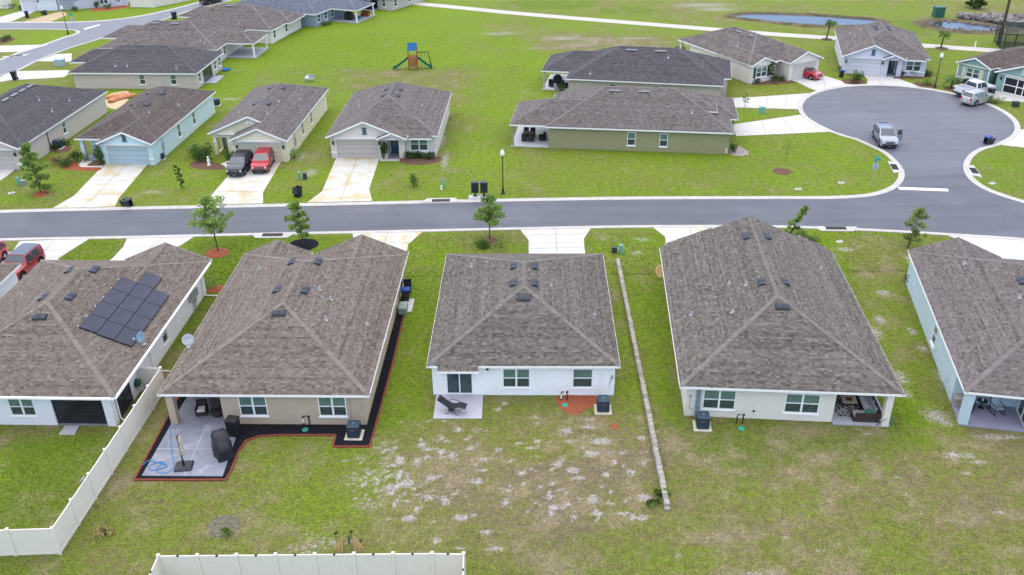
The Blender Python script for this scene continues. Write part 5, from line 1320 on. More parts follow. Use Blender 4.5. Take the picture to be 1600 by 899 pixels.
# red saloon
c0 = P(1258, 120.5); vehicle('parked_car', 'red saloon on the drive of the cream house by the cul-de-sac', 'car', (c0.x, c0.y, .03), head((1246, 118), (1271, 124)), paint('red', (.42, .012, .03), .15), L=4.5, Wd=1.78, H=1.46,
    top=[(-2.25, .55), (-2.22, .95), (-1.7, 1.04), (-1.05, 1.38), (-.5, 1.46), (.2, 1.44), (1.05, 1.0), (1.7, .92), (2.1, .82), (2.22, .68), (2.25, .5)], belt=.92, glass=(.26, 1.0, -1.68, -1.08), side_glass=((-.15, .75, -.12, .28), (-1.2, -.23, -.85, -.2)), wheel_r=.33, clear=.16)
# red off-road car, black hard top
c0 = P(37, 428); vehicle('off_road_car', 'boxy red off-roader with grey hard top and big tyres on the drive at left', 'off-roader', (c0.x, c0.y, .03), head((62, 414), (37, 435)), paint('crimson', (.30, .014, .022), .15), L=4.5, Wd=1.95, H=1.9, roofcol=mat('hardtop_grey', (.10, .12, .15), .5, .4), lower=M_blackp,
    top=[(-2.2, .7), (-2.18, 1.2), (-2.12, 1.75), (-1.95, 1.86), (-.5, 1.9), (.25, 1.86), (.62, 1.24), (1.0, 1.2), (2.08, 1.14), (2.2, 1.02), (2.25, .62)], belt=1.16, glass=(.28, .58, -2.16, -2.02), side_glass=((-.45, .42, -.45, .22), (-1.35, -.55, -1.35, -.55), (-2.0, -1.45, -1.95, -1.45)), wheel_r=.44, clear=.34)
c0 = P(-20, 417); vehicle('parked_car', 'red car half cut off by the left edge, behind the off-roader', 'car', (c0.x, c0.y, .03), head((12, 399), (-13, 420)), paint('red', (.42, .012, .03), .15), lower=M_blackp, **SUV)
c0 = P(331, 5); vehicle('parked_car', 'dark car far off at the top edge on the far street', 'car', (c0.x, c0.y, .012), head((318, 6), (342, 0)), paint('navy', (.010, .014, .028)), lower=M_blackp, **SUV)
# white pickup
def pickup():
    c0 = P(1521, 148); L = 5.6
    t = vehicle('pickup_truck', 'white pickup truck, dark rear glass, parked beside the champagne SUV', 'pickup', (c0.x, c0.y, .012), head((1504, 149), (1541, 143)), paint('white', (.62, .63, .65), .05), L=L, Wd=1.98, H=1.86,
        top=[(-2.8, .7), (-2.79, 1.12), (-2.78, 1.14), (-.86, 1.14), (-.84, 1.14), (-.72, 1.72), (-.5, 1.84), (.3, 1.86), (.7, 1.8), (1.3, 1.2), (1.6, 1.18), (2.6, 1.08), (2.78, .9), (2.8, .6)], belt=1.1, glass=(.74, 1.26, -.83, -.71), side_glass=((-.0, 1.0, -.02, .66), (-.68, -.1, -.6, -.1)), wheel_r=.41, clear=.3, axles=(-1.75, 1.75), lower=M_blackp)
    b = MB(); b.b2(-2.66, -.95, -.78, .78, 1.148, 1.158); b.build('load_bed', mat('bed_liner', (.25, .26, .28), .8, .2), t)
    b = MB(); b.b2(-2.78, -.9, .80, .96, 1.15, 1.24); b.b2(-2.78, -.9, -.96, -.80, 1.15, 1.24); b.b2(-2.79, -2.68, -.79, .79, 1.15, 1.24); b.build('bed_rail', paint('white', (.62, .63, .65), .05), t)
    return t
pickup()

# ================================================================== STREET FURNITURE AND YARD THINGS
def spline3(pts, n=6): return smooth_path([Vector(p) for p in pts], n)
# lamp posts
lamp = None
for label, px, hgt in (('black lamp post with white globe beside the two black mailbox units', (786, 303), 4.4), ('black lamp post with white globe at the head of the cul-de-sac', (1460.5, 137.5), 4.4), ('black lamp post far off at the top left street corner', (106.5, 53.5), 4.1)):
    if lamp is None:
        lamp = thing('street_lamp', label, 'street lamp', P(*px), 0, 'street lamps')
        b = MB(); b.lathe([(.2, 0), (.2, .12), (.13, .2), (.11, .55), (.065, .62), (.05, 2), (.045, 3.75), (.09, 3.8), (.10, 3.9), (.06, 3.95)], 10); b.build('post', M_black, lamp)
        b = MB(); b.lathe([(.10, 3.95), (.2, 4.08), (.22, 4.22), (.18, 4.38), (.16, 4.42)], 12); b.build('globe', M_lampg, lamp, smooth=True)
        b = MB(); b.lathe([(.19, 4.42), (.15, 4.5), (.06, 4.56), (.03, 4.7), (.005, 4.74)], 12); b.build('cap', mat('lamp_cap', (.7, .7, .7), .4, .4), lamp)
        lch = kids(lamp)
    else: dup(lamp, P(*px), 0, label, 'street lamps', lch)
# mailbox units on a pad
c = P(749, 309); b = MB(); b.cbox((0, 0, 0), (2.1, .9, .12), .02); tag(b.build('concrete_pad', M_conc, loc=c), 'small concrete pad under the black mailbox units', 'pad')
for i, px in enumerate((742.5, 756.5)):
    q = P(px, 308); t = thing('mailbox_unit', ('black cluster mailbox, left one of the pair by the road', 'black cluster mailbox, right one of the pair, nearer the lamp post')[i], 'mailbox', (q.x, q.y, .12), R(2), 'cluster mailboxes')
    b = MB(); b.b2(-.09, .09, -.09, .09, 0, .42); b.b2(-.2, .2, -.16, .16, 0, .03); b.build('pedestal', M_black, t)
    b = MB(); b.cbox((0, 0, .42), (.72, .5, 1.02), .03); b.build('cabinet', M_black, t)
    for r in range(4):
        for cc in (-1, 1):
            b = MB(); b.b2(cc * .165 - .15, cc * .165 + .15, -.268, -.25, .47 + r * .235, .47 + r * .235 + .21); b.cyl((cc * .165 + .1, -.275, .57 + r * .235), (cc * .165 + .1, -.262, .57 + r * .235), .015, n=6); b.build('letter_door', mat('mail_door', (.02, .022, .026), .4, .5), t)
    b = MB(); b.b2(-.38, .38, -.27, .27, 1.445, 1.475); b.build('lid', M_black, t)
# street signs
def street_sign(px, label, hh, rot):
    q = P(*px); t = thing('street_sign', label, 'sign', q, rot, 'street signs')
    b = MB(); b.cyl((0, 0, 0), (0, 0, hh), .032, n=6); b.build('pole', M_alu, t)
    b = MB(); pts = [(math.cos(R(22.5 + 45 * k)) * .38, math.sin(R(22.5 + 45 * k)) * .38) for k in range(8)]
    b.add([(x, .05, hh - .75 + z) for x, z in pts] + [(x, .075, hh - .75 + z) for x, z in pts], [list(range(8)), list(range(8, 16))[::-1]] + [[k, 8 + k, 8 + (k + 1) % 8, (k + 1) % 8] for k in range(8)]); b.build('stop_plate_back', mat('sign_back', (.42, .46, .55), .45, .5, metal=.2), t)
    b = MB(); b.b2(-.42, .42, -.012, .012, hh - .16, hh + .06); b.build('name_blade', mat('sign_teal', (.02, .30, .30), .5, .4), t)
    b = MB(); b.b2(-.012, .012, -.38, .38, hh + .08, hh + .28); b.build('name_blade', mat('sign_teal', (.02, .30, .30), .5, .4), t)
    return t
street_sign((1363, 289), 'teal street name sign over the back of an octagonal plate, by the cul-de-sac mouth', 2.7, R(20))
street_sign((116, 46), 'teal street sign far off at the top left corner', 2.4, R(-20))
# wheeled bins
M_binb = mat('bin_black', (.018, .02, .026), .45, .4); M_binblue = mat('bin_blue', (.01, .05, .28), .45, .4)
def bin_(label, px, rz, tip=None, lidm=None, lid_open=False, sz=1.0):
    q = P(*px); t = thing('wheeled_bin', label, 'bin', (q.x, q.y, .3 * sz if tip else .0), rz, 'wheeled bins')
    M = Matrix.Identity(3)
    if tip: t.rotation_euler = (R(tip), 0, rz)
    t.scale = (sz, sz, sz)
    b = MB(); z = 1.0
    lo = [(-.22, -.24), (.22, -.24), (.22, .22), (-.22, .22)]; hi = [(-.29, -.33), (.29, -.33), (.29, .3), (-.29, .3)]
    b.add([(x, y, .03) for x, y in lo] + [(x, y, z) for x, y in hi] + [(x * .92, y * .92, z) for x, y in hi] + [(x * .9, y * .9, .12) for x, y in lo], [(3, 2, 1, 0), *[(i, (i + 1) % 4, 4 + (i + 1) % 4, 4 + i) for i in range(4)], *[(4 + i, 4 + (i + 1) % 4, 8 + (i + 1) % 4, 8 + i) for i in range(4)], *[(8 + i, 8 + (i + 1) % 4, 12 + (i + 1) % 4, 12 + i) for i in range(4)], (12, 13, 14, 15)])
    b.b2(-.3, .3, .3, .345, .93, 1.02); b.b2(-.31, .31, -.35, -.325, .93, 1.0); b.build('body', M_binb, t)
    Mx = Matrix.Rotation(R(90), 3, 'Y')
    for s in (-1, 1):
        b = MB(); b.lathe([(.11, -.03), (.13, -.02), (.13, .02), (.11, .03)], 10, (s * .27, .27, .13), Mx); b.build('wheel', M_tyre, t)
    b = MB()
    if lid_open: b.add([(-.31, .36, 1.04), (.31, .36, 1.04), (.31, .52, .42), (-.31, .52, .42), (-.31, .40, 1.06), (.31, .40, 1.06), (.31, .57, .44), (-.31, .57, .44)], [(0, 1, 2, 3), (7, 6, 5, 4), (0, 4, 5, 1), (1, 5, 6, 2), (2, 6, 7, 3), (3, 7, 4, 0)])
    else: b.cbox((0, -.01, 1.022), (.64, .72, .07), .03); b.cyl((-.2, .37, 1.03), (.2, .37, 1.03), .02, n=6)
    b.build('lid', lidm or M_binb, t)
    return t
bin_('black bin lying on its side on the kerb with its lid fallen open', (191, 322), R(80), 86, lid_open=True)
bin_('upright black bin on the grass between the two right-hand drives', (467, 307), R(150), lid_open=True)
bin_('black bin tipped over at the kerb with a blue lid on the grass', (1551, 224), R(-80), 84, M_binblue, True)
bin_('black bin at the roadside by the far white driveway', (24, 125), R(10), sz=1.15)
bin_('black bin beside the far street near the brown roofs', (273, 30), R(160), sz=1.15)
bin_('black bin with bright blue lid against the side of the tan house', (634.5, 470), R(95), lidm=M_binblue)
bin_('black bin with open lid behind the blue-lidded bin', (637.5, 456), R(95), lid_open=True)
bin_('dark bin standing between the white pickup and the champagne SUV', (1547, 152), R(20), sz=1.05)
bin_('blue bin at the far top left lawn', (43, 28), R(30), lidm=M_binblue, sz=1.1)
bin_('black bin lying at the far top left drive', (66, 23), R(60), 80, sz=1.0)
bin_('blue bin beside the hanging basket of the lilac grey house', (1314, 121), R(0), lidm=M_binblue, sz=.9)
# grey ridged deck box + pad beside the tan house
c = P(638, 478); b = MB(); b.cbox((0, 0, 0), (.75, 2.0, .08), .02); tag(b.build('concrete_pad', M_conc, loc=(c.x, c.y, 0), rz=R(-1.7)), 'pale concrete pad on the grass beside the blue-lidded bin', 'pad')
q = P(630.5, 487); t = thing('storage_box', 'grey-green ridged box beside the blue-lidded bin', 'box', q, R(-1.7))
b = MB(); b.cbox((0, 0, 0), (.62, 1.1, .55), .03); b.build('body', mat('box_green_grey', (.20, .25, .22), .6, .3), t)
for k in range(4):
    b = MB(); b.cbox((0, -.4 + k * .27, .552), (.6, .2, .06), .02); b.build('ridge', mat('box_lid', (.34, .40, .36), .6, .3), t)
# storm drains
def drain(px, rz, label, w=1.9):
    q = P(*px); t = thing('storm_drain', label, 'drain', (q.x, q.y, .0), rz, 'storm drains')
    b = MB(); b.prism([(-w, -.35), (w, -.35), (w * .72, .62), (-w * .72, .62)], -.05, .068); b.build('apron', M_kerb, t)
    b = MB(); b.b2(-w * .46, w * .46, -.3, .34, .069, .078); b.build('pit', mat('grate_iron', (.028, .026, .028), .7, .3), t)
    b = MB()
    for k in range(14):
        x = -w * .44 + k * w * .88 / 13; b.b2(x - .018, x + .018, -.28, .32, .08, .1)
    b.b2(-w * .46, w * .46, .0, .03, .1, .11)
    tag(b.build('grate', mat('grate_bar', (.05, .047, .048), .6, .4), t), kind='stuff')
drain((689, 314.5), R(1), 'dark storm drain grate left of the mailbox units'); drain((426, 368), R(180), 'dark storm drain grate beyond the tan house roof', 2.0); drain((1397, 262), R(-100), 'dark storm drain grate at the silver SUV corner', 1.7); drain((1522, 268), R(80), 'dark storm drain grate right of the side street', 1.7); drain((1306, 357.5), R(177), 'dark storm drain grate beyond the cream house roof', 2.0); drain((25, 88), R(200), 'dark storm drain far off on the left street', 2.0)
# utility pedestals and small boxes
def pedestal(px, label, col, w=.3, hh=.7, cat='utility box', d=None):
    q = P(*px); t = thing('utility_pedestal', label, cat, q, R(5), 'utility boxes')
    b = MB(); b.cbox((0, 0, 0), (w, d or w * .8, hh), .02); b.build('cabinet', col, t)
    b = MB(); b.cbox((0, 0, hh + .002), (w * 1.08, (d or w * .8) * 1.08, .06), .02); b.build('cap', col, t)
M_gbox = mat('utility_green', (.16, .36, .29), .5, .4); M_dbox = mat('utility_dark', (.03, .045, .055), .5, .4)
pedestal((468, 280), 'pale green utility post on the lawn by the upright black bin', M_gbox, .28, .75); pedestal((477, 280), 'dark grey meter box beside the pale green utility post', M_dbox, .4, .6)
pedestal((970, 396), 'pale green utility post near the top of the low block wall', M_gbox, .3, .75); pedestal((959.5, 395), 'dark meter box near the top of the low block wall', M_dbox, .42, .5)
pedestal((693, 292), 'teal marker post on the lawn left of the mailboxes', mat('marker_teal', (.10, .42, .42), .5, .4), .18, .8)
pedestal((1190, 177), 'green transformer box between the two white side drives', M_gbox, .6, .75); pedestal((30, 288), 'pale green utility post on the far left lawn', M_gbox, .28, .7); pedestal((37, 289), 'grey meter box on the far left lawn', mat('utility_grey', (.25, .27, .28), .5, .4), .45, .45)
pedestal((95, 103), 'pale grey-green transformer on the lawn beside the far white drive', mat('transformer', (.33, .42, .42), .5, .4), 1.3, .95, d=.9)
pedestal((1586, 167), 'dark green utility box on the lawn right of the champagne SUV', M_dbox, .7, .6)
pedestal((1465, 27), 'dark green cabinet on the golf course left of the fountain pond', mat('golf_green_box', (.02, .10, .07), .5, .4), 1.6, 1.7)
# condensers
def condenser(px, label, rz, pad=True, sc_=1.0, z0=.0):
    q = P(*px); t = thing('air_conditioner', label, 'air conditioner', (q.x, q.y, z0), rz, 'air conditioners'); t.scale = (sc_, sc_, sc_)
    if pad: b = MB(); b.cbox((0, 0, -.02), (1.12, 1.08, .11), .02); b.build('pad', mat('pad_sandy', (.50, .45, .34), .9, .2, noise=.2, nscale=4), t)
    b = MB(); b.cbox((0, 0, .09), (.76, .76, .90), .06); b.build('casing', M_ac, t)
    b = MB()
    for k in range(9):
        for ax in (0, 1):
            x = -.32 + k * .08
            for s in (-1, 1):
                if ax: b.b2(x - .02, x + .02, s * .383 - .006, s * .383 + .006, .16, .85)
                else: b.b2(s * .383 - .006, s * .383 + .006, x - .02, x + .02, .16, .85)
    tag(b.build('louvre', mat('condenser_fin', (.022, .04, .06), .5, .4), t), kind='stuff')
    b = MB(); n = 20; vs = []; 
    for k in range(n):
        a = 2 * math.pi * k / n; c_, s_ = math.cos(a), math.sin(a); m_ = max(abs(c_), abs(s_)); r_ = .36 / m_ if m_ > .85 else .37 / m_ * .97
        vs += [(c_ * r_, s_ * r_, .955), (c_ * .29, s_ * .29, .985), (c_ * .28, s_ * .28, .965)]
    b.add(vs, [[k * 3 + j, ((k + 1) % n) * 3 + j, ((k + 1) % n) * 3 + j + 1, k * 3 + j + 1] for k in range(n) for j in (0, 1)]); b.build('top_grille', M_ac_lt, t)
    b = MB(); b.cyl((0, 0, .952), (0, 0, .957), .285, n=20); b.build('fan_well', mat('fan_dark', (.012, .018, .024), .5, .4), t)
    b = MB(); b.lathe([(.10, .958), (.10, .985), (.07, .992)], 10)
    for k in range(3):
        a = 2 * math.pi * k / 3 + .4; Mk = Matrix.Rotation(a, 3, 'Z') @ Matrix.Rotation(R(14), 3, 'X'); b.box(Mk @ Vector((.17, 0, 0)) + Vector((0, 0, .968)), (.2, .15, .008), 0, Mk)
    b.build('fan', mat('fan_blue', (.10, .17, .22), .4, .5), t)
    b = MB(); b.b2(-.16, .16, -.39, -.383, .66, .70); b.build('badge', mat('badge', (.3, .08, .06), .4, .4), t)
    return t
condenser((942, 641), 'dark blue air conditioner on a sandy pad behind the white house', R(-1.3)); condenser((554, 681), 'dark blue air conditioner in the black mulch bed', R(-1.7)); condenser((1097, 667), 'dark blue air conditioner behind the cream house', R(-4.7))
condenser((92, 232), 'grey air conditioner in shrubs beside the taupe house', R(-4)); condenser((253, 249), 'dark low air conditioner beside the aqua blue house', R(-4), sc_=.7)
condenser((339, 165), 'air conditioner at the back corner of the aqua blue house', R(-5), sc_=.9)
# irrigation risers and green valve lids
def riser(px, rz, label, white=True):
    q = P(*px); t = thing('irrigation_riser', label, 'pipe', q, rz, 'irrigation pipes'); b = MB()
    b.tube([(-.22, 0, 0), (-.22, 0, .62), (-.2, 0, .68), (-.02, 0, .68)], .04, 6); b.tube([(.16, .0, 0), (.16, 0, .66)], .045, 6); b.box((.16, 0, .68), (.16, .12, .07)); b.build_each('riser_pipe', M_blackp, t)
    if white: b = MB(); b.cyl((-.22, 0, .18), (-.22, 0, .5), .047, n=8); b.build('white_sleeve', M_white, t)
    b = MB(); b.lathe([(.22, -.02), (.22, .05), (.19, .065)], 12, (0, -.55, 0)); b.build('valve_lid', mat('valve_green', (.03, .30, .20), .5, .4), t)
riser((882, 626), 0, 'black irrigation riser with green lid in the red mulch'); riser((480, 664), 0, 'black irrigation riser with green lid in the black mulch bed'); riser((1156, 662), R(-4), 'low black irrigation riser behind the cream house', False)
# red mulch patches
def patch(pts, m, z, label, cat='mulch'):
    poly = smooth_path(PP(pts), 3, True); c = sum(poly, Vector()) / len(poly); b = MB(); n = len(poly); rg = random.Random(len(label))
    vs = [(c.x, c.y, z)]; 
    for f in (.55, .85, 1.0):
        for p in poly:
            j = 1 + rg.uniform(-.05, .05); vs.append((c.x + (p.x - c.x) * f * j, c.y + (p.y - c.y) * f * j, (z * (1 - .25 * f) + rg.uniform(-.012, .012)) if f < 1 else -.01))
    fs = [[0, 1 + i, 1 + (i + 1) % n] for i in range(n)]
    for k in (0, 1): fs += [[1 + k * n + i, 1 + (k + 1) * n + i, 1 + (k + 1) * n + (i + 1) % n, 1 + k * n + (i + 1) % n] for i in range(n)]
    b.add(vs, fs); HARD.append(poly); return tag(b.build('mulch', m), kind='stuff')
patch([(870, 619), (900, 617), (935, 619), (931, 634), (915, 640), (903, 650), (888, 647), (874, 636)], M_mulch_rd, .05, 'a'); patch([(953, 664), (962, 661), (966, 669), (958, 672)], M_mulch_rd, .04, 'b')
for px, rx, m in (((340, 395.5), 1.05, M_mulch_rd), ((474, 383), 1.35, M_mulch_bk), ((764, 376), .8, M_mulch_br), ((64, 303.5), .8, M_mulch_rd), ((1222, 268), 1.0, M_mulch_br), ((336, 452), .7, M_mulch_rd), ((1485, 140), .8, M_mulch_br), ((1292, 62), .9, M_mulch_br), ((1471, 76), 1.0, M_mulch_br)):
    c = P(*px); pts = [(c.x + math.cos(a) * rx, c.y + math.sin(a) * rx) for a in [2 * math.pi * k / 22 for k in range(22)]]
    b = MB(); n = 22; rg = random.Random(int(px[0])); vs = [(c.x, c.y, .1)]
    for f, z in ((.5, .09), (.88, .05), (1.0, -.01)):
        vs += [(c.x + (x - c.x) * f * rg.uniform(.95, 1.05), c.y + (y - c.y) * f * rg.uniform(.95, 1.05), z + (rg.uniform(-.015, .015) if z > 0 else 0)) for x, y in pts]
    fs = [[0, 1 + i, 1 + (i + 1) % n] for i in range(n)]
    for k in (0, 1): fs += [[1 + k * n + i, 1 + (k + 1) * n + i, 1 + (k + 1) * n + (i + 1) % n, 1 + k * n + (i + 1) % n] for i in range(n)]
    b.add(vs, fs); tag(b.build('mulch', m), kind='stuff'); HARD.append(pts)
for pts, m in (([(96, 262), (116, 252), (120, 262), (160, 262.5), (156, 268), (112, 266)], M_mulch_rd), ([(135, 260), (145, 252), (160, 250), (162, 259)], M_mulch_br), ([(296, 255), (315, 250), (345, 256), (356, 263), (330, 266), (300, 262)], M_mulch_br), ([(625, 247), (684, 244), (690, 252), (660, 258), (630, 256)], M_mulch_br), ([(1172, 129), (1205, 123), (1240, 124), (1242, 130), (1200, 133), (1176, 133)], M_mulch_br), ([(1396, 121), (1450, 116), (1452, 122), (1400, 124)], M_mulch_br), ([(1315, 124), (1345, 124), (1354, 130), (1330, 133), (1318, 131)], M_mulch_br), ([(1425, 131), (1440, 127), (1470, 136), (1440, 137)], M_mulch_br), ([(1496, 124), (1520, 128), (1545, 134), (1545, 138), (1500, 131)], M_mulch_br), ([(1138, 236), (1148, 228), (1158, 230), (1170, 238), (1165, 243), (1145, 243)], mat('pale_stones', (.30, .25, .23), .9, .2, noise=.45, nscale=3)), ([(140, 14), (170, 12), (200, 7), (202, 11), (170, 17), (145, 18)], M_mulch_rd), ([(0, 62), (12, 58), (24, 61), (10, 68), (-10, 70)], M_mulch_br), ([(84, 236), (100, 230), (112, 229), (108, 236), (90, 240)], M_mulch_br), ([(1318, 98), (1330, 96), (1338, 112), (1328, 118), (1318, 112)], M_mulch_br)):
    patch(pts, m, .06, str(pts[0]))
# black mulch bed with brick edging round the tan house
o_ = PP([(210, 751), (353, 751), (362, 735), (372, 708), (384, 690), (405, 683), (440, 681), (525, 681), (520, 699), (578, 699), (612, 575), (630, 500), (636, 478)]); i_ = PP([(648, 470), (655, 437), (636, 436)])
bedp = [h_ for h_ in o_] + [H2.w(12.8, 14.2), H2.w(12.8, .36), H2.w(4.7, .36), H2.w(4.7, -1.0), P(348, 746), P(222, 745), H2.w(.25, 3.6), H2.w(-.25, 3.6)]
b = MB(); b.prism([(p.x, p.y) for p in bedp], -.05, .05); tag(b.build('mulch_bed', M_mulch_bk), kind='stuff'); HARD.append(bedp)
chips = MB(); rg = random.Random(5); xs = [p.x for p in bedp]; ys = [p.y for p in bedp]; k = 0
cx_ = nrg.uniform(min(xs), max(xs), 9000); cy_ = nrg.uniform(min(ys), max(ys), 9000); ok = inpoly(cx_, cy_, bedp) & (polydist(cx_, cy_, bedp) > .08)
for x, y in list(zip(cx_[ok], cy_[ok]))[:2600]:
    chips.box((x, y, .055 + rg.uniform(0, .02)), (rg.uniform(.06, .16), rg.uniform(.02, .05), .02), 0, Matrix.Rotation(rg.uniform(0, 6), 3, 'Z') @ Matrix.Rotation(rg.uniform(-.3, .3), 3, 'X'))
tag(chips.build('mulch_chips', mat('mulch_chip', (.02, .02, .025), .9, .15)), kind='stuff')
t = thing('garden_edging', 'row of red edging bricks round the black mulch bed', 'edging', o_[0])
path = smooth_path([P(236, 690)] , 1) if False else None
edge = [H2.w(-.27, 3.2)] + list(o_); br = None; k = 0
acc = []
for p, q in zip(edge, edge[1:]):
    L = (q - p).length; n = max(1, round(L / .29))
    for j in range(n): acc.append((p.lerp(q, (j + .5) / n), math.atan2((q - p).y, (q - p).x)))
for p, a in acc:
    if br is None: b = MB(); b.cbox((0, 0, 0), (.28, .11, .10), .012); br = b.mesh('brick', M_brick)
    o = bpy.data.objects.new('brick', br); C.objects.link(o); o.parent = t; o.location = (p.x - t.location.x, p.y - t.location.y, rg.uniform(-.008, .008)); o.rotation_euler = (0, 0, a + rg.uniform(-.04, .04))
# low block wall: cap blocks one by one on a coursed base
A, B_ = P(965, 410), P(1042, 795); d = (B_ - A); L = d.length; a_ = math.atan2(d.y, d.x)
t = thing('block_wall', 'low grey concrete block wall running down between the white and cream houses', 'wall', A, a_)
HARD.append([A + Vector((-.1, 0, 0)), A + Vector((.35, 0, 0)), B_ + Vector((.35, 0, 0)), B_ + Vector((-.1, 0, 0))])
n = int(L / .41); M_blk = [mat('block_grey_%s' % k, c_, .9, .25, noise=.22, nscale=5, bump=.5) for k, c_ in (('pale', (.33, .30, .245)), ('mid', (.28, .257, .215)), ('dark', (.22, .205, .18)))]
meshes = []
for m_ in M_blk:
    b = MB(); b.cbox((0, 0, 0), (.395, .30, .19), .012); meshes.append(b.mesh('block', m_))
for course, z in ((0, -.02), (1, .175)):
    for k in range(n):
        x = (k + .5 + (.5 if course == 0 else 0)) * L / n
        if x > L: continue
        if course == 0 and k % 1: continue
        o = bpy.data.objects.new('block', rg.choices(meshes, (5, 4, 1.2))[0]); C.objects.link(o); o.parent = t
        o.location = (x, rg.uniform(-.02, .02), z + rg.uniform(-.012, .012)); o.rotation_euler = (rg.uniform(-.02, .02), 0, rg.uniform(-.035, .035))
# vinyl privacy fences
FH = 1.8
def fence(pts, label, lights=False, step=2.0, group=None, start=True):
    pts = [Vector((p[0], p[1], 0)) for p in pts]; t = thing('privacy_fence', label, 'fence', pts[0], 0, group); o0 = pts[0]; done = set()
    def post(p, a):
        k = (round(p.x, 2), round(p.y, 2))
        if k in done: return
        done.add(k); b = MB(); b.cbox((p.x - o0.x, p.y - o0.y, -.05), (.13, .13, FH + .14), .01, a); po = b.build('post', M_vinyl, t)
        c_ = MB(); x, y = p.x - o0.x, p.y - o0.y; c_.cbox((x, y, FH + .092), (.16, .16, .03), .008, a); c_.lathe([(.1, FH + .123), (.02, FH + .17)], 4, (x, y, 0)); c_.build('post_cap', M_white, po)
    for p, q in zip(pts, pts[1:]):
        L = (q - p).length; n = max(1, round(L / step)); u = (q - p).normalized(); a = math.atan2(u.y, u.x); w = L / n
        pm = None
        for k in range(n):
            s = p + u * (k * w); e = p + u * ((k + 1) * w); post(s, a); post(e, a); mid = (s + e) / 2 - o0
            b = MB(); b.box((mid.x, mid.y, FH - .03), (w - .135, .055, .13), a); b.box((mid.x, mid.y, .12), (w - .135, .055, .15), a); b.build_each('rail', M_vinyl, t)
            nb = int((w - .14) / .15); bw = (w - .14) / nb
            if pm is None:
                b = MB()
                for j in range(nb):
                    x = -w / 2 + .07 + (j + .5) * bw; b.cbox((x, 0, .2), (bw - .003, .026, FH - .30), .003)
                pm = b.mesh('fence_boards', M_vinyl)
            o = bpy.data.objects.new('fence_boards', pm); C.objects.link(o); o.parent = t; o.location = mid; o.rotation_euler = (0, 0, a); o['kind'] = 'stuff'
            if lights:
                b = MB(); b.box((mid.x, mid.y, FH + .055), (.12, .09, .035), a); b.cyl((mid.x, mid.y - .05, FH + .0), (mid.x, mid.y - .05, FH + .05), .04, n=6); b.build('solar_light', M_black, t)
    HARD.append([p + Vector((-.08, -.08, 0)) for p in pts] + [p + Vector((.08, .08, 0)) for p in reversed(pts)])
    return t
fence([(-25.05, 50.3), (-23.42, 50.25), (-24.11, 35.4), (-38, 35.0)], 'cream vinyl fence round the left back yard, turning a corner at lower left', step=2.15)
fence([(-17.95, 27.0), (-17.9, 33.38), (-4.15, 33.34), (-2.57, 33.28), (-2.45, 27)], 'cream vinyl fence with small black lights along the bottom edge', True, step=1.95)
pf = [P(x, y) for x, y in ((205, 11.5), (240, 12.5), (292, 2), (360, -12))]
fence(pf, 'long cream fence far off beyond the top left street', step=2.4)
fence([P(-40, 14), P(12, 14), P(20, 13)], 'cream fence panel at the far top left corner', step=2.4)
# solar panels on the roof
s_ = .42; x0e = 0; Eo = 2.6
t = thing('solar_array', 'dark blue solar panels in three rows on the brown roof', 'solar panels', H1.o.location, H1.yaw)
base = Vector((0, 0, Eo)); un = Vector((0, 1, 0)); vn = Vector((-1, 0, s_)).normalized(); nn = vn.cross(un) * -1
if nn.z < 0: nn = -nn
M_pv = mat('solar_cell', (.026, .030, .052), .28, .3, noise=.25, nscale=.7); nt = M_pv.node_tree
M_pvf = mat('solar_frame', (.008, .008, .011), .5, .3)
pw, ph = 1.72, 1.18; v0 = .95
pan = None
def pv(y, k):
    o = base + un * y + vn * (v0 + k * (ph + .02)) + nn * .12
    M4 = Matrix((un, vn, nn)).transposed()
    b = MB(); b.box((0, 0, 0), (pw, ph, .04)); fr_ = b.build('solar_panel', M_pvf, t); fr_.matrix_local = Matrix.Translation(o + un * pw / 2 + vn * ph / 2) @ M4.to_4x4()
    b = MB(); gw, gh = (pw - .06) / 6, (ph - .06) / 10 * 2
    for i in range(6):
        for j in range(5): b.add([(-pw / 2 + .03 + i * gw + .004, -ph / 2 + .03 + j * gh + .004, .0225), (-pw / 2 + .03 + (i + 1) * gw - .004, -ph / 2 + .03 + j * gh + .004, .0225), (-pw / 2 + .03 + (i + 1) * gw - .004, -ph / 2 + .03 + (j + 1) * gh - .004, .0225), (-pw / 2 + .03 + i * gw + .004, -ph / 2 + .03 + (j + 1) * gh - .004, .0225)], [(0, 1, 2, 3)])
    b.build('cells', M_pv, fr_)
for k, (y0, n) in enumerate(((5.05, 4), (5.1, 5), (5.2, 4))):
    for j in range(n): pv(y0 + j * (pw + .02), k)
b = MB()
for k in range(3):
    for dv in (.3, .85):
        p = base + un * (5.0) + vn * (v0 + k * (ph + .02) + dv) + nn * .06; q = p + un * (7.1 if k != 1 else 8.9); b.tube([p, q], .022, 4)
b.build_each('mounting_rail', M_alu, t)
b = MB()
for j in range(6): b.box(base + un * (5.3 + j * 1.3) + vn * (v0 + 3 * (ph + .02) + .05) + nn * .06, (.1, .1, .1))
b.build_each('clamp', M_alu, t)
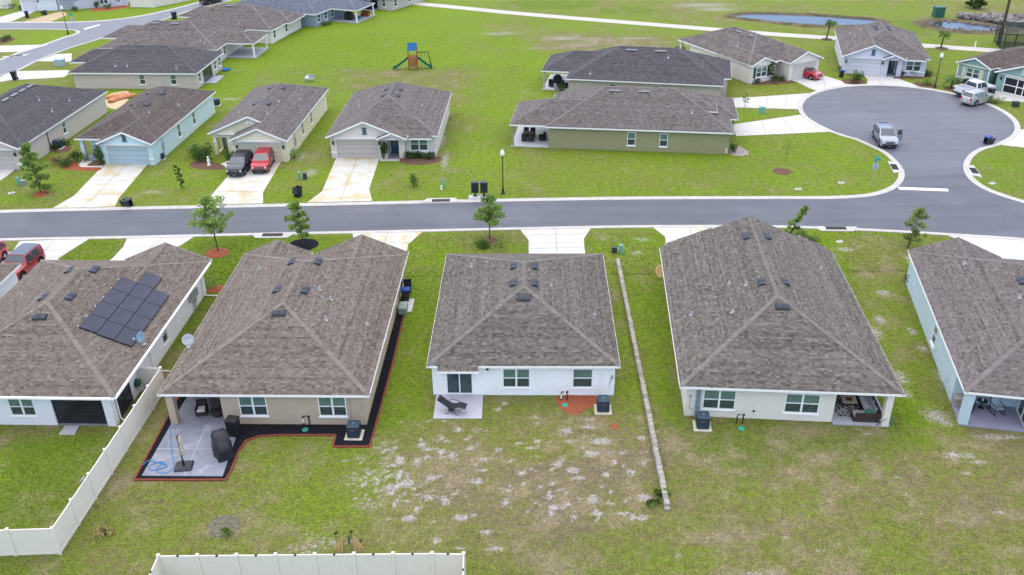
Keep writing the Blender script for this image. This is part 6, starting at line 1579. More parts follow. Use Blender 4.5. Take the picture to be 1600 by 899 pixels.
# dishes
def dish(loc, rz, label, col):
    t = thing('satellite_dish', label, 'satellite dish', loc, rz, 'satellite dishes'); b = MB()
    Mx = Matrix.Rotation(R(62), 3, 'X'); b.lathe([(.0001, -.10), (.2, -.075), (.38, .0), (.4, .012), (.38, .02), (.2, -.055), (.0001, -.08)], 20, (0, 0, .62), Mx); b.build('reflector', col, t, smooth=True)
    b = MB(); b.tube([(0, .1, 0), (0, .12, .4), (0, .08, .6)], .03); b.box((0, .1, .01), (.25, .2, .03)); b.build('mast', M_alu, t)
    b = MB(); b.tube([(0, 0, .3), (0, -.3, .45), (0, -.5, .72)], .018); b.box((0, -.5, .76), (.08, .14, .08)); b.build('feed_arm', M_alu, t)
p = H1.w(-.42, 5.7, 2.6 + .42 * .42); dish(p, H1.yaw + R(-30), 'blue-grey satellite dish on the roof below the solar panels', mat('dish_blue', (.16, .25, .32), .4, .4))
p = H2.w(.32, 5.1, 2.6 + .32 * .425); dish(p, H2.yaw + R(35), 'pale grey satellite dish at the left eave of the tan house', mat('dish_grey', (.38, .40, .42), .4, .4))

# ================================================================== PATIOS AND THEIR THINGS
pp = [H2.w(.28, .27), H2.w(3.66, .27), H2.w(4.72, .27), P(348, 746), P(222, 745)]
b = MB(); b.prism([(p.x, p.y) for p in pp], -.05, .085); tag(b.build('patio', M_pave_dk), kind='structure'); HARD.append(pp)
b = MB()
c0, c1 = pp[0].lerp(pp[-1], .5), pp[2].lerp(pp[3], .5); d0, d1 = pp[0].lerp(pp[2], .52), pp[-1].lerp(pp[3], .52)
M_joint = mat('worn_joint', (.34, .35, .37), .8, .2)
for p, q in ((c0, c1), (d0, d1)):
    u = (q - p).normalized() * .0; n = Vector((-(q - p).y, (q - p).x, 0)).normalized() * .03
    b.add([p - n + Vector((0, 0, .089)), q - n + Vector((0, 0, .089)), q + n + Vector((0, 0, .089)), p + n + Vector((0, 0, .089))], [(0, 1, 2, 3)])
tag(b.build('patio_joint', M_joint), kind='structure')
def at(px, py, z=.0): p = P(px, py); p.z = z; return p
# umbrella
t = thing('patio_umbrella', 'folded beige umbrella on a black mast and square black base', 'umbrella', at(288, 731, .09), R(6))
b = MB(); b.cbox((0, 0, 0), (1.05, .95, .12), .08); b.build('base', mat('base_black', (.025, .027, .032), .5, .35), t)
b = MB(); b.cyl((0, 0, .1), (0, 0, 2.3), .045, n=8); b.cyl((0, 0, .12), (0, 0, .5), .07, n=8); b.build('mast', M_black, t)
b = MB(); b.lathe([(.05, .85), (.11, .95), (.13, 1.3), (.10, 1.7), (.12, 1.95), (.08, 2.25), (.02, 2.32)], 9, (.13, -.03, 0)); b.build('canopy', mat('umbrella_beige', (.50, .42, .32), .8, .2, noise=.15, nscale=6), t)
b = MB(); b.tube([(0, 0, 2.28), (.13, -.03, 2.36)], .03); b.build('arm', M_black, t)
# blue hose
hp = spline3([at(266.5, 667, .09), at(267.5, 690, .1), at(269.5, 712, .1), at(272.5, 727, .1), at(268, 737, .1), at(257, 741.5, .1), at(247, 739, .1), at(246, 733, .1), at(256, 727, .1), at(261, 731, .12), at(250, 735, .12), at(238, 737, .1), at(233, 732, .1), at(243, 726, .12), at(254, 724.5, .12), at(261, 729, .1), at(250, 726, .1), at(233, 722, .1), at(224, 729, .09)], 5)
b = MB(); b.tube(hp, .028, 6); tag(b.build('garden_hose', mat('hose_blue', (.02, .19, .42), .4, .4)), 'bright blue garden hose coiled on the grey patio', 'hose')
# covered grill and black cabinet
t = thing('covered_grill', 'barbecue under a saggy black cover on the grey patio', 'grill', at(349, 706, .09), R(-62)); t.scale = (1.1, 1.25, 1.2)
b = MB(); rg = random.Random(3); nx_, ny_ = 14, 7; vs = []
prof = [(-.95, .55), (-.9, .80), (-.6, .86), (-.5, 1.05), (-.3, 1.18), (0, 1.2), (.3, 1.18), (.5, 1.0), (.62, .86), (.9, .82), (.97, .5)]
rings = []
for i, (x, z) in enumerate(prof):
    hw_ = .34 + (.06 if abs(x) < .55 else 0); ring = []
    for y, f in ((-1.15, 0), (-1.02, .35), (-.97, .75), (-.75, .97), (0, 1), (.75, .97), (.97, .75), (1.02, .35), (1.15, 0)): ring.append((x * (1.03 if f < .3 else 1) + rg.uniform(-.03, .03), y * hw_ + rg.uniform(-.035, .035), z * f + (rg.uniform(-.025, .025) if f else .0)))
    rings.append(ring)
n = 9; b.add([p for r_ in rings for p in r_], [[i * n + j, (i + 1) * n + j, (i + 1) * n + j + 1, i * n + j + 1] for i in range(len(rings) - 1) for j in range(n - 1)] + [list(range(n)), [(len(rings) - 1) * n + j for j in range(n)][::-1]])
b.build('cover', mat('cover_black', (.016, .016, .02), .55, .35, bump=.4, bscale=7), t, smooth=True)
t = thing('storage_cabinet', 'tall black cabinet against the tan wall beside the covered grill', 'cabinet', at(367, 680, .09), R(-12))
b = MB(); b.cbox((0, 0, 0), (.7, .62, 1.15), .03); b.build('body', M_blackp, t); b = MB(); b.cbox((0, 0, 1.152), (.76, .68, .06), .02); b.build('lid', M_black, t)
M_wick = mat('dark_wicker', (.045, .032, .028), .8, .25, noise=.4, nscale=25, bump=.6, bscale=60); M_cush = mat('pale_cushion', (.55, .53, .50), .85, .2, noise=.06, nscale=6)
def armchair(loc, rz, label, seat=M_cush, frame=M_wick, w=.72, group=None, cush=True):
    t = thing('patio_chair', label, 'chair', loc, rz, group)
    b = MB(); b.cbox((0, .0, .1), (w, .68, .28), .04); b.build('seat_base', frame, t)
    b = MB(); b.cbox((0, .3, .38), (w, .12, .55), .05); o = b.build('backrest', frame, t)
    for s in (-1, 1):
        b = MB(); b.cbox((s * (w / 2 - .04), -.02, .38), (.09, .62, .24), .03); b.build('armrest', frame, t)
        for y in (-.28, .28): b = MB(); b.cyl((s * (w / 2 - .06), y, 0), (s * (w / 2 - .06), y, .12), .025, n=6); b.build('leg', frame, t)
    if cush: b = MB(); b.cbox((0, -.05, .385), (w - .2, .56, .11), .04); b.build('cushion', seat, t)
    return t
p = H2.w(1.95, 1.35, .08); armchair(p, H2.yaw + R(8), 'dark wicker chair with pale cushion under the tan house porch')
p = H2.w(3.0, 1.35, .08); t = thing('wicker_nest_chair', 'round dark wicker nest chair with beige cushion beside the wicker chair', 'chair', p, R(-10))
b = MB(); b.lathe([(.35, 0), (.45, .1), (.5, .3), (.47, .38)], 14); b.build('base', M_wick, t)
b = MB(); Mx = Matrix.Rotation(R(-50), 3, 'X'); b.lathe([(.02, -.28), (.3, -.22), (.5, .02), (.56, .25), (.53, .26), (.46, .02), (.28, -.16), (.02, -.2)], 16, (0, .05, .72), Mx); b.build('shell', M_wick, t)
b = MB(); b.lathe([(.01, -.19), (.27, -.14), (.4, -.0), (.3, .0), (.01, -.08)], 14, (0, .05, .72), Mx); b.build('cushion', mat('beige_cushion', (.42, .35, .28), .9, .2), t)
p = H2.w(.1, 3.1, 0.05); t = thing('folding_chair', 'folded blue camping chair leaning behind the porch column', 'chair', p, R(20)); b = MB(); b.box((0, 0, .5), (.35, .1, .95), 0, Matrix.Rotation(R(12), 3, 'X')); b.build('fabric', mat('navy_cloth', (.015, .035, .10), .8, .2), t); b = MB(); b.tube([(-.2, .1, 0), (-.15, -.1, 1.05)], .015); b.tube([(.2, .1, 0), (.15, -.1, 1.05)], .015); b.build('frame', M_black, t)
# zero gravity lounger
t = thing('lounge_chair', 'black reclining lounge chair alone on the pale patio of the white house', 'lounge chair', at(708, 645, .06), R(-14))
sl = [(-.95, 0, 1.0), (-.62, 0, .78), (-.25, 0, .52), (0, 0, .45), (.22, 0, .52), (.45, 0, .66), (.9, 0, .56)]
b = MB(); vs = []
for x, _, z in sl: vs += [(x, -.26, z), (x, .26, z), (x, .26, z - .03), (x, -.26, z - .03)]
b.add(vs, [[i * 4 + j, (i + 1) * 4 + j, (i + 1) * 4 + (j + 1) % 4, i * 4 + (j + 1) % 4] for i in range(len(sl) - 1) for j in range(4)] + [[0, 1, 2, 3], [24, 27, 26, 25]]); b.build('sling', mat('sling_black', (.02, .025, .03), .7, .3), t)
for s in (-1, 1):
    b = MB(); b.tube([(x, s * .29, z) for x, _, z in sl], .02, 5); b.tube([(-.35, s * .29, .62), (-.15, s * .31, .78), (.3, s * .31, .72), (.4, s * .29, .62)], .02, 5); b.tube([(-.2, s * .29, .5), (.32, s * .29, .02), (.5, s * .29, .02)], .018, 5); b.tube([(.25, s * .29, .5), (-.3, s * .29, .02), (-.45, s * .29, .02)], .018, 5); b.build('side_frame', M_black, t)
b = MB(); b.cbox((-.85, 0, .94), (.16, .4, .08), .03); b.build('headrest', M_black, t)
b = MB(); b.cbox((-.1, 0, .2), (.35, .45, .08), .03); b.build('under_tray', M_blackp, t)
# sectional sofa, rug, table and shelf on the cream house patio
def ht(h, name, label, cat, x, y, z=.1, rz=0, group=None): return thing(name, label, cat, h.w(x, y, z), h.yaw + R(rz), group)
t = ht(H4, 'corner_sofa', 'dark wicker corner sofa with pale grey cushions on the cream house patio', 'sofa', 12.0, 1.7)
b = MB(); b.cbox((.28, .25, 0), (.88, 2.6, .3), .03); b.cbox((-.18, -.95, 0), (1.6, .75, .3), .03); b.build('base', M_wick, t)
b = MB(); b.cbox((.66, .22, .3), (.14, 2.62, .42), .03); b.cbox((-.08, -1.26, .3), (1.62, .12, .36), .03); b.build('backrest', M_wick, t)
M_gc = mat('grey_cushion', (.40, .39, .43), .9, .2, noise=.05, nscale=5)
for k in range(3):
    b = MB(); b.cbox((.2, .95 - k * .72, .305), (.66, .68, .13), .04); b.build('seat_cushion', M_gc, t)
    b = MB(); b.cbox((.5, .95 - k * .72, .44), (.14, .66, .30), .05); b.build('back_cushion', M_gc, t)
for k in range(2): b = MB(); b.cbox((-.2 - k * .48, -.92, .305), (.48, .6, .13), .04); b.build('seat_cushion', M_gc, t)
t = ht(H4, 'scatter_cushion', 'green leafy cushion on the near corner of the grey sofa', 'cushion', 12.05, .85, .55, 30); b = MB(); b.cbox((0, 0, 0), (.45, .42, .16), .06); b.build('cover', mat('green_cushion', (.05, .22, .12), .9, .2, noise=.5, nscale=7), t)
t = ht(H4, 'coffee_table', 'pale coffee table with a red-brown tray in front of the grey sofa', 'table', 11.15, 2.25); b = MB(); b.cbox((0, 0, .36), (.95, .8, .06), .01); b.build('top', mat('table_pale', (.42, .36, .26), .7, .3), t)
for sx in (-1, 1):
    for sy in (-1, 1): b = MB(); b.b2(sx * .42 - .03, sx * .42 + .03, sy * .34 - .03, sy * .34 + .03, 0, .36); b.build('leg', M_wick, t)
b = MB(); b.cbox((.02, -.02, .421), (.4, .34, .03), .008); b.build('tray', mat('tray_red', (.13, .04, .03), .6, .3), t)
b = MB(); b.b2(-1.0, 1.0, -1.0, .9, 0, .012); o = b.build('rug', mat('rug_pattern', (.03, .032, .035), .95, .1, noise=.0, mott=None)); o.location = H4.w(11.2, 1.9, .102); o.rotation_euler = (0, 0, H4.yaw); tag(o, 'dark patterned rug under the pale coffee table', 'rug')
m = o.data.materials[0]; N = m.node_tree.nodes; L_ = m.node_tree.links; vo = N.new('ShaderNodeTexVoronoi'); vo.inputs['Scale'].default_value = 4.5; vo.feature = 'DISTANCE_TO_EDGE'; tc = N.new('ShaderNodeTexCoord'); L_.new(tc.outputs['Object'], vo.inputs[0]); rp = N.new('ShaderNodeValToRGB'); rp.color_ramp.elements[0].position = .08; rp.color_ramp.elements[0].color = (.35, .35, .33, 1); rp.color_ramp.elements[1].position = .12; rp.color_ramp.elements[1].color = (.02, .022, .025, 1); L_.new(vo.outputs[0], rp.inputs[0]); L_.new(rp.outputs[0], N['Principled BSDF'].inputs['Base Color'])
t = ht(H4, 'patio_shelf', 'pale grey side table against the back wall of the cream house patio', 'shelf', 11.2, 3.35); b = MB(); b.cbox((0, 0, .5), (1.2, .4, .06), .01); b.b2(-.58, -.52, -.18, .18, 0, .5); b.b2(.52, .58, -.18, .18, 0, .5); b.b2(-.52, .52, -.18, .18, .12, .16); b.build('frame', mat('shelf_grey', (.38, .39, .38), .7, .3), t)
for k, (x, y, col) in enumerate(((10.35, 2.9, (.25, .06, .04)), (10.2, 2.5, (.05, .12, .04)), (10.3, 3.2, (.02, .02, .02)))):
    t = ht(H4, 'plant_pot', ('red-brown pot with foliage by the patio wall', 'green potted plant by the patio wall', 'black pot with foliage in the patio corner')[k], 'pot plant', x, y); b = MB(); b.lathe([(.12, 0), (.17, .28), (.19, .3)], 10); b.build('pot', mat('pot_%d' % k, col, .7, .3), t)
    b = MB(); rg = random.Random(k)
    for _ in range(70):
        c = Vector((rg.gauss(0, .13), rg.gauss(0, .13), .5 + rg.gauss(0, .14))); M = Matrix.Rotation(rg.uniform(0, 6), 3, 'Z') @ Matrix.Rotation(rg.uniform(-1, 1), 3, 'X'); b.cur = rg.uniform(.5, 1.3); b.add([c + M @ Vector(v_) for v_ in ((-.03, 0, 0), (0, .1, 0), (.03, 0, 0), (0, -.1, 0))], [(0, 1, 2, 3)])
    b.build('foliage', leaf_mat('leaf_pot', (.04, .10, .03)), t, shade=True)
t = ht(H4, 'garden_tap', 'teal garden tap with dark hose at the corner column of the cream house', 'tap', 13.25, .2, 0); b = MB(); b.tube([(0, 0, 0), (0, -.02, .75), (-.1, -.05, .82)], .03); b.build('pipe', mat('tap_teal', (.02, .20, .20), .5, .4), t); b = MB(); b.tube([(-.1, -.05, .8), (-.5, -.1, .5), (-.9, -.12, .12)], .022); b.tube([(.1, 0, .6), (.25, -.2, .2), (.3, -.5, .05)], .02); b.build('hose', M_black, t)
# rocking chairs
def rocker(h, x, y, rz, label):
    t = ht(h, 'rocking_chair', label, 'chair', x, y, .1, rz, 'rocking chairs')
    M_sl = mat('pale_sling', (.42, .46, .52), .8, .2)
    b = MB(); b.box((0, -.05, .42), (.56, .55, .04), 0, Matrix.Rotation(R(-6), 3, 'X')); b.build('seat', M_sl, t)
    b = MB(); b.box((0, .33, .78), (.56, .04, .75), 0, Matrix.Rotation(R(-18), 3, 'X')); b.build('backrest', M_sl, t)
    for s in (-1, 1):
        b = MB(); b.tube([(s * .31, -.5, .1), (s * .31, -.2, .02), (s * .31, .2, .02), (s * .31, .6, .14)], .025, 5); b.tube([(s * .31, -.3, .03), (s * .31, -.32, .62), (s * .31, .3, .66)], .025, 5); b.tube([(s * .31, .25, .03), (s * .31, .28, .5), (s * .31, .45, 1.15)], .025, 5); b.build('side_frame', M_black, t)
rocker(H5, 1.05, 1.75, -25, 'rocking chair with pale sling nearest the corner column'); rocker(H5, 2.75, 1.75, 20, 'rocking chair with pale sling nearest the sliding door')
t = ht(H5, 'side_table', 'small dark round table between the two rocking chairs', 'table', 1.95, 2.15); b = MB(); b.lathe([(.3, .5), (.32, .53), (.3, .55)], 14); b.build('top', M_black, t); b = MB(); b.lathe([(.2, 0), (.05, .05), (.04, .5)], 8); b.build('stand', M_black, t); b = MB(); b.lathe([(.07, .55), (.08, .62), (.02, .72)], 10); b.build('candle_jar', mat('jar', (.6, .5, .4), .4, .4), t)
t = ht(H5, 'deck_box', 'beige storage box in the patio corner of the pale blue house', 'box', .7, 2.2, .1, 90); b = MB(); b.cbox((0, 0, 0), (.55, .8, .55), .03); b.build('body', mat('deck_box', (.30, .25, .20), .7, .3), t); b = MB(); b.cbox((0, 0, .552), (.6, .85, .07), .02); b.build('lid', mat('deck_lid', (.35, .30, .24), .7, .3), t)
b = MB(); b.tube([(-.05, 3.9, .0), (-.05, 3.9, .75), (.15, 3.9, .95)], .03); o = b.build('conduit', M_alu); o.parent = H5.o
# tables and chairs under the two far porches
def dining(h, x, y, n, label, cl, sc_=1.0):
    t = ht(h, 'garden_table', label, 'table', x, y, .08, 0, 'porch tables'); b = MB(); b.cbox((0, 0, .68), (1.3, .9, .05), .01); b.build('top', mat('table_brown', (.10, .075, .055), .6, .3), t)
    for sx in (-1, 1): b = MB(); b.b2(sx * .5 - .04, sx * .5 + .04, -.35, .35, 0, .68); b.build('trestle', M_wick, t)
    for k in range(n):
        a = (k % 2) * 180; xx = x + (-.38 + .76 * (k // 2)) ; yy = y + (-.85 if k % 2 == 0 else .85)
        p = h.w(xx, yy, .08); armchair(p, h.yaw + R(a + 180), cl[k], frame=mat('chair_dark', (.035, .03, .03), .6, .3), w=.58, group='porch chairs', cush=False)
dining(R1, -2.2, 3.0, 4, 'brown dining table under the olive house porch', ['chair at the near left side of the olive porch table', 'chair at the far left side of the olive porch table', 'chair at the near right side of the olive porch table', 'chair at the far right side of the olive porch table'])
p = R1.w(-.55, 2.6, .08); armchair(p, R1.yaw + R(-60), 'dark armchair against the end wall of the olive house porch', frame=M_wick, cush=False)
t = ht(R2, 'covered_grill', 'black grill standing under the beige house porch', 'grill', -2.0, 6.5, .08); b = MB(); b.cbox((0, 0, 0), (1.2, .6, .85), .05); b.build('cart', M_blackp, t); b = MB(); b.cbox((0, 0, .852), (.8, .55, .3), .12); b.build('hood', M_black, t)
for k, (x, y, r_) in enumerate(((-2.6, 4.6, 20), (-1.5, 5.0, -30), (-.7, 4.4, 70))): p = R2.w(x, y, .08); armchair(p, R2.yaw + R(r_), ('left', 'middle', 'right')[k] + ' dark chair of the three under the beige house porch', frame=mat('chair_dark', (.035, .03, .03), .6, .3), w=.6, group='porch chairs', cush=False)
t = ht(T4, 'covered_grill', 'bulky black covered grill on the blue-grey house patio', 'grill', 2.2, 7.0, .08); b = MB(); b.cbox((0, 0, 0), (1.5, 1.1, 1.3), .25); b.build('cover', M_blackp, t)
t = ht(T4, 'toy_chest', 'orange-brown bench on the blue-grey house patio', 'bench', 3.6, 10.2, .08); b = MB(); b.cbox((0, 0, 0), (1.6, .6, .5), .04); b.build('seat', mat('bench_orange', (.30, .09, .03), .7, .3), t); b = MB(); b.cbox((0, .3, .5), (1.6, .12, .4), .03); b.build('backrest', mat('bench_orange', (.30, .09, .03), .7, .3), t)
t = ht(T4, 'kiddie_toy', 'turquoise toy on the blue-grey house patio', 'toy', 3.4, 8.2, .08); b = MB(); b.lathe([(.45, 0), (.5, .25), (.44, .25), (.4, .05)], 12); b.build('tub', mat('toy_teal', (.02, .25, .33), .5, .4), t)
t = ht(T5, 'covered_grill', 'black grill under the porch of the house cut off by the top edge', 'grill', -4.6, -.6, .1); b = MB(); b.cbox((0, 0, 0), (1.3, .7, 1.0), .15); b.build('cover', M_blackp, t)
# odds and ends in the yards
t = thing('tan_disc', 'round tan plastic lid leaning at the side of the cream house', 'lid', at(1032, 433, .0), R(30)); b = MB(); b.lathe([(.02, .0), (.52, .0), (.56, .05), (.5, .09), (.02, .07)], 18, (0, 0, .5), Matrix.Rotation(R(55), 3, 'X')); b.build('disc', mat('tan_plastic', (.55, .36, .16), .6, .3), t)
t = thing('blue_box', 'bright blue box tucked behind the vinyl fence return', 'box', H1.w(.5, 3.3, 0), R(20)); b = MB(); b.cbox((0, 0, 0), (.5, .8, .7), .04); b.build('body', M_binblue, t); b = MB(); b.cbox((0, 0, .702), (.54, .84, .06), .02); b.build('lid', M_binblue, t)
t = thing('garden_statue', 'small white garden statue by the straw-yellow house path', 'statue', at(327, 259), 0); b = MB(); b.lathe([(.2, 0), (.2, .12), (.12, .16), (.15, .45), (.17, .6), (.09, .75), (.07, .8), (.11, .9), (.1, 1.0), (.02, 1.06)], 10); b.build('figure', M_white, t, smooth=True)
t = thing('garden_statue', 'small white and teal figure on the lawn left of the mailboxes', 'statue', at(690, 297), 0); b = MB(); b.lathe([(.12, 0), (.12, .1), (.07, .3), (.1, .4), (.02, .52)], 8); b.build('figure', M_white, t, smooth=True)
# bird on a fence post
t = thing('bird', 'grey bird perched by the post at the middle of the left vinyl fence', 'bird', Vector((-23.93, 39.0, 1.92)), R(70)); t.scale = (.7, .7, .7); b = MB(); b.ell((0, 0, .17), (.2, .1, .11), 10, 6); b.ell((.19, 0, .3), (.075, .065, .07), 8, 5); b.cyl((.1, 0, .2), (.18, 0, .28), .07, .05, 8); b.cyl((.25, 0, .3), (.33, 0, .29), .02, .004, 5); b.add([(-.15, -.06, .2), (-.42, -.05, .12), (-.42, .05, .12), (-.15, .06, .2), (-.15, 0, .12)], [(0, 1, 2, 3), (0, 4, 1), (3, 2, 4), (1, 4, 2)]); b.cyl((0, -.03, .0), (0, -.03, .1), .012, n=4); b.cyl((0, .03, .0), (0, .03, .1), .012, n=4); b.build('body', mat('feather_grey', (.30, .30, .31), .8, .2, noise=.4, nscale=9), t, smooth=True)
# orange debris pile between the taupe houses
t = thing('debris_pile', 'orange netting draped over sand beside the taupe house', 'netting', at(184, 157), R(10)); t.scale = (.78, .72, .6); M_or = mat('orange_net', (.52, .22, .11), .85, .2, noise=.35, nscale=3, bump=.8, bscale=9)
for k, (pts, r_) in enumerate(((((-2.0, 1.0, .3), (-.5, 1.6, .35), (1.5, 1.7, .3), (2.6, 1.4, .2)), .55), (((-.9, -1.6, .35), (-.2, -.4, .4), (.9, .6, .35), (2.0, 1.4, .3)), .6))):
    b = MB(); rg = random.Random(k); pth = spline3(pts, 6); b.tube([p + Vector((0, 0, rg.uniform(-.1, .1))) for p in pth], [r_ * rg.uniform(.8, 1.15) for _ in pth], 9); b.build('netting_roll', M_or, t, smooth=True)
patch([(168, 148), (196, 142), (203, 150), (190, 168), (172, 170), (164, 160)], mat('yellow_sand', (.50, .40, .24), .95, .1, noise=.2, nscale=2), .08, 'sand')
# play set
t = thing('play_set', 'wooden play tower with blue roof, green slides and a climbing arm on open lawn', 'play set', P(646, 107.5), R(4))
h2_ = .62
for sx in (-1, 1):
    for sy in (-1, 1): b = MB(); b.b2(sx * h2_ - .06, sx * h2_ + .06, sy * h2_ - .06, sy * h2_ + .06, 0, 2.9); b.build('post', M_wood, t)
for k in range(9): b = MB(); b.b2(-.66, .66, -.64 + k * .145, -.64 + k * .145 + .13, 1.5, 1.54); b.build('deck_board', M_wood, t)
for k in range(7): b = MB(); b.b2(-.6 + k * .175, -.6 + k * .175 + .12, -.70, -.67, 1.45, 2.2); b.build('rail_board', M_wood, t)
for z in (.25, .55, .85, 1.15): b = MB(); b.box((0, -.95 + z * .22, z), (.95, .09, .06)); b.build('ladder_rung', M_wood, t)
b = MB(); b.tube([(-.45, -1.05, 0), (-.45, -.66, 1.6)], .05, 4); b.tube([(.45, -1.05, 0), (.45, -.66, 1.6)], .05, 4); b.build_each('ladder_side', M_wood, t)
for s in (-1, 1): b = MB(); b.add([(-.66, 0, 3.7), (.66, 0, 3.7), (.66, s * .75, 2.75), (-.66, s * .75, 2.75), (-.66, 0, 3.67), (.66, 0, 3.67), (.66, s * .72, 2.74), (-.66, s * .72, 2.74)], [(0, 1, 2, 3), (4, 5, 6, 7)]); b.build('canopy_side', mat('tarp_blue', (.015, .10, .24), .7, .3), t)
for k in range(8): b = MB(); b.b2(-.62 + k * .16, -.62 + k * .16 + .12, -.67, -.64, .5 + (k % 2) * .12, 1.45); b.build('front_board', M_wood, t)
M_sl = mat('slide_green', (.01, .13, .085), .4, .4)
for s, L_s in ((-1, 2.3), (1, 2.1)):
    pth = spline3([(s * .6, 0, 1.55), (s * 1.1, -.05, 1.2), (s * (.6 + L_s * .5), -.1, .75), (s * (.6 + L_s * .8), -.15, .3), (s * (.6 + L_s), -.2, .18)], 5); vs = []
    for p in pth: vs += [p + Vector((0, -.3, .22)), p + Vector((0, -.24, 0)), p + Vector((0, .24, 0)), p + Vector((0, .3, .22)), p + Vector((0, .27, -.04)), p + Vector((0, -.27, -.04))]
    b = MB(); b.add(vs, [[i * 6 + j, (i + 1) * 6 + j, (i + 1) * 6 + (j + 1) % 6, i * 6 + (j + 1) % 6] for i in range(len(pth) - 1) for j in range(6)]); b.build('slide', M_sl, t)
b = MB(); b.tube([(.6, .3, 2.25), (2.2, .3, 2.25)], .06, 5); b.tube([(2.2, .3, 2.25), (2.6, -.5, 0)], .055, 5); b.tube([(2.2, .3, 2.25), (2.6, 1.1, 0)], .055, 5); b.build('swing_beam', mat('beam_brown', (.07, .045, .035), .7, .3), t)
for x in (1.2, 1.7):
    b = MB(); b.tube([(x, .15, 2.2), (x, .15, .5)], .012, 4); b.tube([(x, .45, 2.2), (x, .45, .5)], .012, 4); b.box((x, .3, .48), (.16, .42, .04)); b.build('swing', M_black, t)
# goal frames
def goal(px, label, w, hh, rz, lean):
    t = thing('goal_frame', label, 'goal', P(*px), rz, 'goal frames'); b = MB(); b.tube([(-w / 2, 0, 0), (-w / 2, 0, hh), (w / 2, 0, hh), (w / 2, 0, 0)], .016, 5); b.tube([(-w / 2, 0, hh), (-w / 2, lean, .02), (w / 2, lean, .02), (w / 2, 0, hh)], .014, 5); b.build('frame', mat('goal_white', (.42, .46, .36), .6, .3), t)
goal((458, 118), 'pale goal frame on the lawn behind the straw-yellow house', 2.2, 1.3, R(-10), 1.4); goal((372, 114), 'low pale goal frame on the lawn behind the long taupe house', 1.8, .5, R(15), 1.0)
t = thing('toy_pool', 'small blue toy pool at the back corner of the long taupe house', 'toy', P(354, 110), 0); b = MB(); b.lathe([(.5, 0), (.6, .22), (.54, .22), (.45, .06), (.01, .05)], 14); b.build('tub', mat('toy_blue', (.02, .18, .42), .5, .4), t)
t = thing('patio_bench', 'grey metal bench with white cushion behind the straw-yellow house', 'bench', P(484, 128), R(-8)); b = MB(); b.cbox((0, 0, .4), (1.3, .5, .06), .01); b.build('seat', M_alu, t); b = MB(); b.box((0, .25, .7), (1.3, .05, .5)); b.build('backrest', M_alu, t)
for s in (-1, 1): b = MB(); b.b2(s * .6 - .03, s * .6 + .03, -.22, .22, 0, .4); b.build('leg', M_alu, t)
b = MB(); b.cbox((-.3, 0, .46), (.45, .42, .3), .06); b.build('cushion', M_white, t)
# utility pole
t = thing('utility_pole', 'tall brown timber pole behind the pool cage', 'pole', P(1560, 71), 0); b = MB(); b.lathe([(.24, 0), (.22, 3), (.18, 10.5), (.15, 11)], 10); b.build('shaft', mat('pole_timber', (.09, .06, .045), .9, .15, noise=.3, nscale=2), t)
b = MB(); b.box((0, 0, 10.2), (2.4, .12, .14)); b.build('crossarm', mat('pole_timber', (.09, .06, .045), .9, .15), t)
# white path post and rocks
t = thing('path_marker', 'white post beside the cart path', 'post', P(1522, 79), 0); b = MB(); b.b2(-.07, .07, -.07, .07, 0, 1.3); b.build('post', M_white, t); b = MB(); b.lathe([(.09, 1.3), (.02, 1.4)], 4); b.build('cap', M_white, t)
b = MB(); rg = random.Random(12)
for k in range(520):
    f = rg.random(); x = 1500 + 105 * f; y = 27.5 + 10 * f + rg.uniform(-1, 1) * (2.0 + 6 * f)
    if k > 400: q_ = ponds[1][rg.randrange(len(ponds[1]))]; p = q_ + Vector((rg.uniform(-1, 1), rg.uniform(-1, 1), 0))
    else: p = P(x, y)
    r_ = rg.uniform(.28, .7) if k < 400 else rg.uniform(.12, .28); b.cur = rg.uniform(.5, 1.6); b.ell((p.x, p.y, r_ * .35 + (.35 if k < 400 else 0) * rg.random()), (r_, r_ * rg.uniform(.6, 1), r_ * rg.uniform(.5, .8)), 6, 4, .25, rg)
tag(b.build('rock_bank', mat('riprap', (.16, .145, .135), .9, .2, noise=.3, nscale=1.5, attr='shade'), shade=True), kind='stuff')
# spot lights, cleanouts and other little yard fixtures
for k, (px, label) in enumerate((((525, 840), 'black spot light left of the withered palm'), ((549, 838), 'black spot light behind the withered palm'), ((564, 853), 'black spot light right of the withered palm'), ((166, 838), 'blue-grey spot light by the dead flowering plant'))):
    t = thing('spot_light', label, 'garden light', at(*px), R(40 * k), 'garden spot lights'); b = MB(); b.cyl((0, 0, 0), (0, 0, .25), .015, n=5); b.build('stake', M_black, t); b = MB(); b.cyl((-.08, 0, .28), (.1, 0, .36), .05, .075, 8); b.build('head', M_black, t)
for k, (px, label) in enumerate((((1247, 296), 'white square cover in the lawn before the street sign'), ((1314, 286), 'pale flat cover in the lawn nearer the street sign'), ((1550, 287), 'white square cover in the lawn right of the side street'), ((1312, 378), 'white cover in the grass beyond the cream house roof'), ((18, 302), 'grey round cover in the far left lawn'))):
    t = thing('ground_cover', label, 'cover', at(*px, 0), R(10 * k), 'ground covers'); b = MB(); b.cbox((0, 0, -.02), (.6, .45, .07), .02); b.build('rim', M_conc, t); b = MB(); b.cbox((0, 0, .052), (.3, .25, .02), .008); b.build('lid', mat('cover_lid', (.3, .3, .28), .7, .3), t)

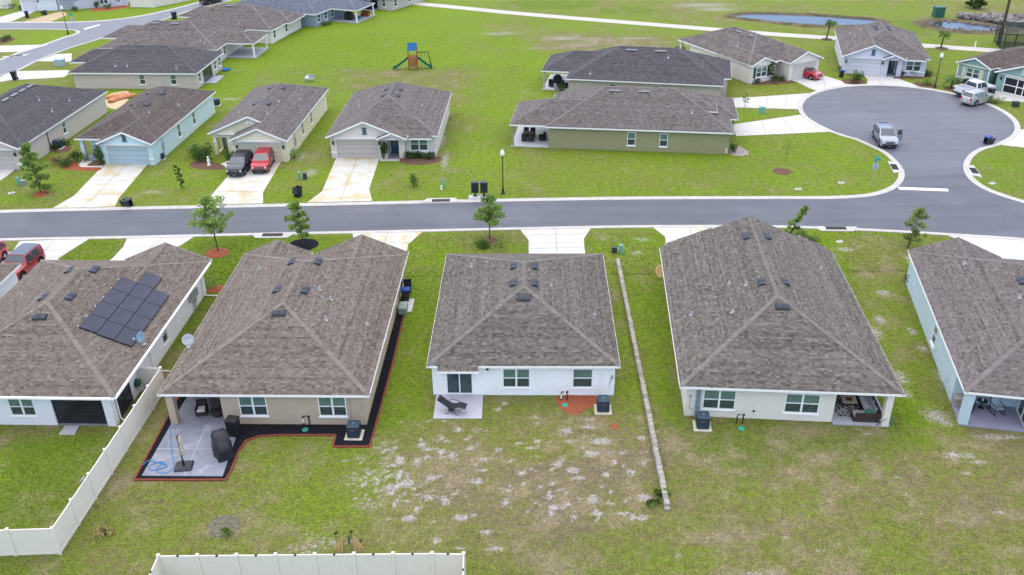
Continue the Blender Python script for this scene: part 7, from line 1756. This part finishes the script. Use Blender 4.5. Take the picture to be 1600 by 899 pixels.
# ================================================================== TREES AND PLANTS
L_tree = leaf_mat('leaf_tree', (.27, .385, .09)); L_dark = leaf_mat('leaf_shrub', (.075, .14, .032)); L_lime = leaf_mat('leaf_lime', (.12, .20, .03)); L_palm = leaf_mat('leaf_palm', (.115, .19, .04)); L_dry = leaf_mat('leaf_dry', (.42, .31, .13)); L_red = leaf_mat('leaf_rust', (.20, .13, .06)); L_olive = leaf_mat('leaf_olive', (.27, .33, .10))
def leafquads(centers, size, rg, droop=.3, shade=(.55, 1.35)):
    n = len(centers); c = np.asarray(centers); s = size * rg.uniform(.6, 1.3, n)
    th = rg.uniform(0, 2 * np.pi, n); ph = rg.normal(0, .55, n)
    a = np.stack([np.cos(th) * np.cos(ph), np.sin(th) * np.cos(ph), np.sin(ph) - droop], 1); a /= np.linalg.norm(a, axis=1)[:, None]
    r = rg.normal(0, 1, (n, 3)); r[:, 2] *= .5; bb = np.cross(a, r); bb /= np.linalg.norm(bb, axis=1)[:, None] + 1e-9
    V = np.stack([c - a * s[:, None] * .5, c + bb * s[:, None] * .32, c + a * s[:, None] * .55, c - bb * s[:, None] * .32], 1).reshape(-1, 3)
    F_ = np.arange(4 * n).reshape(n, 4); return V, F_, rg.uniform(shade[0], shade[1], n)
def tree(label, px, hgt, spread, seed, lean=(0, 0), trunk=.07, n=1500, bare=.30, leafm=None, conic=.5, lsize=.19, cat='tree', name='tree'):
    rg = np.random.default_rng(seed); t = thing(name, label, cat, P(*px), 0, 'young street trees' if cat == 'tree' else None)
    b = MB(); top = Vector((lean[0], lean[1], hgt * .94)); b.tube([(0, 0, 0), (lean[0] * .3, lean[1] * .3, hgt * .3), (lean[0] * .62, lean[1] * .62, hgt * .62), top], [trunk, trunk * .8, trunk * .5, .012], 7)
    br = b; clumps = []
    k = int(11 + hgt * 2.2)
    for i in range(k):
        f = bare + (.97 - bare) * (i + .5) / k; z = hgt * f; an = i * 2.4 + rg.uniform(-.5, .5)
        g = (f - bare) / (1 - bare); prof = (math.sin(math.pi * min(1, g * .9 + .12)) ** .8) * (1 - conic * g)
        L = spread * prof * rg.uniform(.6, 1.15); base = Vector((lean[0] * f, lean[1] * f, z - L * .25)); tip = base + Vector((math.cos(an) * L, math.sin(an) * L, L * rg.uniform(.25, .6)))
        mid = base.lerp(tip, .5) + Vector((0, 0, .05 * L)); br.tube([base, mid, tip], [trunk * .35, trunk * .22, .006], 4)
        clumps += [(tip, .34 * spread * rg.uniform(.5, .95)), (mid + Vector((rg.normal(0, .1), rg.normal(0, .1), .1)), .26 * spread * rg.uniform(.5, 1))]
    clumps.append((top, .25 * spread)); br.build('trunk', M_trunk, t)
    w = np.array([c[1] ** 2 for c in clumps]); w /= w.sum(); idx = rg.choice(len(clumps), (n := int(n * 1.9)), p=w)
    C_ = np.array([c[0] for c in clumps])[idx]; Rr = np.array([c[1] for c in clumps])[idx]
    off = rg.normal(0, 1, (n, 3)); off /= np.linalg.norm(off, axis=1)[:, None]; off *= (rg.random(n) ** .5)[:, None]; off[:, 2] *= .7
    cs = rg.uniform(.72, 1.25, len(clumps))[idx]
    V, F_, S = leafquads(C_ + off * Rr[:, None], lsize, rg); np_mesh('crown', V, F_, leafm or L_tree, t, shade=S * cs)
    return t
tree('bushy young tree on the far left lawn before the taupe house', (64, 302), 5.2, 1.5, 1, (-.3, .1), n=3600, bare=.10, conic=.6, leafm=L_dark if False else None)
tree('young tree in a red mulch ring beyond the solar house roof', (341, 393), 5.2, 1.9, 2, (-.2, 0), n=1900, bare=.34, conic=.35)
tree('young tree in a black mulch ring beyond the tan house roof', (474, 382), 4.1, 1.25, 3, (-.3, 0), n=2000, bare=.2, conic=.5)
tree('young tree in a brown mulch ring before the white house', (765, 375), 4.3, 1.5, 4, (.1, 0), n=1700, bare=.32, conic=.4)
tree('sparse young tree on the lawn at the right, near the side street', (1418, 387), 3.8, 1.25, 5, (.45, 0), n=850, bare=.12, conic=.5, leafm=L_olive)
tree('thin sapling on the lawn between the aqua and straw-yellow houses', (285, 296), 2.6, .45, 6, (-.2, 0), n=260, bare=.1, conic=.3, trunk=.04, leafm=L_lime)
tree('bare thin sapling near the two white side drives', (1163, 168), 2.0, .5, 8, (0, 0), n=130, bare=.3, trunk=.03, lsize=.15, leafm=L_olive)
tree('small pale tree before the shuttered window of the cream house', (1203, 127), 2.6, .8, 9, (0, 0), n=300, bare=.3, trunk=.04, leafm=L_lime)
tree('bare sapling on the lawn right of the olive house', (1228, 252), 2.2, .4, 10, (0, 0), n=50, bare=.3, trunk=.025, lsize=.12, leafm=L_olive)
tree('dark round tree alone on the golf course at the top edge', (1521, 13), 2.6, 1.9, 11, n=1500, bare=.05, conic=.3, lsize=.4, leafm=L_dark, trunk=.15)
def shrub(label, px, rx, ry, rz, n=500, m=None, seed=0, lsize=.16, name='shrub', group=None, cat='shrub', dy=0):
    rg = np.random.default_rng(seed + int(px[0] * 3 + px[1])); t = thing(name, label, cat, P(*px), 0, group)
    b = MB()
    for i in range(5): a = i * 1.3; b.tube([(0, 0, 0), (math.cos(a) * rx * .3, math.sin(a) * ry * .3, rz * .6), (math.cos(a) * rx * .6, math.sin(a) * ry * .6, rz * 1.25)], [.03, .02, .006], 4)
    b.build('stem', M_trunk, t)
    k = 7; cc = rg.normal(0, .45, (k, 3)) * np.array([rx, ry, rz * .5]) + np.array([0, 0, rz * .8]); idx = rg.integers(0, k, n)
    off = rg.normal(0, 1, (n, 3)); off /= np.linalg.norm(off, axis=1)[:, None]; off *= (rg.random(n) ** .4)[:, None] * np.array([rx * .62, ry * .62, rz * .62])
    c = cc[idx] + off; c[:, 2] = np.abs(c[:, 2]) + .04; cs = rg.uniform(.7, 1.3, k)[idx]
    V, F_, S = leafquads(c, lsize, rg, 0); np_mesh('foliage', V, F_, m or L_dark, t, shade=S * cs); return t
SH = [('large green bush left of the straw-yellow house porch', (309, 246), 1.1, 1.0, 1.1, 900, L_tree), ('second green bush beside the straw-yellow house porch', (320, 250), 1.0, .9, 1.0, 800, L_dark),
      ('dark shrub right of the straw-yellow house path', (360, 250), .5, .5, .6, 250, L_dark), ('dark shrub at the garage corner of the straw-yellow house', (369, 251), .45, .45, .7, 250, L_dark),
      ('spiky plant at the right garage corner of the straw-yellow house', (441, 250), .4, .4, .8, 200, L_dark), ('leafy shrub at the side of the straw-yellow house', (460, 246), .9, .7, .6, 350, L_tree),
      ('tall shrub at the garage corner of the aqua blue house', (159, 257), .7, .7, 1.3, 450, L_dark), ('dark hedge clump left of the aqua blue house path', (120, 252), 1.0, .8, .7, 500, L_dark), ('dark shrub by the aqua blue house mulch bed', (106, 259), .8, .7, .6, 350, L_dark), ('brownish grass clump left of the aqua blue house', (95, 258), .9, .7, .6, 350, L_red),
      ('shrub beside the grey air conditioner of the taupe house', (102, 228), .6, .6, .6, 250, L_dark), ('shrub in front of the grey air conditioner of the taupe house', (86, 235), .5, .5, .5, 200, L_dark), ('small shrub at the taupe house garage corner', (31, 259), .4, .4, .5, 180, L_dark),
      ('narrow conifer at the porch of the beige house', (600, 250), .42, .42, 1.5, 420, L_dark), ('leftmost shrub of the hedge under the beige house window', (634, 248), .7, .55, .5, 350, L_dark), ('middle shrub of the hedge under the beige house window', (650, 247), .75, .55, .5, 350, L_dark), ('rightmost shrub of the hedge under the beige house window', (671, 248), .65, .55, .45, 300, L_dark),
      ('small upright conifer on the lawn of the beige house', (647, 292), .5, .5, 1.0, 420, L_tree), ('weedy bush beyond the white house roof', (757, 388), 1.2, .9, .5, 500, L_lime),
      ('small dark shrub at the side of the solar house', (332, 447), .55, .5, .5, 260, L_tree), ('dark shrub at the front corner of the pale blue house', (1418, 442), .5, .5, .55, 260, L_dark),
      ('shrub under the shuttered window, left of the pale tree', (1184, 130), .8, .7, .5, 350, L_dark), ('shrub under the shuttered window, right of the pale tree', (1213, 128), .8, .7, .5, 350, L_dark), ('upright shrub at the cream house garage corner', (1223, 122), .55, .5, 1.0, 350, L_dark),
      ('upright shrub beside the lilac grey house porch', (1384, 116), .4, .4, 1.2, 350, L_dark), ('left hedge shrub under the lilac grey house window', (1410, 119), .8, .6, .55, 420, L_dark), ('middle hedge shrub under the lilac grey house window', (1430, 119), .8, .6, .55, 420, L_dark), ('right hedge shrub under the lilac grey house window', (1447, 119), .7, .6, .55, 380, L_dark),
      ('tall ornamental grass left of the lilac house drive', (1334, 127), .55, .5, .9, 320, L_lime), ('shorter ornamental grass nearest the lilac house drive', (1343, 128), .5, .45, .8, 300, L_lime), ('low brown plant before the ornamental grasses', (1338, 131), .6, .4, .25, 180, L_red), ('brown potted plant by the lilac house garage', (1320, 106), .5, .45, .7, 260, L_red),
      ('shrub left of the lamp post at the cul-de-sac head', (1450, 133), 1.0, .7, .6, 450, L_tree), ('rusty shrub under the sage green house window', (1499, 126), .7, .5, .4, 240, L_red), ('low shrub under the sage green house window', (1512, 130), .7, .5, .4, 240, L_dark), ('shrub beside the blue door of the sage green house', (1545, 133), .5, .5, .5, 240, L_dark), ('shrub on the kerb lawn right of the champagne SUV', (1556, 162), .7, .6, .5, 300, L_olive),
      ('shrub at the end wall of the olive house', (1146, 238), .5, .6, .6, 280, L_dark), ('bright green weed clump at the lower end of the block wall', (1032, 774), .4, .35, .22, 260, L_lime), ('smaller green weed clump left of the block wall end', (1018, 789), .3, .25, .16, 180, L_lime), ('shrub at the far left kerb bed', (8, 64), 1.0, .8, .5, 350, L_dark), ('small round shrub at the far left kerb bed', (15, 60), .8, .7, .5, 280, L_tree),
      ('shrub by the grey house window at the top edge', (170, 14), .7, .6, .6, 260, L_dark), ('shrub left of the grey house window at the top edge', (151, 13), .7, .6, .8, 260, L_dark), ('shrub between the two garages at the top left', (118, 18), .7, .6, .6, 240, L_dark), ('shrub at the white garage corner at the top left', (33, 16), .6, .6, .6, 220, L_dark), ('dark bush row at the far top left corner', (20, 13), 1.6, .7, .6, 420, L_dark),
      ('grey-green plant by the blue-grey house corner', (507, 40), .8, .6, .4, 260, L_dark), ('plants at the porch of the beige house behind the olive one', (876, 144), .7, .6, .7, 320, L_dark), ('shrub behind the cream house porch', (1064, 82), .8, .7, .6, 280, L_dark), ('shrub at the side of the lilac grey house', (1316, 112), .6, .5, .5, 260, L_dark)]
for k, (label, px, rx, ry, rz, n, m) in enumerate(SH): shrub(label, px, rx, ry, rz, n, m, k, lsize=.17 if rz < 1 else .2)
def fronds(b, c, n, L, rg, up=.7, droop=1.0, w=.22, leaflets=9):
    for i in range(n):
        a = 2 * math.pi * i / n + rg.uniform(-.25, .25); e = rg.uniform(.1, up); d = Vector((math.cos(a), math.sin(a), 0)); LL = L * rg.uniform(.75, 1.1); pts = []
        for k in range(6): s = k / 5; pts.append(c + d * (LL * s * (1 - .15 * s)) + Vector((0, 0, LL * (e * s - droop * .75 * s * s))))
        side = Vector((-d.y, d.x, 0)); b.cur = rg.uniform(.65, 1.35)
        for k in range(leaflets):
            s = (k + .6) / leaflets; j = min(4, int(s * 5)); p = pts[j].lerp(pts[j + 1], s * 5 - j); ll = w * 2.6 * math.sin(math.pi * min(1, s * .85 + .15)) + .05
            tdir = (pts[j + 1] - pts[j]).normalized()
            for sg in (-1, 1):
                tip = p + side * sg * ll + tdir * ll * .5 - Vector((0, 0, ll * .35)); b.add([p - tdir * .04, p + tdir * .09, tip], [(0, 1, 2)])
        for k in range(5): b.add([pts[k] - side * .012, pts[k] + side * .012, pts[k + 1] + side * .01, pts[k + 1] - side * .01], [(0, 1, 2, 3)])
def palm(label, px, hgt, L, n, seed, lean=0, m=None):
    rg = random.Random(seed); t = thing('palm_tree', label, 'palm', P(*px), 0, 'palms'); b = MB(); b.tube([(0, 0, 0), (lean * .4, 0, hgt * .5), (lean, 0, hgt)], [.14, .11, .1], 8); b.build('trunk', M_trunk, t)
    b = MB(); fronds(b, Vector((lean, 0, hgt)), n, L, rg, 1.1, 1.2, .3); b.build('crown', m or L_palm, t, shade=True)
palm('palm on the grass between the cream and lilac grey houses', (1291, 62), 2.6, 1.1, 14, 1, .3); palm('palm by the cart path behind the lilac grey house', (1469.5, 76), 2.3, 1.1, 15, 2, .2); palm('short palm in a mulch ring before the sage green house', (1486, 138), 1.2, 1.3, 13, 3)
tree('leaning feathery sapling at the kerb beyond the cream house roof', (1229, 373), 3.1, .75, 21, (1.35, .1), n=900, bare=.06, conic=.75, trunk=.05, lsize=.24)
rg = random.Random(4)
t = thing('palm_clump', 'low spreading palm fronds beside the leaning sapling at the kerb', 'plant', P(1258, 374), 0); b = MB(); fronds(b, Vector((0, 0, .15)), 16, 1.7, rg, 1.0, .9, .22); b.build('crown', L_lime, t, shade=True)
t = thing('withered_palm', 'withered straw-coloured palm behind the bottom fence', 'palm', at(546, 848), 0); b = MB(); rg = random.Random(6)
for a0_, L in ((258, 1.0), (300, 1.15)):
    for j in range(11):
        a = R(a0_ + (j - 5) * 3.0); d = Vector((math.cos(a), math.sin(a), 0)); s = Vector((-d.y, d.x, 0)) * .022; LL = L * rg.uniform(.85, 1.08); ox = Vector((-.28 if a0_ < 260 else .22, 0, 0)); z0 = ox + Vector((0, 0, .5)); b.cur = rg.uniform(.7, 1.25); c1 = ox + d * .25 + Vector((0, 0, .55)); c2 = ox + d * LL * .65 + Vector((0, 0, .3)); c3 = ox + d * LL + Vector((0, 0, .03))
        b.add([z0 - s * .4, z0 + s * .4, c1 + s, c2 + s * 1.3, c3, c2 - s * 1.3, c1 - s], [(0, 1, 2, 6), (6, 2, 3, 5), (5, 3, 4)])
b.build('crown', L_dry, t, shade=True); b = MB(); b.cyl((0, 0, 0), (0, 0, .45), .06, .05, 7); b.build('trunk', M_trunk, t)
def weedplant(label, px, m, n, hgt, sp, seed, flower=None):
    rg = random.Random(seed); t = thing('garden_plant', label, 'plant', at(*px), 0, 'yard plants'); b = MB()
    for i in range(n):
        a = rg.uniform(0, 6.28); L = sp * rg.uniform(.5, 1); d = Vector((math.cos(a), math.sin(a), 0)); h_ = hgt * rg.uniform(.5, 1); s = Vector((-d.y, d.x, 0)) * .045; b.cur = rg.uniform(.6, 1.4)
        b.add([-s * .5, s * .5, d * L * .5 + Vector((0, 0, h_)) + s, d * L + Vector((0, 0, h_ * .6)), d * L * .5 + Vector((0, 0, h_)) - s], [(0, 1, 2, 4), (4, 2, 3)])
    b.build('foliage', m, t, shade=True)
    if flower:
        b = MB()
        for i in range(5): b.ell((rg.uniform(-sp, sp), rg.uniform(-sp * .5, sp), hgt * rg.uniform(.6, 1.2)), (.06, .06, .05), 6, 4)
        b.build('flower', flower, t)
weedplant('dead flowering plant inside the angle of the left fence', (157, 838), L_dry, 20, .6, .75, 1, mat('seed_head', (.08, .06, .06), .9, .1)); weedplant('striped green plant by the bare ring of soil', (356, 836), L_lime, 22, .55, .5, 2); weedplant('yellowed leaf clump right of the dead flowering plant', (178, 834), L_dry, 8, .35, .4, 3)
b = MB(); b.lathe([(.95, -.01), (.8, .03), (.5, .045), (.01, .04)], 22, P(350, 822)); tag(b.build('soil', mat('bare_soil', (.135, .125, .085), .95, .1, noise=.5, nscale=5, bump=.8, bscale=20)), kind='stuff')
# ------------------------------------------------------------------ blades of grass standing on the near lawns
def scatter(n, x0, x1, y0, y1, seed, hmin, hmax, w, fall=1.0):
    rg = np.random.default_rng(seed); X = rg.uniform(x0, x1, n); Y = y0 + (y1 - y0) * rg.random(n) ** fall
    res = .1; nx_, ny_ = int((x1 - x0) / res) + 1, int((y1 - y0) / res) + 1
    mk = np.zeros((ny_, nx_), bool); GXm, GYm = np.meshgrid(x0 + (np.arange(nx_) + .5) * res, y0 + (np.arange(ny_) + .5) * res)
    for poly in HARD:
        px = [p[0] for p in poly]; py = [p[1] for p in poly]
        i0, i1 = max(0, int((min(px) - x0) / res)), min(nx_, int((max(px) - x0) / res) + 2); j0, j1 = max(0, int((min(py) - y0) / res)), min(ny_, int((max(py) - y0) / res) + 2)
        if i0 >= i1 or j0 >= j1: continue
        mk[j0:j1, i0:i1] |= inpoly(GXm[j0:j1, i0:i1], GYm[j0:j1, i0:i1], poly)
    ok = ~mk[((Y - y0) / res).astype(int).clip(0, ny_ - 1), ((X - x0) / res).astype(int).clip(0, nx_ - 1)]
    X, Y = X[ok], Y[ok]
    ix = np.searchsorted(gx, X).clip(1, len(gx) - 1); iy = np.searchsorted(gy, Y).clip(1, len(gy) - 1); c = COV.reshape(ny, nx, 4)[iy - (Y - gy[iy - 1] < gy[iy] - Y), ix - (X - gx[ix - 1] < gx[ix] - X)]
    k = rg.random(len(X)) > np.clip(c[:, 1] * 1.3 - .1, 0, .97); X, Y, c = X[k], Y[k], c[k]; m = len(X)
    hh = rg.uniform(hmin, hmax, m) * (.6 + .7 * c[:, 0]); th = rg.uniform(0, np.pi, m); d = np.stack([np.cos(th), np.sin(th)], 1) * (w * rg.uniform(.6, 1.4, m))[:, None]; ln = rg.normal(0, 1, (m, 2)) * hh[:, None] * 1.5
    z = np.full(m, -.01)
    V = np.stack([np.stack([X - d[:, 0], Y - d[:, 1], z], 1), np.stack([X + d[:, 0], Y + d[:, 1], z], 1), np.stack([X + ln[:, 0], Y + ln[:, 1], hh], 1)], 1).reshape(-1, 3)
    return V, np.arange(3 * m).reshape(m, 3), np.repeat(c, 3, 0), rg.uniform(.88, 1.4, m)
M_tuft = bpy.data.materials.new('grass_blades'); M_tuft.use_nodes = True; grass_nodes(M_tuft, True)
for args in ((300000, -44, 44, 27, 74, 3, .04, .10, .024, 1.15), (160000, -70, 70, 66, 150, 4, .04, .09, .035, 1.9)):
    V_, F_, c_, s_ = scatter(*args); tag(np_mesh('grass', V_, F_, M_tuft, shade=s_, col=c_), kind='stuff')
